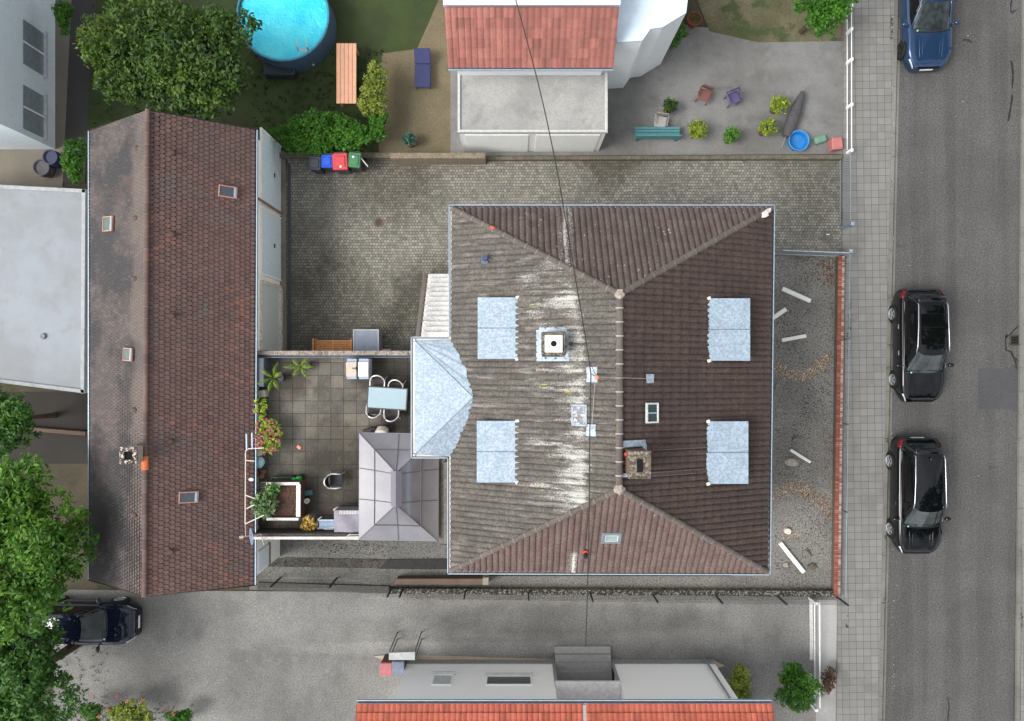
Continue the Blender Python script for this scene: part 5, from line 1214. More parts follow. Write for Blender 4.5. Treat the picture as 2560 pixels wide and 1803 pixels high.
# ================================================================ SOUTH SIDE STRIP AND FENCE
m_mossy = mottled('mossy_wall', (70, 66, 58), (150, 148, 138), (34, 36, 26))
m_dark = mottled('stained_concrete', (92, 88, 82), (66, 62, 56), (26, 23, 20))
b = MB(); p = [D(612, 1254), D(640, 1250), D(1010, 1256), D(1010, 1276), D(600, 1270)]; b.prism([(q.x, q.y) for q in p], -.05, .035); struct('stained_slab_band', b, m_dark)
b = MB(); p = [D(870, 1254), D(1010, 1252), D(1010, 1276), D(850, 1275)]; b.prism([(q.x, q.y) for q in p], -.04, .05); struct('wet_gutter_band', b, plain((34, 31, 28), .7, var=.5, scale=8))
t = thing('timber_planter', 'long brown timber trough south of the house', 'trough', D(990, 1303, 0)); z = .45
p = [D(890, 1298, z), D(1094, 1298, z), D(1094, 1311, z), D(880, 1311, z)]; b = MB(); b.prism([(q.x, q.y) for q in p], 0, z); b.build('box', plain((108, 92, 78), .85, var=.12, scale=2), t)
b = MB(); q = D(1089, 1303, .6); b.cbox((q.x, q.y, .32), (.24, .3, .64), 0, .01); b.build('end_post', plain((150, 144, 128), .9, var=.12, scale=8), t)
b = MB(); p0, p1 = D(872, 1332, .3), D(1876, 1338, .3)
b.prism([(p0.x, p0.y), (p1.x, p1.y), (p1.x, p1.y + .22), (p0.x, p0.y + .22)], 0, .3); single(b, 'mossy_wall', m_mossy, 'low moss and lichen covered wall along the south boundary', 'wall')
b = MB(); p0, p1 = D(578, 1322, .05), D(872, 1330, .05); b.prism([(p0.x, p0.y), (p1.x, p1.y), (p1.x, p1.y + .3), (p0.x, p0.y + .3)], 0, .1); single(b, 'slab_edging', plain((100, 98, 92), .9, var=.15, scale=8, grain=22), 'grey slab edging under the western half of the south fence', 'edging')
fx = thing('wire_fence', 'dark green wire mesh fence with thin posts along the south boundary', 'fence', D(1230, 1330, 0)); m_fd = plain((44, 50, 52), .6, .2, var=.1)
fp = [D(x, y, 0) for x, y in ((570, 1296), (628, 1296), (755, 1297), (880, 1316), (906, 1317), (1045, 1320), (1184, 1323), (1322, 1326), (1461, 1328), (1600, 1330), (1738, 1332), (1870, 1334))]
for q in fp: b = MB(); b.box((q.x - .03, q.y - .03, 0), (q.x + .03, q.y + .03, 1.3)); b.build('post', plain((50, 54, 62), .5, .2), fx)
b = MB()
for i in range(len(fp) - 1):
    a, c = fp[i], fp[i + 1]; L = (c - a).length; nn = max(2, int(L / .09))
    for k in range(nn):
        q = a.lerp(c, k / nn); b.box((q.x - .003, q.y - .003, .12), (q.x + .003, q.y + .003, 1.25))
    for k in range(7):
        z = .15 + k * .18; b.tube([a + Vector((0, 0, z)), c + Vector((0, 0, z))], .0045, 4)
b.build('mesh_panel', m_fd, fx)

# ================================================================ FRONT YARD
m_stone = plain((218, 218, 212), .9, var=.05, scale=10)
for i, (x0, y0, x1, y1, w, lab) in enumerate(((1755, 647, 1818, 675, .17, 'pale concrete post at the north of the front yard, slanting down to the east'), (1734, 713, 1763, 693, .17, 'short pale concrete post partly under the east eave'), (1754, 763, 1808, 753, .15, 'pale concrete post lying almost straight, third from the north'),
        (1773, 1009, 1818, 1037, .11, 'thin pale concrete post beside a pale flat stone'), (1750, 1218, 1803, 1284, .17, 'long slanting pale concrete post at the south of the front yard'))):
    a, c = D(x0, y0, .12), D(x1, y1, .12); d = c - a; b = MB(); b.cbox(((a.x + c.x) / 2, (a.y + c.y) / 2, .07), (d.length, w, .12), math.atan2(d.y, d.x), .012)
    single(b, 'concrete_post', m_stone, lab, 'post', 'pale concrete posts lying in the front yard')
def rock(x, y, r, sq, rz, lab, c=(150, 146, 138)):
    q = D(x, y, 0); b = MB(); b.ball((q.x, q.y, .05), r, 12, 7, (1, sq, .45), .14, rz); single(b, 'rock', plain(c, .95, var=.14, scale=9, grain=24), lab, 'rock', 'rocks in the front yard')
rock(1774, 1036, .27, .62, -.1, 'pale flat rock beside the thin concrete post', (178, 172, 164)); rock(1785, 986, .18, .8, .5, 'grey rock north of the thin concrete post', (138, 132, 124))
rock(1810, 1240, .2, .5, -1.0, 'elongated grey rock right of the long slanting post', (134, 130, 122)); rock(1762, 1266, .13, .8, .2, 'small pale rock left of the long slanting post', (168, 162, 152)); rock(1820, 1270, .2, .7, .2, 'brown rock south of the elongated grey one', (116, 106, 94)); rock(1741, 867, .16, .4, 1.3, 'grey rock at the foot of the east eave', (158, 154, 148))
c = D(1768, 1192, .2); t = thing('capped_pipe', 'round white cap standing in the gravel of the front yard', 'pipe cap', (c.x, c.y, 0)); b = MB(); b.lathe((0, 0, 0), [(.12, 0), (.12, .18), (.11, .2), (.05, .21), (.001, .205)], 20); b.build('cap', plain((222, 216, 208), .7, var=.06), t, local=True)
b = MB(); b.tube([(.07 * math.cos(k), .07 * math.sin(k), .212) for k in range(0, 7)], .008, 4); b.build('ring', plain((170, 160, 150), .7), t, local=True)
# gravel arcs and dark litter as small stones
def scatter(name, lab, pts, m, smin, smax, z=.0):
    b = MB()
    for p in pts:
        s_ = random.uniform(smin, smax); a = random.uniform(0, 3.1); ca, sa = math.cos(a) * s_, math.sin(a) * s_; k = random.uniform(.5, 1)
        zz = z + s_ * .5
        b.add([(p.x - ca, p.y - sa, z), (p.x + sa * k, p.y - ca * k, z), (p.x + ca, p.y + sa, z), (p.x - sa * k, p.y + ca * k, z), (p.x, p.y, zz)], [(0, 1, 4), (1, 2, 4), (2, 3, 4), (3, 0, 4)], random.random())
    return tag(b.build(name, m), lab, 'gravel', kind='stuff')
def arc(pts, wid, n):
    out = []
    for _ in range(n):
        i = random.randrange(len(pts) - 1); f = random.random(); x = pts[i][0] + (pts[i + 1][0] - pts[i][0]) * f; y = pts[i][1] + (pts[i + 1][1] - pts[i][1]) * f
        out.append(D(x + random.gauss(0, wid), y + random.gauss(0, wid)))
    return out
def multi(name, stops):
    s = Nt(name); return s.fin(s.ramp(s.attr(), [(p, lin(c)) for p, c in stops]), .9)
m_grav = multi('gravel', [(0, (104, 78, 58)), (.45, (146, 128, 106)), (.8, (184, 172, 154)), (1, (214, 206, 190))]); m_lit = multi('leaf_litter', [(0, (34, 28, 24)), (.6, (58, 48, 40)), (1, (104, 66, 48))]); m_rust = multi('russet', [(0, (70, 50, 40)), (.6, (112, 76, 58)), (1, (160, 138, 118))])
P_ = arc([(1742, 822), (1765, 838), (1790, 845), (1815, 838), (1840, 818), (1852, 800)], 7, 1500) + arc([(1742, 1108), (1765, 1095), (1790, 1092), (1810, 1100), (1838, 1120), (1855, 1145)], 8, 1300) + arc([(1768, 1180), (1782, 1196), (1768, 1206), (1756, 1196)], 8, 260)
scatter('gravel', 'sprinkled arcs of pale gravel on the front yard asphalt', P_, m_grav, .012, .028, .012)
scatter('russet_litter', 'reddish brown leaf litter in the front yard', arc([(1848, 590), (1862, 612), (1858, 640)], 8, 420) + arc([(1800, 1100), (1845, 1125), (1862, 1160)], 8, 420) + arc([(1745, 1110), (1790, 1090)], 12, 160) + arc([(1850, 985), (1862, 1010)], 9, 80) + arc([(1842, 820), (1862, 800)], 6, 60), m_rust, .014, .03, .012)
dk = []
for _ in range(7500):
    x, y = random.uniform(1738, 1872), random.uniform(574, 1336)
    w = .35 + .65 * (math.sin(x * .045 + 1) * math.sin(y * .021 + 2) > .1) + (.9 if y < 640 and x > 1780 else 0) + (.5 if x > 1858 else 0)
    if random.random() < w * .45: dk.append(D(x, y))
for _ in range(260): dk.append(D(random.uniform(1050, 1870), random.gauss(1318, 3)))
for _ in range(500): dk.append(D(random.gauss(790, 60), random.gauss(1228, 10)))
scatter('dark_litter', 'dark leaf crumbs strewn over the asphalt', [p for p in dk if not (p.x < 8.8 and p.y > -6.6)], m_lit, .010, .032, .012)
# brick wall on the street side with wire fence
bw = thing('brick_wall', 'low brick wall with orange red coping between front yard and pavement', 'wall', D(1878, 950, 0))
s = Nt('red_brick'); a_ = s.attr(); X, Y, Z = s.sep(); col = s.ramp(s.math('ADD', s.math('MULTIPLY', a_, .6), s.math('MULTIPLY', s.noise(.6, None, 4), .5)), [(.1, lin((104, 66, 58))), (.4, lin((140, 84, 68))), (.7, lin((162, 96, 76))), (.95, lin((176, 130, 112)))]); s.bump(s.noise(30, None, 3), .4, .01); m_brick = s.fin(col, .9)
m_mort = plain((96, 90, 82), .95, var=.2, scale=9)
b = MB(); zc = .28; T, Bt = N(2095, 640, zc), N(2084, 1492, zc); L = (T - Bt).length; t_ = (T - Bt).normalized(); s_ = Vector((t_.y, -t_.x, 0)); az = math.atan2(t_.y, t_.x)
b.prism([((Bt + s_ * .012).x, (Bt + s_ * .012).y), ((Bt + s_ * .31).x, (Bt + s_ * .31).y), ((T + s_ * .31).x, (T + s_ * .31).y), ((T + s_ * .012).x, (T + s_ * .012).y)], 0, zc - .01); b.build('wall', m_mort, bw)
b = MB(); nb_ = int(L / .078)
for k in range(nb_):
    q = Bt + t_ * (L * (k + .5) / nb_); b.cbox(q + s_ * .085 + Vector((0, 0, 0)), (L / nb_ - .012, .15, .06), az, .006, rv=random.random() * .9 + .1)
b.build('coping', m_brick, bw, label='row of orange red coping bricks')
b = MB()
for k in range(nb_):
    q = Bt + t_ * (L * (k + .5) / nb_); b.cbox(q + s_ * .225 + Vector((0, 0, -.025)), (L / nb_ - .012, .12, .05), az, .006, rv=random.random() ** .5)
b.build('outer_coping', multi('pink_brick', [(0, (120, 84, 76)), (.5, (158, 124, 114)), (1, (190, 176, 170))]), bw)
ff = thing('street_fence', 'galvanised wire fence with tube rail standing on the brick wall', 'fence', D(1886, 950, .4)); m_galv = plain((150, 160, 168), .5, .4, var=.12, scale=8)
b = MB(); off = .235; zt = .85
a, c = Bt + s_ * off, T + s_ * off; b.tube([Vector((a.x, a.y, zt)), Vector((c.x, c.y, zt))], .018, 6); b.build('rail', m_galv, ff)
b = MB(); nn = int(L / .06)
for k in range(nn):
    for sg in (0, 1):
        q0 = a.lerp(c, k / nn); q1 = a.lerp(c, min(1, (k + (3 if sg else -3)) / nn)) if 3 < k < nn - 3 else q0; b.add([(q0.x - .0028, q0.y, .30), (q0.x + .0028, q0.y, .30), (q1.x + .0028, q1.y, zt), (q1.x - .0028, q1.y, zt)], [(0, 1, 2, 3)])
b.build('wire_mesh', m_galv, ff)
for y in (848, 1061, 1279): q = N(2099, y, .7); q = a.lerp(c, (q.y - a.y) / (c.y - a.y)); b = MB(); b.cyl((q.x, q.y, .38), (q.x, q.y, zt + .04), .025, n=8); b.cbox((q.x - .04, q.y, zt), (.14, .05, .04), .3, .005); b.build('post', plain((90, 104, 114), .5, .3), ff)
# yard / drive fence
m_bluemetal = plain((134, 152, 166), .5, .3, var=.1, scale=8, dirt=.2)
fy = thing('yard_fence', 'low grey lattice fence between driveway and front yard', 'fence', D(1815, 570, 0)); p0, p1 = N(1935, 635.5, 0), N(2096, 641, 0); b = MB()
for z in (.08, 1.0): b.tube([p0 + Vector((0, 0, z)), p1 + Vector((0, 0, z))], .02, 6)
b.build('rail', plain((190, 194, 196), .5, .2, var=.2, scale=6), fy)
b = MB(); nn = 44
for k in range(nn): q0, q1 = p0.lerp(p1, k / nn), p0.lerp(p1, min(1, (k + 4) / nn)); b.tube([q0 + Vector((0, 0, .08)), q1 + Vector((0, 0, 1.0))], .0075, 4)
b.build('lattice', m_galv, fy)
def gpost(x, y, lab, zt=1.05):
    q = N(x, y, 0); t = thing('gate_post', lab, 'post', q, 0, 'blue grey gate posts'); b = MB(); b.box((-.055, -.055, 0), (.055, .055, zt)); b.build('post', m_bluemetal, t, local=True); b = MB(); b.cbox((0, 0, zt + .015), (.14, .14, .03), 0, .008); b.build('cap', plain((150, 170, 184), .45, .2), t, local=True); return t
gpost(2102, 571, 'blue grey gate post at the end of the closed gate leaf'); gpost(2098, 637, 'blue grey gate post where yard fence meets brick wall')
def gate(name, lab, a, c, z0, z1, n, m, diag=True):
    t = thing(name, lab, 'gate', (a + c) / 2); b = MB(); v = Vector
    b.tube([a + v((0, 0, z0)), a + v((0, 0, z1)), c + v((0, 0, z1)), c + v((0, 0, z0))], .018, 6, True); b.build('frame', m, t)
    b = MB()
    for k in range(1, n): q = a.lerp(c, k / n); b.cyl(q + v((0, 0, z0)), q + v((0, 0, z1)), .008, n=5)
    if diag:
        for k in range(0, n - 3, 1): q0, q1 = a.lerp(c, k / n), a.lerp(c, (k + 3) / n); b.tube([q0 + v((0, 0, z0)), q1 + v((0, 0, z1))], .006, 4)
    b.build('bars', m, t); return t
gate('driveway_gate', 'closed lattice gate leaf along the pavement north of the gate post', N(2099, 396, 0), N(2099, 562, 0), .06, .95, 30, m_galv)
og = gate('driveway_gate', 'open gate leaf swung diagonally into the driveway', N(2093, 628, 0), N(2053, 597, 0), .08, .72, 8, plain((120, 122, 122), .5, .3), False)
b = MB(); q = N(2070, 586, .7); b.cbox(q, (.13, .03, .04), 0, .008); b.build('handle', m_white, og)
# white fence of the north neighbour
wf = thing('white_fence', 'low white metal fence beside the pavement at the northern yard', 'fence', D(1902, 180, 0)); zt = .5; b = MB()
pts = [(1902, 14, zt), (1900, 340, zt)]
for z in (zt, .12): a, c = N(2116, 10, z), N(2114, 375, z); c = Vector((N(2116, 375, 0).x - .02, c.y, z)); a = Vector((c.x, a.y, z)); b.tube([a, c], .02, 6)
b.build('rail', m_white, wf)
fxx = c.x
for y in (15, 73, 149, 262, 376): q = N(2114, y, zt); b = MB(); b.box((fxx - .045, q.y - .06, 0), (fxx + .045, q.y + .06, zt + .06)); b.build('post', m_white, wf)
b = MB(); y0, y1 = N(0, 376, .5).y, N(0, 12, .5).y; nn = 70
for k in range(nn): yy = y0 + (y1 - y0) * k / nn; b.box((fxx - .006, yy - .006, .12), (fxx + .006, yy + .006, zt))
b.build('bar', m_galv, wf)
# street gully
c = D(2277, 763, 0); t = thing('street_gully', 'square iron gully grate at the far kerb of the road', 'drain', (c.x, c.y, .004)); b = MB(); frame_rect(b, Vector((0, 0, .012)), .52, .46, .06, .016); b.build('frame', plain((84, 78, 68), .8, .3, var=.2, scale=12), t, local=True)
b = MB(); b.box((-.2, -.17, -.002), (.2, .17, .005)); b.build('pit', m_black, t, local=True)
b = MB()
for k in range(5): b.box((-.2, -.15 + k * .07, .006), (.2, -.12 + k * .07, .018))
b.build('bar', plain((60, 56, 50), .7, .4), t, local=True)
# ================================================================ CARS
def paint(name, c, metal=.0, flake=0.0):
    s = Nt(name); n1 = s.noise(300, s.O, 2); col = s.mix(s.math('MULTIPLY', n1, flake), lin(c), lin(tuple(min(255, v * 1.6 + 10) for v in c)))
    s.b.inputs['Coat Weight'].default_value = 1.0; s.b.inputs['Coat Roughness'].default_value = .03; s.b.inputs['Coat IOR'].default_value = 1.5
    s.b.inputs['Coat Tint'].default_value = (.82, .9, 1, 1); return s.fin(col, .32, metal, .03)
m_glass = None
s = Nt('car_glass'); s.b.inputs['Coat Weight'].default_value = .6; s.b.inputs['Coat Roughness'].default_value = .01
m_glass = s.fin(s.mix(s.rng(s.noise(3.2, s.O, 4, .6), .4, .6), lin((16, 24, 25)), lin((40, 54, 54))), .03, 0, .5)
s = Nt('side_glass'); m_sglass = s.fin(lin((12, 15, 17)), .04, 0, .7)
m_tyre = plain((20, 20, 21), .8, var=.2); m_rim = plain((196, 200, 204), .3, .8, var=.05); m_trim = plain((12, 12, 13), .5); m_chrome = plain((186, 188, 192), .25, .8, var=.03)
m_red = plain((120, 10, 20), .15, var=.3, scale=12); m_lamp = plain((206, 212, 216), .12, .3, var=.1, scale=20)
def sgn(v): return -1 if v < 0 else 1
def car(name, lab, cat, loc, rz, L, W, Hc, body, suv=True, group=None, rails=True, glassroof=False, rimm=None, chromeline=True, hoodlen=1.24, wsl=.78, fin_ant=False, creases=False):
    t = thing(name, lab, cat, loc, rz, group); hw = W / 2; yf = L / 2; yc = yf - hoodlen       # yc: windscreen base
    yt1 = yc - wsl; yt0 = -yf + (.55 if suv else .95); yb0 = -yf + .16
    zb = .98 if suv else .88; zr_ = Hc
    def wid(y):
        a = abs(y) / yf; k = 1 - .05 * a ** 3; e = yf - abs(y)
        if y > 0 and e < .8: k *= 1 - .36 * (1 - e / .8) ** 2.4
        elif e < .5: k *= 1 - .2 * (1 - e / .5) ** 2.4
        return hw * k
    def top(y):
        if y > yc: f = (y - yc) / hoodlen; z = zb + .02 - .06 * f - .16 * f ** 3 - (.12 * max(0, (f - .86) / .14) ** 1.5)
        else: z = zb + .02; e = y + yf; z -= .10 * max(0, 1 - e / .3) ** 2
        return z
    b = MB(); ny = 56; half = [(.93, 'z', .20), (.985, 'z', .30), (1.0, 'z', .5), (.995, 'z', .66), (.985, 't', -.14), (.955, 't', -.05), (.90, 't', -.012), (.82, 't', .004), (.66, 't', .022), (.58, 't', .012), (.3, 't', .022), (0, 't', .028)]
    sec = [(-a, k, z) for a, k, z in half] + [(a, k, z) for a, k, z in half[::-1][1:]]; pts = []
    ys = [-yf + L * (.5 - .5 * math.cos(math.pi * i / (ny - 1))) * 1.0 for i in range(ny)]
    for y in ys:
        w, tz = wid(y), top(y)
        for (a, k, z) in sec:
            zz = z if k == 'z' else tz + z
            if k == 'z': zz = min(zz, tz - .15)
            e = yf - abs(y); pull = 0
            pts.append((a * w, y, zz))
    n = len(sec); b.grid(pts, n, ny); b.add([pts[i] for i in range(n)], [tuple(range(n))]); b.add([pts[(ny - 1) * n + i] for i in range(n)], [tuple(range(n - 1, -1, -1))])
    o = b.build('body', body, t, True, True)
    # panel gaps on the bonnet
    b = MB()
    for sx in (-1, 1): b.tube([(sx * (hw * .80 - .10 * f), yc + .05 + (hoodlen - .2) * f, top(yc + .05 + (hoodlen - .2) * f) + .006) for f in [k / 8 for k in range(9)]], .006, 4)
    b.build('bonnet_gap', m_trim, o, local=True)
    # cabin
    def outline(y0, y1, w0, w1, z, nn=48):
        out = []
        for i in range(nn):
            a = 2 * math.pi * i / nn; ca, sa = math.cos(a), math.sin(a); p = .34
            x = sgn(ca) * abs(ca) ** p; y = sgn(sa) * abs(sa) ** p; f = (y + 1) / 2
            out.append((x * (w0 + (w1 - w0) * f), y0 + (y1 - y0) * f + (.10 * (1 - x * x) if y > .7 else 0), z))
        return out
    bot = outline(yb0 + .05, yc + .02, hw * .86, hw * .90, zb + .01); topo = outline(yt0, yt1, hw * .62, hw * .66, zr_ - .04); levels = []
    for k in range(5):
        f = k / 4; levels.append([(p[0] + (q[0] - p[0]) * f ** 1.25, p[1] + (q[1] - p[1]) * f, p[2] + (q[2] - p[2]) * f) for p, q in zip(bot, topo)])
    nn = 48; b = MB()
    for k in range(4):
        for i in range(nn):
            j = (i + 1) % nn; am = 2 * math.pi * (i + .5) / nn; s_ = math.sin(am); b.k = 1 if s_ > .80 and abs(math.cos(am)) < .62 else (2 if s_ < -.8 and abs(math.cos(am)) < .6 else 0)
            b.add([levels[k][i], levels[k][j], levels[k + 1][j], levels[k + 1][i]], [(0, 1, 2, 3)])
    parts = {}
    for nm, idx, mt in (('side_window', 0, m_sglass), ('windscreen', 1, m_glass), ('rear_window', 2, m_glass)):
        c_ = MB(); c_.v = list(b.v); c_.f = [f for f, m in zip(b.f, b.mi) if m == idx]; c_.mi = [0] * len(c_.f); c_.r = [.5] * len(c_.f); used = sorted({i for f in c_.f for i in f}); mp = {u: i for i, u in enumerate(used)}
        c_.v = [b.v[u] for u in used]; c_.f = [[mp[i] for i in f] for f in c_.f]
        if idx == 0:
            for sd in (-1, 1):
                d = MB(); fs = [f for f in c_.f if sum(c_.v[i][0] for i in f) * sd > 0]; us = sorted({i for f in fs for i in f}); mq = {u: i for i, u in enumerate(us)}; d.v = [c_.v[u] for u in us]; d.f = [[mq[i] for i in f] for f in fs]; d.mi = [0] * len(fs); d.r = [.5] * len(fs); d.build(nm, mt, t, True, True)
        else: c_.build(nm, mt, t, True, True)
    # roof panel
    b = MB(); rings = []; 
    for k in range(6):
        f = 1.04 - k / 5 * 1.04; cx_, cy_ = 0, (yt0 + yt1) / 2; rings.append([(p[0] * f, cy_ + (p[1] - cy_) * (f if f > 0 else 0), zr_ - .045 + .055 * (1 - f * f * .92) + (.012 if k else 0)) for p in topo])
    for k in range(5):
        for i in range(nn): j = (i + 1) % nn; b.add([rings[k][i], rings[k][j], rings[k + 1][j], rings[k + 1][i]], [(0, 1, 2, 3)])
    ro = b.build('roof', body, t, True, True)
    if suv:      # tailgate spoiler and pillars
        b = MB(); b.cbox((0, yt0 - .10, zr_ - .035), (hw * 1.18, .26, .035), 0, .02); b.build('spoiler', body, ro, True, True)
    for i0 in (6, 18, 30, 42):
        b = MB(); i = i0 + (0 if i0 < 24 else 0); b.tube([levels[k][i] for k in range(5)], .042, 6); b.build('pillar', body, t, True, True)
    if glassroof:
        b = MB(); b.cbox((0, (yt0 + yt1) / 2 + .10, zr_ + .018), (hw * 1.0, (yt1 - yt0) * .62, .02), 0, .012); b.build('glass_panel', m_sglass, ro, local=True); b = MB(); b.cbox((0, (yt0 + yt1) / 2 + .02, zr_ + .029), (hw * 1.0, .012, .006)); b.build('panel_seam', m_trim, ro, local=True)
    if fin_ant: b = MB(); b.ball((0, yt0 + .2, zr_ + .03), .06, 8, 5, (.5, 1.5, .9)); b.build('aerial_fin', body, ro, True, True)
    if rails:
        for sx in (-1, 1):
            b = MB(); b.tube([(sx * hw * .60, yt0 + .06, zr_ - .01), (sx * hw * .625, yt0 + .2, zr_ + .035), (sx * hw * .64, (yt0 + yt1) / 2, zr_ + .05), (sx * hw * .67, yt1 - .25, zr_ + .03), (sx * hw * .70, yt1 - .02, zr_ - .02)], .022, 8); b.build('roof_rail', m_chrome, t, True, True)
    if chromeline:
        for sx in (-1, 1):
            b = MB(); xs = hw * .885; b.tube([(sx * xs * (.95 + .06 * f), yb0 + .35 + (yc - yb0 - .5) * f, zb + .035) for f in [k / 8 for k in range(9)]], .009, 5); b.build('window_trim', m_chrome, t, local=True)
    if creases:
        for sx in (-1, 1):
            for k_, xo in ((0, .52), (1, .40)): b = MB(); b.tube([(sx * hw * (xo - .05 * f), yc + .12 + (hoodlen - .35) * f, top(yc + .12 + (hoodlen - .35) * f) + .004) for f in [q / 8 for q in range(9)]], lambda f: .004 + .018 * math.sin(math.pi * f), 6); b.build('bonnet_crease', body, o, True, True)
    b = MB(); b.cbox((hw * .62, yc + .03, zb + .10), (.07, .07, .01), 0, .01, R(-28)); b.build('sticker', plain((150, 196, 170), .5), t, local=True)
    # base of windscreen, wipers
    b = MB(); b.tube([(hw * .8 * u, yc + .10 * (1 - u * u) + .0, zb + .022) for u in [k / 5 - 1 for k in range(11)]], .035, 6); b.build('cowl', m_trim, t, True, True)
    for sx in (-.45, .3): b = MB(); b.tube([(sx * hw, yc + .08, zb + .05), (sx * hw - .05, yc - .02, zb + .12), (sx * hw + .45, yc - .04, zb + .13)], .008, 4); b.build('wiper', m_trim, t, local=True)
    # lamps
    for sx in (-1, 1):
        y = yf - .22; w = wid(y); b = MB()
        pp = []
        for k in range(7):
            f = k / 6; yy = yf - .36 + .32 * f; ww = wid(yy); 
            for u in (0, 1): pp.append((sx * (ww * (.992 - .05 * u * (1 - f * .3)) - .005), yy, top(yy) - .10 + .05 * u))
        b.grid(pp, 2, 7); b.build('headlight', m_lamp, t, True, True, solid=.02)
        b = MB(); pp = []
        for k in range(7):
            f = k / 6; yy = -yf + .02 + .34 * f; ww = wid(yy)
            for u in (0, 1, 2): pp.append((sx * (ww * (1.004, .972, .905)[u]), yy, top(yy) + (-.16, -.045, .004)[u]))
        b.grid(pp, 3, 7); b.build('tail_light', m_red, t, True, True, solid=-.012)
        b = MB(); b.ball((sx * (hw + .12), yc - .26, zb + .05), .12, 10, 7, (1.15, .7, .75)); b.cbox((sx * (hw + .0), yc - .24, zb + .0), (.12, .05, .04)); b.build('mirror', body, t, True, True)
        for yy in (-.78, .28): b = MB(); b.cbox((sx * (hw * .99), yy, .80), (.035, .18, .03), 0, .008); b.build('door_handle', m_chrome if rails and glassroof else body, t, local=True)
        for yy in (-L * .29, L * .30):
            R_ = .335; b = MB(); b.cyl((sx * (hw * .90), yy, R_ + .02), (sx * (hw * .992), yy, R_ + .02), R_ + .055, n=26); b.build('wheel_arch', m_trim, t, local=True)
            b = MB(); b.lathe((0, 0, 0), [(.2, -.10), (R_ - .03, -.10), (R_, -.07), (R_, .07), (R_ - .03, .10), (.23, .10), (.22, .04), (.001, .035)], 26, False)
            Mx = Matrix.Translation((sx * (hw - .07), yy, R_)) @ Matrix.Rotation(math.pi / 2 * sx, 4, 'Y'); b.v = [tuple(Mx @ Vector(p)) for p in b.v]; ty = b.build('wheel', m_tyre, t, local=True)
            b = MB(); b.lathe((0, 0, 0), [(.20, .06), (.215, .105), (.235, .105), (.24, .09)], 24, False); b.cyl((0, 0, .06), (0, 0, .10), .05, n=12)
            for k in range(5):
                a = 2 * math.pi * k / 5; 
                for da in (-.12, .12): b.cbox((.125 * math.cos(a + da), .125 * math.sin(a + da), .088), (.2, .035, .02), a + da * .4, .004)
            b.v = [tuple(Mx @ Vector(p)) for p in b.v]; b.build('rim', rimm or m_rim, ty, local=True)
    b = MB(); b.cbox((0, yf - .0, .46), (.52, .03, .11), 0, .006); b.build('number_plate', plain((216, 216, 212), .5), t, local=True)
    b = MB(); b.cbox((0, yf - .02, .60), (hw * 1.0, .05, .12), 0, .02); b.build('grille', m_trim, t, local=True)
    b = MB(); b.cbox((0, -yf - .0, .72), (.52, .03, .11), 0, .006); b.build('number_plate', plain((216, 216, 212), .5), t, local=True)
    return t
m_blk = paint('black_paint', (9, 10, 13), 0, .25); m_blu = paint('blue_paint', (44, 66, 92), .5, .3); m_nav = paint('navy_paint', (20, 25, 40), .2, .3)
K = 'cars parked along the kerb'
car('parked_car', 'black car with dark glass roof panel, northern of the two black ones', 'car', (16.60, .60, .012), R(180.6), 4.58, 1.86, 1.62, m_blk, group=K, glassroof=True)
car('parked_car', 'black car with plain roof and aerial fin, southern of two black ones', 'car', (16.48, -5.50, .012), R(180.3), 4.74, 1.86, 1.62, m_blk, group=K, fin_ant=True, creases=True)
car('parked_car', 'metallic blue car cut by the upper picture edge with ribbed bonnet', 'car', (16.90, 14.12, .012), R(182), 4.4, 1.88, 1.48, m_blu, suv=False, group=K, rails=False, hoodlen=1.42, wsl=1.0, chromeline=False, creases=True, rimm=plain((60, 60, 64), .4, .6))
car('driveway_car', 'dark navy car half hidden by the big leafy tree on the grey driveway', 'car', (-17.45, -10.68, .006), R(-91), 4.3, 1.72, 1.42, m_nav, suv=False, rails=False, hoodlen=1.15, wsl=.8, chromeline=False)

# ================================================================ TREES AND SHRUBS
def tree(name, lab, cat, c, rad, mat_, n, size, lobes=14, trunk=True, seed=1, squash=.75, asp=1.9, per=11, group=None, lobe_r=.42, tz=None, poly=None):
    """c: crown centre; rad: (rx, ry, rz)"""
    random.seed(seed); c = Vector(c); t = thing(name, lab, cat, (c.x, c.y, 0), 0, group); L = []
    for k in range(lobes):
        a = 2.4 * k + random.uniform(-.4, .4); rr = math.sqrt((k + .5) / lobes) * (1 - lobe_r * .75); z = random.uniform(-.25, .55) * (1 - rr * .6) + .28
        L.append((Vector((c.x + rad[0] * rr * math.cos(a), c.y + rad[1] * rr * math.sin(a), c.z + rad[2] * z * .9)), lobe_r * random.uniform(.75, 1.25), random.random()))
    b = MB()
    for _ in range(n):
        lc, lr, lv = random.choice(L); d = Vector((random.gauss(0, 1), random.gauss(0, 1), random.gauss(.35, .8))).normalized(); q = random.uniform(.68, 1.08)
        p = lc + Vector((d.x * rad[0] * lr * q, d.y * rad[1] * lr * q, d.z * rad[2] * lr * q * 1.1))
        rv = min(1, max(0, .36 * lv + .34 * random.random() + .18))
        leaves(b, p, size * 2.1, per, size, up=.5, asp=asp, rv=rv)
    b.build('crown', mat_, t)
    if trunk:
        b = MB(); base = Vector((c.x, c.y, 0)); b.tube([base, base + Vector((.06, .03, c.z * .4)), c + Vector((0, 0, -.2 * rad[2]))], lambda f: max(.05, .055 * rad[0] + .05 - .07 * f), 8); b.build('trunk', plain((78, 64, 50), .95, var=.2, scale=6), t)
        for lc, lr, lv in L[::2]: b = MB(); b.tube([c + Vector((0, 0, -.55 * rad[2])), (c + lc) / 2 + Vector((0, 0, -.2)), lc], lambda f: max(.012, .05 - .035 * f), 5); b.build('limb', plain((78, 64, 50), .95, var=.2, scale=6), t)
    return t
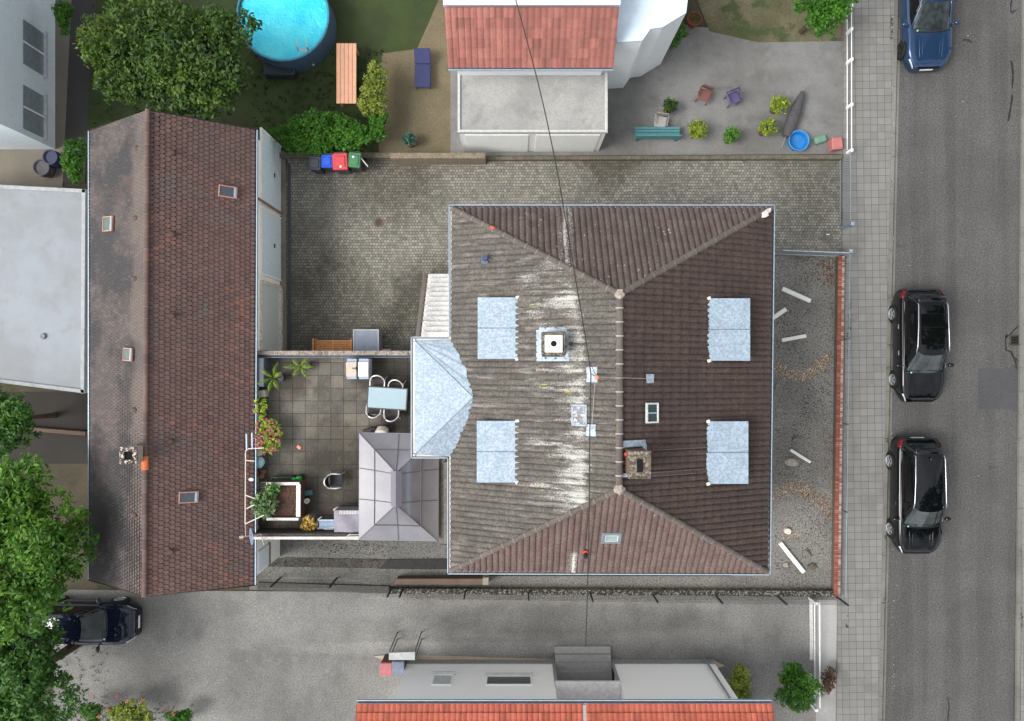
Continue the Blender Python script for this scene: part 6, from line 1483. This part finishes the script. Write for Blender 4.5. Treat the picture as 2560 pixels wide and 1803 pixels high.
m_l1 = leaf_mat('bright_leaf', (40, 78, 20), (86, 132, 38), (140, 180, 74), .35); m_l2 = leaf_mat('mid_leaf', (36, 72, 26), (70, 114, 42), (116, 158, 70), .32)
m_l3 = leaf_mat('dark_leaf', (32, 58, 24), (66, 96, 34), (116, 144, 48), .3); m_hedge = leaf_mat('hedge_leaf', (38, 80, 18), (70, 122, 30), (108, 160, 52), .3); m_yg = leaf_mat('yellow_green_leaf', (70, 88, 30), (124, 140, 50), (184, 190, 100), .25)
tree('broadleaf_tree', 'large bright green leafy tree at the south-west beside the garage', 'tree', D(64, 1222, 4.4), (2.45, 3.1, 2.2), m_l1, 1900, .10, lobes=26, seed=3, lobe_r=.30, asp=2.2)
tree('broadleaf_tree', 'darker green tree in the lower left corner below the navy car', 'tree', D(40, 1530, 3.6), (2.7, 2.6, 2.0), m_l2, 1300, .10, lobes=20, seed=4, lobe_r=.32, asp=2.2)
tree('broadleaf_tree', 'small dark green tree at the left edge beside the pale flat roof', 'tree', D(8, 945, 3.0), (1.35, 1.5, 1.2), m_l2, 560, .09, lobes=10, seed=5, lobe_r=.4)
tree('garden_tree', 'wide dark olive tree in the northern garden beside the pool', 'tree', D(402, 142, 3.4), (3.5, 2.25, 1.9), m_l3, 1700, .10, lobes=20, seed=6, lobe_r=.27)
tree('garden_bush', 'light green bush at the west end of the dark olive tree', 'bush', D(238, 85, 1.6), (.7, .85, .8), m_yg, 200, .08, lobes=5, trunk=False, seed=7)
tree('garden_bush', 'small green bush next to the white wall at the upper left', 'bush', D(148, 45, 1.4), (.42, .65, .6), m_hedge, 130, .07, lobes=4, trunk=False, seed=8)
tree('garden_bush', 'green bush at the north-west corner of the long garage roof', 'bush', D(178, 370, 1.4), (.45, 1.0, .8), m_hedge, 170, .07, lobes=5, trunk=False, seed=9)
tree('hedge', 'bright green clipped hedge north of the wheelie bins', 'hedge', D(728, 302, .9), (2.25, .85, .7), m_hedge, 900, .07, lobes=22, trunk=False, seed=10, lobe_r=.3)
tree('garden_bush', 'lime green bush east of the peach coloured board', 'bush', D(842, 210, .9), (.62, 1.25, .7), m_yg, 260, .07, lobes=7, trunk=False, seed=11)
tree('garden_bush', 'bright green bush north-east of the clipped hedge', 'bush', D(846, 282, .8), (.45, .6, .6), m_hedge, 130, .07, lobes=4, trunk=False, seed=12)
tree('garden_bush', 'dark green bush under the white roof at the northern yard', 'bush', D(1500, 84, .7), (.72, .4, .5), m_l2, 130, .07, lobes=5, trunk=False, seed=13)
tree('garden_tree', 'mid green tree in the upper right garden corner by the white fence', 'tree', D(1840, 22, 1.9), (1.2, .95, 1.0), m_hedge, 420, .08, lobes=9, trunk=True, seed=14)
tree('round_bush', 'dense round green bush near the white sliding gate', 'bush', D(1783, 1535, .9), (.98, .95, .8), m_hedge, 620, .055, lobes=16, trunk=False, seed=15, lobe_r=.34)
tree('garden_bush', 'yellow green bush at the east corner of the white southern house', 'bush', D(1655, 1535, .8), (.6, .85, .6), m_yg, 220, .065, lobes=7, trunk=False, seed=16)
tree('garden_bush', 'reddish brown low shrub east of the round green bush', 'bush', D(1853, 1522, .4), (.33, .5, .4), leaf_mat('brown_leaf', (64, 46, 36), (98, 74, 58), (124, 100, 76)), 110, .05, lobes=4, trunk=False, seed=17)
tree('flowering_bush', 'bright green bush with coral blossoms at the lower left driveway edge', 'bush', D(300, 1592, .8), (.85, .55, .6), m_yg, 220, .075, lobes=6, trunk=False, seed=18)
tree('flowering_bush', 'small green bush east of the coral flowering one at the bottom edge', 'bush', D(405, 1606, .6), (.5, .35, .5), m_hedge, 100, .07, lobes=4, trunk=False, seed=19)
tree('flowering_bush', 'dark green bush with coral blossoms left of the brightest one at the bottom edge', 'bush', D(205, 1598, .7), (.6, .5, .6), m_l2, 120, .07, lobes=4, trunk=False, seed=22)
tree('climbing_ivy', 'green ivy shoots creeping over the west eave of the garage', 'ivy', D(197, 1160, 3.1), (.12, .35, .18), m_l1, 16, .06, lobes=3, trunk=False, seed=20)
tree('climbing_ivy', 'green ivy shoots at the west eave further south by the leafy tree', 'ivy', D(198, 1225, 3.1), (.16, .5, .18), m_l1, 22, .06, lobes=4, trunk=False, seed=21)
random.seed(99)
m_coral = leaf_mat('coral_petal', (196, 92, 70), (222, 128, 104), (236, 164, 140), .2)
b = MB()
for (x, y) in ((262, 1560), (285, 1572), (240, 1590), (372, 1592), (388, 1600), (205, 1558), (222, 1606), (320, 1570)): leaves(b, D(x, y, 1.35), .09, 16, .05, asp=1.1, rv=random.random())
tag(b.build('coral_blossoms', m_coral), 'coral blossoms on the bushes at the lower left', 'blossoms', kind='stuff')
b = MB()
for _ in range(150): leaves(b, D(random.uniform(150, 430), random.gauss(1606, 16), .06), .1, 6, .05, rv=random.random() * .6)
for _ in range(60): leaves(b, D(random.uniform(140, 240), random.uniform(1450, 1600), .06), .08, 5, .04, rv=random.random() * .6)
for _ in range(420): leaves(b, D(random.uniform(590, 860), random.uniform(110, 350), .05), .12, 6, .06, rv=random.random() * .5)
for _ in range(200): leaves(b, D(random.uniform(200, 600), random.uniform(0, 300), .05), .12, 6, .06, rv=random.random() * .5)
tag(b.build('ground_cover', m_l3), 'low green ground cover in the gardens', 'ground cover', kind='stuff')

# ================================================================ NORTHERN NEIGHBOURS
t = thing('swimming_pool', 'round turquoise swimming pool in the northern garden', 'pool', D(636, 36, 0)); c = D(636, 36, 1.1)
b = MB(); b.lathe((c.x, c.y, 0), [(1.86, 0), (1.86, 1.2), (1.78, 1.2), (1.78, 1.0)], 48); b.build('wall', plain((74, 96, 116), .5), t, smooth=False)
b = MB(); b.tube([(c.x + 1.83 * math.cos(k / 40 * 6.2832), c.y + 1.83 * math.sin(k / 40 * 6.2832), 1.2) for k in range(40)], .04, 6, True); b.build('rim', plain((70, 150, 170), .4), t)
s = Nt('pool_water'); s.bump(s.noise(5, None, 4), .8, .08); m_pool = s.fin(s.mix(s.rng(s.noise(.8, None, 3), .3, .7), lin((40, 200, 224)), lin((84, 220, 236))), .06, 0, .5)
b = MB(); b.cyl((c.x, c.y, 1.0), (c.x, c.y, 1.1), 1.77, n=48); b.build('water', m_pool, t)
c = D(690, 122, .5); t = thing('pool_ladder', 'pale grey pool ladder at the south-east of the turquoise pool', 'ladder', (c.x, c.y, 0)); 
for sx in (-.2, .2): b = MB(); b.tube([(sx, -.35, 0), (sx, -.05, 1.35), (sx * .9, .2, 1.4)], .025, 6); b.build('side_rail', m_chrome, t, local=True)
for k in range(4): b = MB(); b.cbox((0, -.3 + k * .07, .25 + k * .28), (.4, .1, .03)); b.build('rung', plain((190, 186, 190), .5), t, local=True)
b = MB(); c = D(628, 158, .3); b.cbox((c.x, c.y, .25), (1.3, .5, .5), 0, .05); single(b, 'pump_box', plain((44, 56, 66), .6), 'dark pump box just south of the turquoise pool', 'box')
def plank_table(): pass
t = thing('wooden_table', 'long peach coloured wooden table standing upright in the picture', 'table', D(776, 165, 0)); z = .75; p0, p1 = D(754, 232, z), D(799, 97, z)
for k in range(5): x = p0.x + (p1.x - p0.x) * (k + .5) / 5; b = MB(); b.cbox((x, (p0.y + p1.y) / 2, z - .02), ((p1.x - p0.x) / 5 - .012, p1.y - p0.y, .04), 0, .006); b.build('plank', plain((222, 176, 146), .6, var=.06, scale=4), t)
for (x, y) in ((p0.x + .08, p0.y + .15), (p1.x - .08, p0.y + .15), (p0.x + .08, p1.y - .15), (p1.x - .08, p1.y - .15)): b = MB(); b.box((x - .04, y - .04, 0), (x + .04, y + .04, z - .04)); b.build('leg', plain((190, 146, 116), .7), t)
t = thing('garden_lounger', 'dark blue garden lounger on the tan path west of the red roof', 'lounger', D(948, 155, 0)); z = .35; p0, p1 = D(930, 198, z), D(966, 114, z)
b = MB(); b.cbox(((p0.x + p1.x) / 2, p0.y + (p1.y - p0.y) * .33, z), (p1.x - p0.x, (p1.y - p0.y) * .62, .1), 0, .03); b.build('seat', plain((50, 56, 96), .8, var=.08), t)
b = MB(); b.cbox(((p0.x + p1.x) / 2, p0.y + (p1.y - p0.y) * .82, z + .14), (p1.x - p0.x, (p1.y - p0.y) * .38, .1), 0, .03, R(28)); b.build('backrest', plain((54, 60, 104), .8, var=.08), t)
for (x, y) in ((p0.x + .06, p0.y + .1), (p1.x - .06, p0.y + .1), (p0.x + .06, p1.y - .3), (p1.x - .06, p1.y - .3)): b = MB(); b.cyl((x, y, 0), (x, y, z - .05), .02, n=6); b.build('leg', m_trim, t)
def ptile(name, c0, c1):
    return tile_mat(name, tuple(v * .86 for v in c0), c0, c1, .3, tuple(v * .78 for v in c0), 12, row=.9)
# red roofed house with flat garage in front
t = thing('red_roof_house', 'neighbouring house with a red tiled roof slope north of the courtyard', 'house', D(1190, 80, 0)); ze = 4.2
A_, B_ = D(1005, 151, ze), D(1375, 151, ze); zt_ = 5.6; C_, D_ = D(1005, 15, zt_), D(1375, 15, zt_); m_rt = ptile('red_tiles', (156, 104, 94), (172, 118, 106))
b = MB(); slope_roof(b, A_, B_, Vector((A_.x, C_.y, zt_)), Vector((B_.x, C_.y, zt_)), rib=.22, ribh=.035, course=.34, lip=.03, samples=5); b.build('roof', m_rt, t)
b = MB(); b.box((A_.x + .25, A_.y + .35, 0), (B_.x - .25, C_.y + 3.4, ze)); b.box((A_.x + .25, C_.y + .1, ze), (B_.x - .25, C_.y + 3.4, zt_ - .1)); b.build('wall', plain((218, 220, 222), .9, var=.03), t)
b = MB(); b.box((A_.x - .05, C_.y + .05, zt_ - .12), (B_.x + .05, C_.y + 3.6, zt_ + .02)); b.build('flat_roof', plain((206, 212, 218), .7, var=.04), t)
gutter(t, [Vector((A_.x, A_.y - .1, ze)), Vector((B_.x, B_.y - .1, ze))], inside=m_zincdark)
t = thing('white_annexe', 'pale blue white flat roofed annexe east of the red tiled slope', 'annexe', D(1450, 40, 0)); z = 4.4; p = [D(1382, -160, z), D(1560, -160, z), D(1538, 30, z), D(1485, 62, z), D(1458, 66, z), D(1440, 92, z), D(1382, 96, z)]
b = MB(); b.prism([(q.x, q.y) for q in p], 0, z - .1); b.build('wall', plain((222, 226, 228), .9, var=.03), t); b = MB(); b.prism([(q.x, q.y) for q in p], z - .1, z + .04); b.build('roof', plain((204, 216, 226), .6, var=.04), t)
t = thing('flat_roof_garage', 'garage with pale concrete flat roof and white front facing the courtyard', 'garage', D(1195, 240, 0)); z = 2.6
p0, p1 = D(1026, 298, z), D(1363, 158, z); b = MB(); b.box((p0.x + .05, p0.y + .06, 0), (p1.x - .05, p1.y, z - .1)); b.build('wall', plain((224, 224, 220), .9, var=.03), t)
s = Nt('concrete_roof'); col = s.mix(s.rng(s.noise(.7, None, 6, .6), .35, .65), lin((156, 156, 153)), lin((172, 171, 167))); col = s.mix(s.math('MULTIPLY', s.rng(s.noise(1.4, s.mapv(loc=(2, 2, 2)), 6, .65), .52, .68), .4), col, lin((130, 128, 122))); g_ = s.noise(14, None, 3, .7); col = s.mix(s.math('MULTIPLY', s.rng(g_, .45, .6), .25), col, lin((122, 122, 118))); m_croof = s.fin(col, .9)
b = MB(); b.box((p0.x, p0.y, z - .1), (p1.x, p1.y, z)); b.build('roof', m_croof, t)
w_ = (p1.x - p0.x)
for k in range(2):
    xa = p0.x + .25 + k * (w_ / 2 - .1); b = MB(); b.box((xa, p0.y + .03, .02), (xa + w_ / 2 - .4, p0.y + .065, 2.2)); b.build('garage_door', plain((232, 234, 232), .5, var=.03), t)
b = MB(); frame_rect(b, Vector(((p0.x + p1.x) / 2, (p0.y + p1.y) / 2, z + .03)), w_ - .02, p1.y - p0.y - .02, .1, .07); b.build('roof_edge', plain((190, 190, 188), .6), t)
# white house at the upper left with windows facing the garden
t = thing('white_house', 'white walled house at the upper left edge with grey windows', 'house', D(-20, 150, 0)); xw = D(124, 150).x; yb_ = D(0, 335).y
b = MB(); b.box((xw - 8, yb_, 0), (xw, yb_ + 14, 6.2)); b.build('wall', plain((214, 224, 230), .85, var=.03, dirt=.06), t)
b = MB(); b.box((xw - 8.1, yb_ - .1, 6.2), (xw + .1, yb_ + 14, 6.4)); b.build('roof', plain((200, 206, 212), .7), t)
for (ya_, yb2) in ((62, 158), (205, 300)):
    y1_, y0_ = D(0, ya_, 1.3).y, D(0, yb2, 1.3).y; b = MB(); b.box((xw, y0_, .8), (xw + .03, y1_, 2.0)); w = b.build('window', plain((140, 150, 154), .15), t); b = MB(); b.box((xw, y0_ - .08, .70), (xw + .14, y1_ + .08, .79)); b.build('sill', plain((188, 190, 192), .7), w)
    b = MB(); b.box((xw + .03, (y0_ + y1_) / 2 - .03, .8), (xw + .05, (y0_ + y1_) / 2 + .03, 2.0)); b.build('glazing_bar', m_white, w)
for (x, y, r, h, c_, lab) in ((112, 352, .32, .7, (58, 62, 92), 'dark blue rain barrel at the foot of the white house'), (92, 375, .36, .5, (92, 88, 96), 'grey violet tub west of the tan strip')):
    c = D(x, y, h); t = thing('rain_barrel', lab, 'barrel', (c.x, c.y, 0)); b = MB(); b.lathe((0, 0, 0), [(r * .85, 0), (r, h * .5), (r * .9, h), (r * .8, h), (r * .78, h - .06), (.001, h - .06)], 20); b.build('barrel', plain(c_, .6), t, local=True); b = MB(); b.tube([(r * .92 * math.cos(k / 16 * 6.283), r * .92 * math.sin(k / 16 * 6.283), h) for k in range(16)], .02, 5, True); b.build('rim', plain(tuple(v * 1.2 for v in c_), .6), t, local=True)
# yard things
def pot_plant(x, y, r, h, mat_, lab, pc=(110, 84, 70), seed=1):
    random.seed(seed); c = D(x, y, h * .6); t = thing('potted_shrub', lab, 'plant', (c.x, c.y, 0)); b = MB()
    for _ in range(int(260 * r)): d = Vector((random.gauss(0, 1), random.gauss(0, 1), random.gauss(0, 1))).normalized() * r * random.uniform(.5, 1); leaves(b, Vector((d.x, d.y, .35 + h * .5 + d.z * h / r * .45)), .08, 9, .06, rv=random.random())
    b.build('foliage', mat_, t, local=True); b = MB(); b.lathe((0, 0, 0), [(.16, 0), (.2, .32), (.17, .32)], 16); b.build('pot', plain(pc, .8), t, local=True)
m_brt = leaf_mat('bright_lime_leaf', (96, 120, 30), (140, 158, 48), (176, 188, 84), .25); m_brg = leaf_mat('fresh_leaf', (60, 110, 34), (92, 142, 52), (134, 172, 84), .25)
pot_plant(1560, 296, .42, .7, m_brt, 'lime green potted shrub beside the teal bench', seed=31); pot_plant(1636, 308, .34, .6, m_brg, 'fresh green potted shrub between two lime green ones', seed=32)
pot_plant(1742, 240, .40, .7, m_brt, 'lime green potted shrub west of the folded dark parasol', seed=33); pot_plant(1716, 290, .38, .7, m_brt, 'lime green potted shrub south-west of the dark parasol', seed=34)
pot_plant(1500, 242, .3, .6, m_l3, 'dark green potted shrub north of the teal bench', seed=35); pot_plant(920, 318, .26, .5, leaf_mat('teal_leaf', (46, 84, 72), (72, 116, 100), (96, 140, 124)), 'blue green potted plant at the south end of the tan path', seed=36)
pot_plant(1118, 262, .01, .1, m_l3, 'tiny pot on the flat garage', seed=37) if False else None
random.seed(55)
def kid_chair(x, y, c_, lab, rz=0):
    c = D(x, y, .5); t = thing('plastic_chair', lab, 'chair', (c.x, c.y, .01), rz, 'plastic chairs in the northern yard'); m_ = plain(c_, .5, var=.05)
    b = MB(); b.cbox((0, 0, .42), (.48, .46, .04), 0, .02); b.build('seat', m_, t, local=True); b = MB(); b.cbox((0, -.25, .66), (.46, .05, .46), 0, .02, R(-12)); b.build('backrest', m_, t, local=True)
    for sx in (-1, 1):
        b = MB(); b.cbox((sx * .26, -.02, .62), (.05, .42, .04), 0, .015); b.build('armrest', m_, t, local=True)
        for sy in (-1, 1): b = MB(); b.cyl((sx * .2, sy * .18, .42), (sx * .23, sy * .2, 0), .025, .02, 8); b.build('leg', m_, t, local=True)
kid_chair(1580, 212, (128, 88, 80), 'reddish brown plastic chair north of the lime shrubs', R(160)); kid_chair(1646, 218, (94, 86, 128), 'violet plastic chair east of the reddish brown one', R(200)); kid_chair(1482, 272, (168, 164, 160), 'pale grey plastic chair touching the teal bench', R(170))
t = thing('teal_bench', 'wide teal garden bench near the flat roofed garage', 'bench', D(1474, 296, 0)); z = .45; p0, p1 = D(1424, 310, z), D(1524, 284, z); m_teal = plain((84, 138, 142), .6, var=.08)
for k in range(4): yy = p0.y + (p1.y - p0.y) * (k + .5) / 4; b = MB(); b.cbox(((p0.x + p1.x) / 2, yy, z), (p1.x - p0.x, (p1.y - p0.y) / 4 - .02, .04), 0, .008); b.build('slat', m_teal, t)
b = MB(); b.cbox(((p0.x + p1.x) / 2, p0.y - .02, z + .25), (p1.x - p0.x, .05, .4), 0, .01); b.build('backrest', m_teal, t)
for x in (p0.x + .1, p1.x - .1): b = MB(); b.box((x - .04, p0.y, 0), (x + .04, p1.y, z - .02)); b.build('leg', m_teal, t)
a, c = D(1762, 306, .3), D(1800, 206, .3); d = (c - a).normalized(); t = thing('folded_parasol', 'folded dark grey parasol lying diagonally on the northern yard', 'parasol', (a + c) / 2); b = MB(); b.tube([a + d * (L_ := (c - a).length) * k / 10 for k in range(11)], lambda f: .08 + .20 * math.sin(math.pi * min(1, f * .9 + .1)) ** .8 * (1 - .3 * f), 12); b.build('canopy', plain((84, 82, 84), .85, var=.15, scale=6), t)
b = MB(); b.cyl(a - d * .5, c + d * .15, .025, n=8); b.build('pole', plain((150, 150, 150), .4, .5), t)
c = D(1790, 316, .3); t = thing('paddling_tub', 'round bright blue tub at the south-east of the northern yard', 'tub', (c.x, c.y, 0)); b = MB(); b.lathe((0, 0, 0), [(.34, 0), (.40, .36), (.43, .36), (.37, .34), (.33, .1), (.001, .08)], 24); b.build('tub', plain((44, 128, 186), .5), t, local=True); b = MB(); b.tube([(.415 * math.cos(k / 20 * 6.283), .415 * math.sin(k / 20 * 6.283), .37) for k in range(20)], .02, 5, True); b.build('rim', plain((70, 150, 200), .5), t, local=True)
c = D(1876, 322, .3); b = MB(); b.cbox((c.x, c.y, .2), (.45, .5, .4), .1, .04); single(b, 'storage_crate', plain((178, 118, 114), .6), 'dusty pink crate in the yard corner beside the white fence', 'crate')
c = D(1840, 312, .2); b = MB(); b.cbox((c.x, c.y, .12), (.5, .3, .24), .3, .04); single(b, 'storage_crate', plain((112, 148, 128), .6), 'pale green crate between blue tub and dusty pink crate', 'crate')
c = D(1556, 44, .3); t = thing('garden_tub', 'rust red planted tub near the white annexe', 'planter', (c.x, c.y, 0)); b = MB(); b.lathe((0, 0, 0), [(.22, 0), (.3, .4), (.26, .4), (.24, .3), (.001, .3)], 18); b.build('tub', plain((132, 70, 56), .8), t, local=True)
b = MB(); leaves(b, Vector((0, 0, .4)), .25, 120, .05, rv=.4); b.build('plant', m_l2, t, local=True)

# ================================================================ SOUTHERN NEIGHBOUR
t = thing('white_house', 'white fronted southern house with orange red tiled roof and central entrance', 'house', D(1265, 1560, 0))
yw = D(0, 1480).y; x0, x1 = D(915, 1480).x, D(1597, 1480).x; ze = 3.55; m_sw = plain((250, 251, 252), .85, var=.01)
e0, e1 = D(1237, 1480).x, D(1374, 1480).x
b = MB(); b.box((x0, yw - 9, 0), (e0, yw, ze)); b.box((e1, yw - 9, 0), (x1, yw, ze)); b.box((e0, yw - 9, 0), (e1, yw - .9, ze)); b.build('wall', m_sw, t)
b = MB(); 
for (xa, xb) in ((x0 - .02, e0 + .0), (e1, x1 + .02)): b.box((xa, yw, .02), (xb, yw + .035, .42))
b.build('plinth', plain((150, 152, 152), .9), t)
A_, B_ = D(800, 1578, 3.75), D(1731, 1584, 3.75); m_rt2 = ptile('orange_tiles', (174, 96, 76), (188, 110, 90))
ym = A_.y; b = MB(); mx_ = D(1310, 1580, 3.75).x
for (xa, xb) in ((A_.x, mx_ - .06), (mx_ + .06, B_.x)): slope_roof(b, (xb, ym, 3.75), (xa, ym, 3.75), (xb, ym - 3, 5.2), (xa, ym - 3, 5.2), rib=.2, ribh=.035, course=.3, lip=.04, samples=5)
ro = b.build('roof', m_rt2, t)
b = MB(); b.add([(mx_ - .06, ym - .02, 3.8), (mx_ + .06, ym - .02, 3.8), (mx_ + .06, ym - 3, 5.26), (mx_ - .06, ym - 3, 5.26)], [(0, 3, 2, 1)]); b.build('valley_strip', plain((170, 166, 160), .7), ro, solid=.03)
b = MB(); b.box((A_.x, ym - .04, 3.6), (B_.x, ym + .0, 3.74)); b.build('fascia', plain((196, 196, 194), .7), ro)
gutter(t, [Vector((B_.x, ym + .12, 3.74)), Vector((A_.x, ym + .12, 3.74))])
def swin(xa, xb, ya_, yb_, c_, lab=None):
    def zat(y): return H - (808.5 - 0 - y) * 0 - (yw * F / (808.5 - y))
    z0_, z1_ = zat(ya_), zat(yb_); zm = (z0_ + z1_) / 2; X0, X1 = D(xa, 1, zm).x, D(xb, 1, zm).x
    b = MB(); b.box((X0, yw, z0_), (X1, yw + .02, z1_)); w = b.build('window', plain(c_, .12, var=.1), t, label=lab); b = MB(); frame_rect(b, Vector(((X0 + X1) / 2, (z0_ + z1_) / 2, 0)), X1 - X0 + .08, z1_ - z0_ + .08, .05, .05)
    b.v = [(p[0], yw + .02 + p[2], p[1]) for p in b.v]; b.build('frame', m_white, w); b = MB(); b.box((X0 - .1, yw, z0_ - .09), (X1 + .1, yw + .13, z0_ - .045)); b.build('sill', plain((196, 198, 198), .7), w)
swin(972, 1012, 1515, 1536, (190, 198, 200)); swin(1092, 1190, 1518, 1536, (96, 102, 104), 'wide dark window')
b = MB(); q = D(1600, 1482, .5); b.tube([(x1 - .35, yw + .1, .1), (x1 - .35, yw + .1, ze)], .045, 8); b.build('downpipe', plain((150, 154, 156), .5, .3), t)
en = thing('entrance_porch', 'grey stepped entrance with flat canopy between the two white fronts', 'porch', D(1305, 1500, 0)); b = MB()
for k in range(4): b.box((e0 + .12, yw - .85 + 0, 0), (e1 - .12, yw + .62 - k * .28, .16 * (k + 1)))
b.build('steps', plain((158, 158, 156), .85, var=.1), en)
b = MB(); b.box((e0 + .02, yw - .88, 2.2), (e1 - .02, yw + .12, 2.32)); b.build('canopy', plain((222, 224, 224), .7), en); b = MB(); b.box((e0 + .02, yw - .89, .65), (e1 - .02, yw - .86, 2.1)); b.build('door', plain((70, 74, 76), .4), en)
for x in (e0 + .06, e1 - .06): b = MB(); b.box((x - .05, yw - .05, 0), (x + .05, yw + .05, 2.2)); b.build('column', plain((150, 152, 154), .6), en)
c = D(1300, 1465, .1); b = MB(); b.cbox((c.x, c.y, .02), (.82, .32, .03), 0, .008); single(b, 'door_mat', plain((56, 54, 54), .9, var=.15, scale=20), 'dark door mat in front of the grey entrance steps', 'mat')
b = MB(); p = [D(838, 1470), D(900, 1466), D(1240, 1478), D(1240, 1484), D(905, 1484), D(870, 1484)]; b.prism([(q.x, q.y) for q in p], 0, .05); b2 = [D(1374, 1478), D(1600, 1480), D(1625, 1492), D(1600, 1500), D(1374, 1484)]; b.prism([(q.x, q.y) for q in b2], 0, .05); struct('house_apron', b, plain((176, 164, 144), .9, var=.1, scale=3))
t = thing('small_canopy', 'small grey flat canopy at the west corner of the white southern front', 'canopy', D(910, 1480, 0)); z = 2.1; p = [D(872, 1464, z), D(930, 1462, z), D(930, 1480, z), D(872, 1480, z)]
b = MB(); b.prism([(q.x, q.y) for q in p], z - .08, z); b.build('roof', plain((172, 174, 174), .6), t)
for q in p: b = MB(); b.cyl((q.x, q.y, 0), (q.x, q.y, z - .08), .025, n=6); b.build('post', plain((110, 110, 108), .6), t)
def sbin(x, y, c_, lab):
    c = D(x, y, .9); t = thing('rubbish_bin', lab, 'bin', (c.x, c.y, 0)); b = MB(); b.cbox((0, 0, .45), (.46, .46, .88), 0, .03); b.build('body', plain(tuple(v * .6 for v in c_), .6), t, local=True); b = MB(); b.cbox((0, 0, .93), (.52, .54, .08), 0, .03); b.build('lid', plain(c_, .5), t, local=True)
sbin(866, 1500, (168, 104, 108), 'pinkish red lidded bin at the west end of the white southern house'); sbin(893, 1497, (112, 122, 138), 'blue grey lidded bin next to the pinkish red one')
# sliding gate and pillar strip
t = thing('sliding_gate', 'long white sliding gate rail at the mouth of the southern driveway', 'gate', D(1828, 1465, 0)); m_g = plain((222, 222, 220), .5)
b = MB(); 
for z in (.12, .6): b.tube([Vector((D(1826, 1350, .1).x, D(0, 1350, z).y, z)), Vector((D(1827, 1588, .1).x, D(0, 1588, z).y, z))], .03, 6)
b.build('rail', m_g, t); b = MB(); ya_, yb_ = D(0, 1588, .5).y, D(0, 1350, .5).y
for k in range(36): y = ya_ + (yb_ - ya_) * k / 35; x = D(1826.5, 1, .1).x; b.box((x - .006, y - .006, .12), (x + .006, y + .006, .6))
b.build('bar', m_galv, t)
for y in (1350, 1525, 1588): q = D(1827, y, .5); b = MB(); b.box((q.x - .06, q.y - .06, 0), (q.x + .06, q.y + .06, .7)); b.build('post', m_g, t)
b = MB(); p = [D(1815, 1348, .02), D(1822, 1348, .02), D(1824, 1480, .02), D(1816, 1480, .02)]; b.prism([(q.x, q.y) for q in p], 0, .03); single(b, 'gate_track', plain((196, 196, 194), .6), 'pale ground track running beside the white sliding gate', 'track')
# rear lane timber beam
a, c = D(20, 958, .1), D(195, 972, .1); d = c - a; b = MB(); b.cbox(((a.x + c.x) / 2, (a.y + c.y) / 2, .12), (d.length, .16, .2), math.atan2(d.y, d.x), .01); single(b, 'timber_beam', plain((104, 88, 74), .9), 'brown timber beam on the dark ground west of the garage', 'beam')

# street trees on the far pavement, seen mirrored in the car paint
for (x, y, z, r, sd, lab) in ((21.75, 1.6, 7.6, 2.8, 41, 'street tree across the road beside the northern black car'), (21.75, -8.3, 7.4, 2.8, 42, 'street tree across the road beside the southern black car'), (21.75, 13.4, 7.6, 2.6, 43, 'street tree across the road beside the blue car')):
    tree('street_tree', lab, 'tree', (x, y, z), (r, r * 1.15, 1.9), m_l2, 700, .13, lobes=14, seed=sd, lobe_r=.34, group='street trees on the far pavement')

random.seed(12)
scatter('road_grit', 'tiny pale grit and droppings on road and pavement', [D(random.uniform(1905, 2280), random.uniform(0, 1617)) + Vector((0, 0, 0)) for _ in range(90)] + [D(random.gauss(1998, 2.5), random.uniform(0, 1617)) for _ in range(160)], multi('grit', [(0, (120, 116, 108)), (.6, (168, 164, 156)), (1, (214, 212, 206))]), .008, .028, .124)
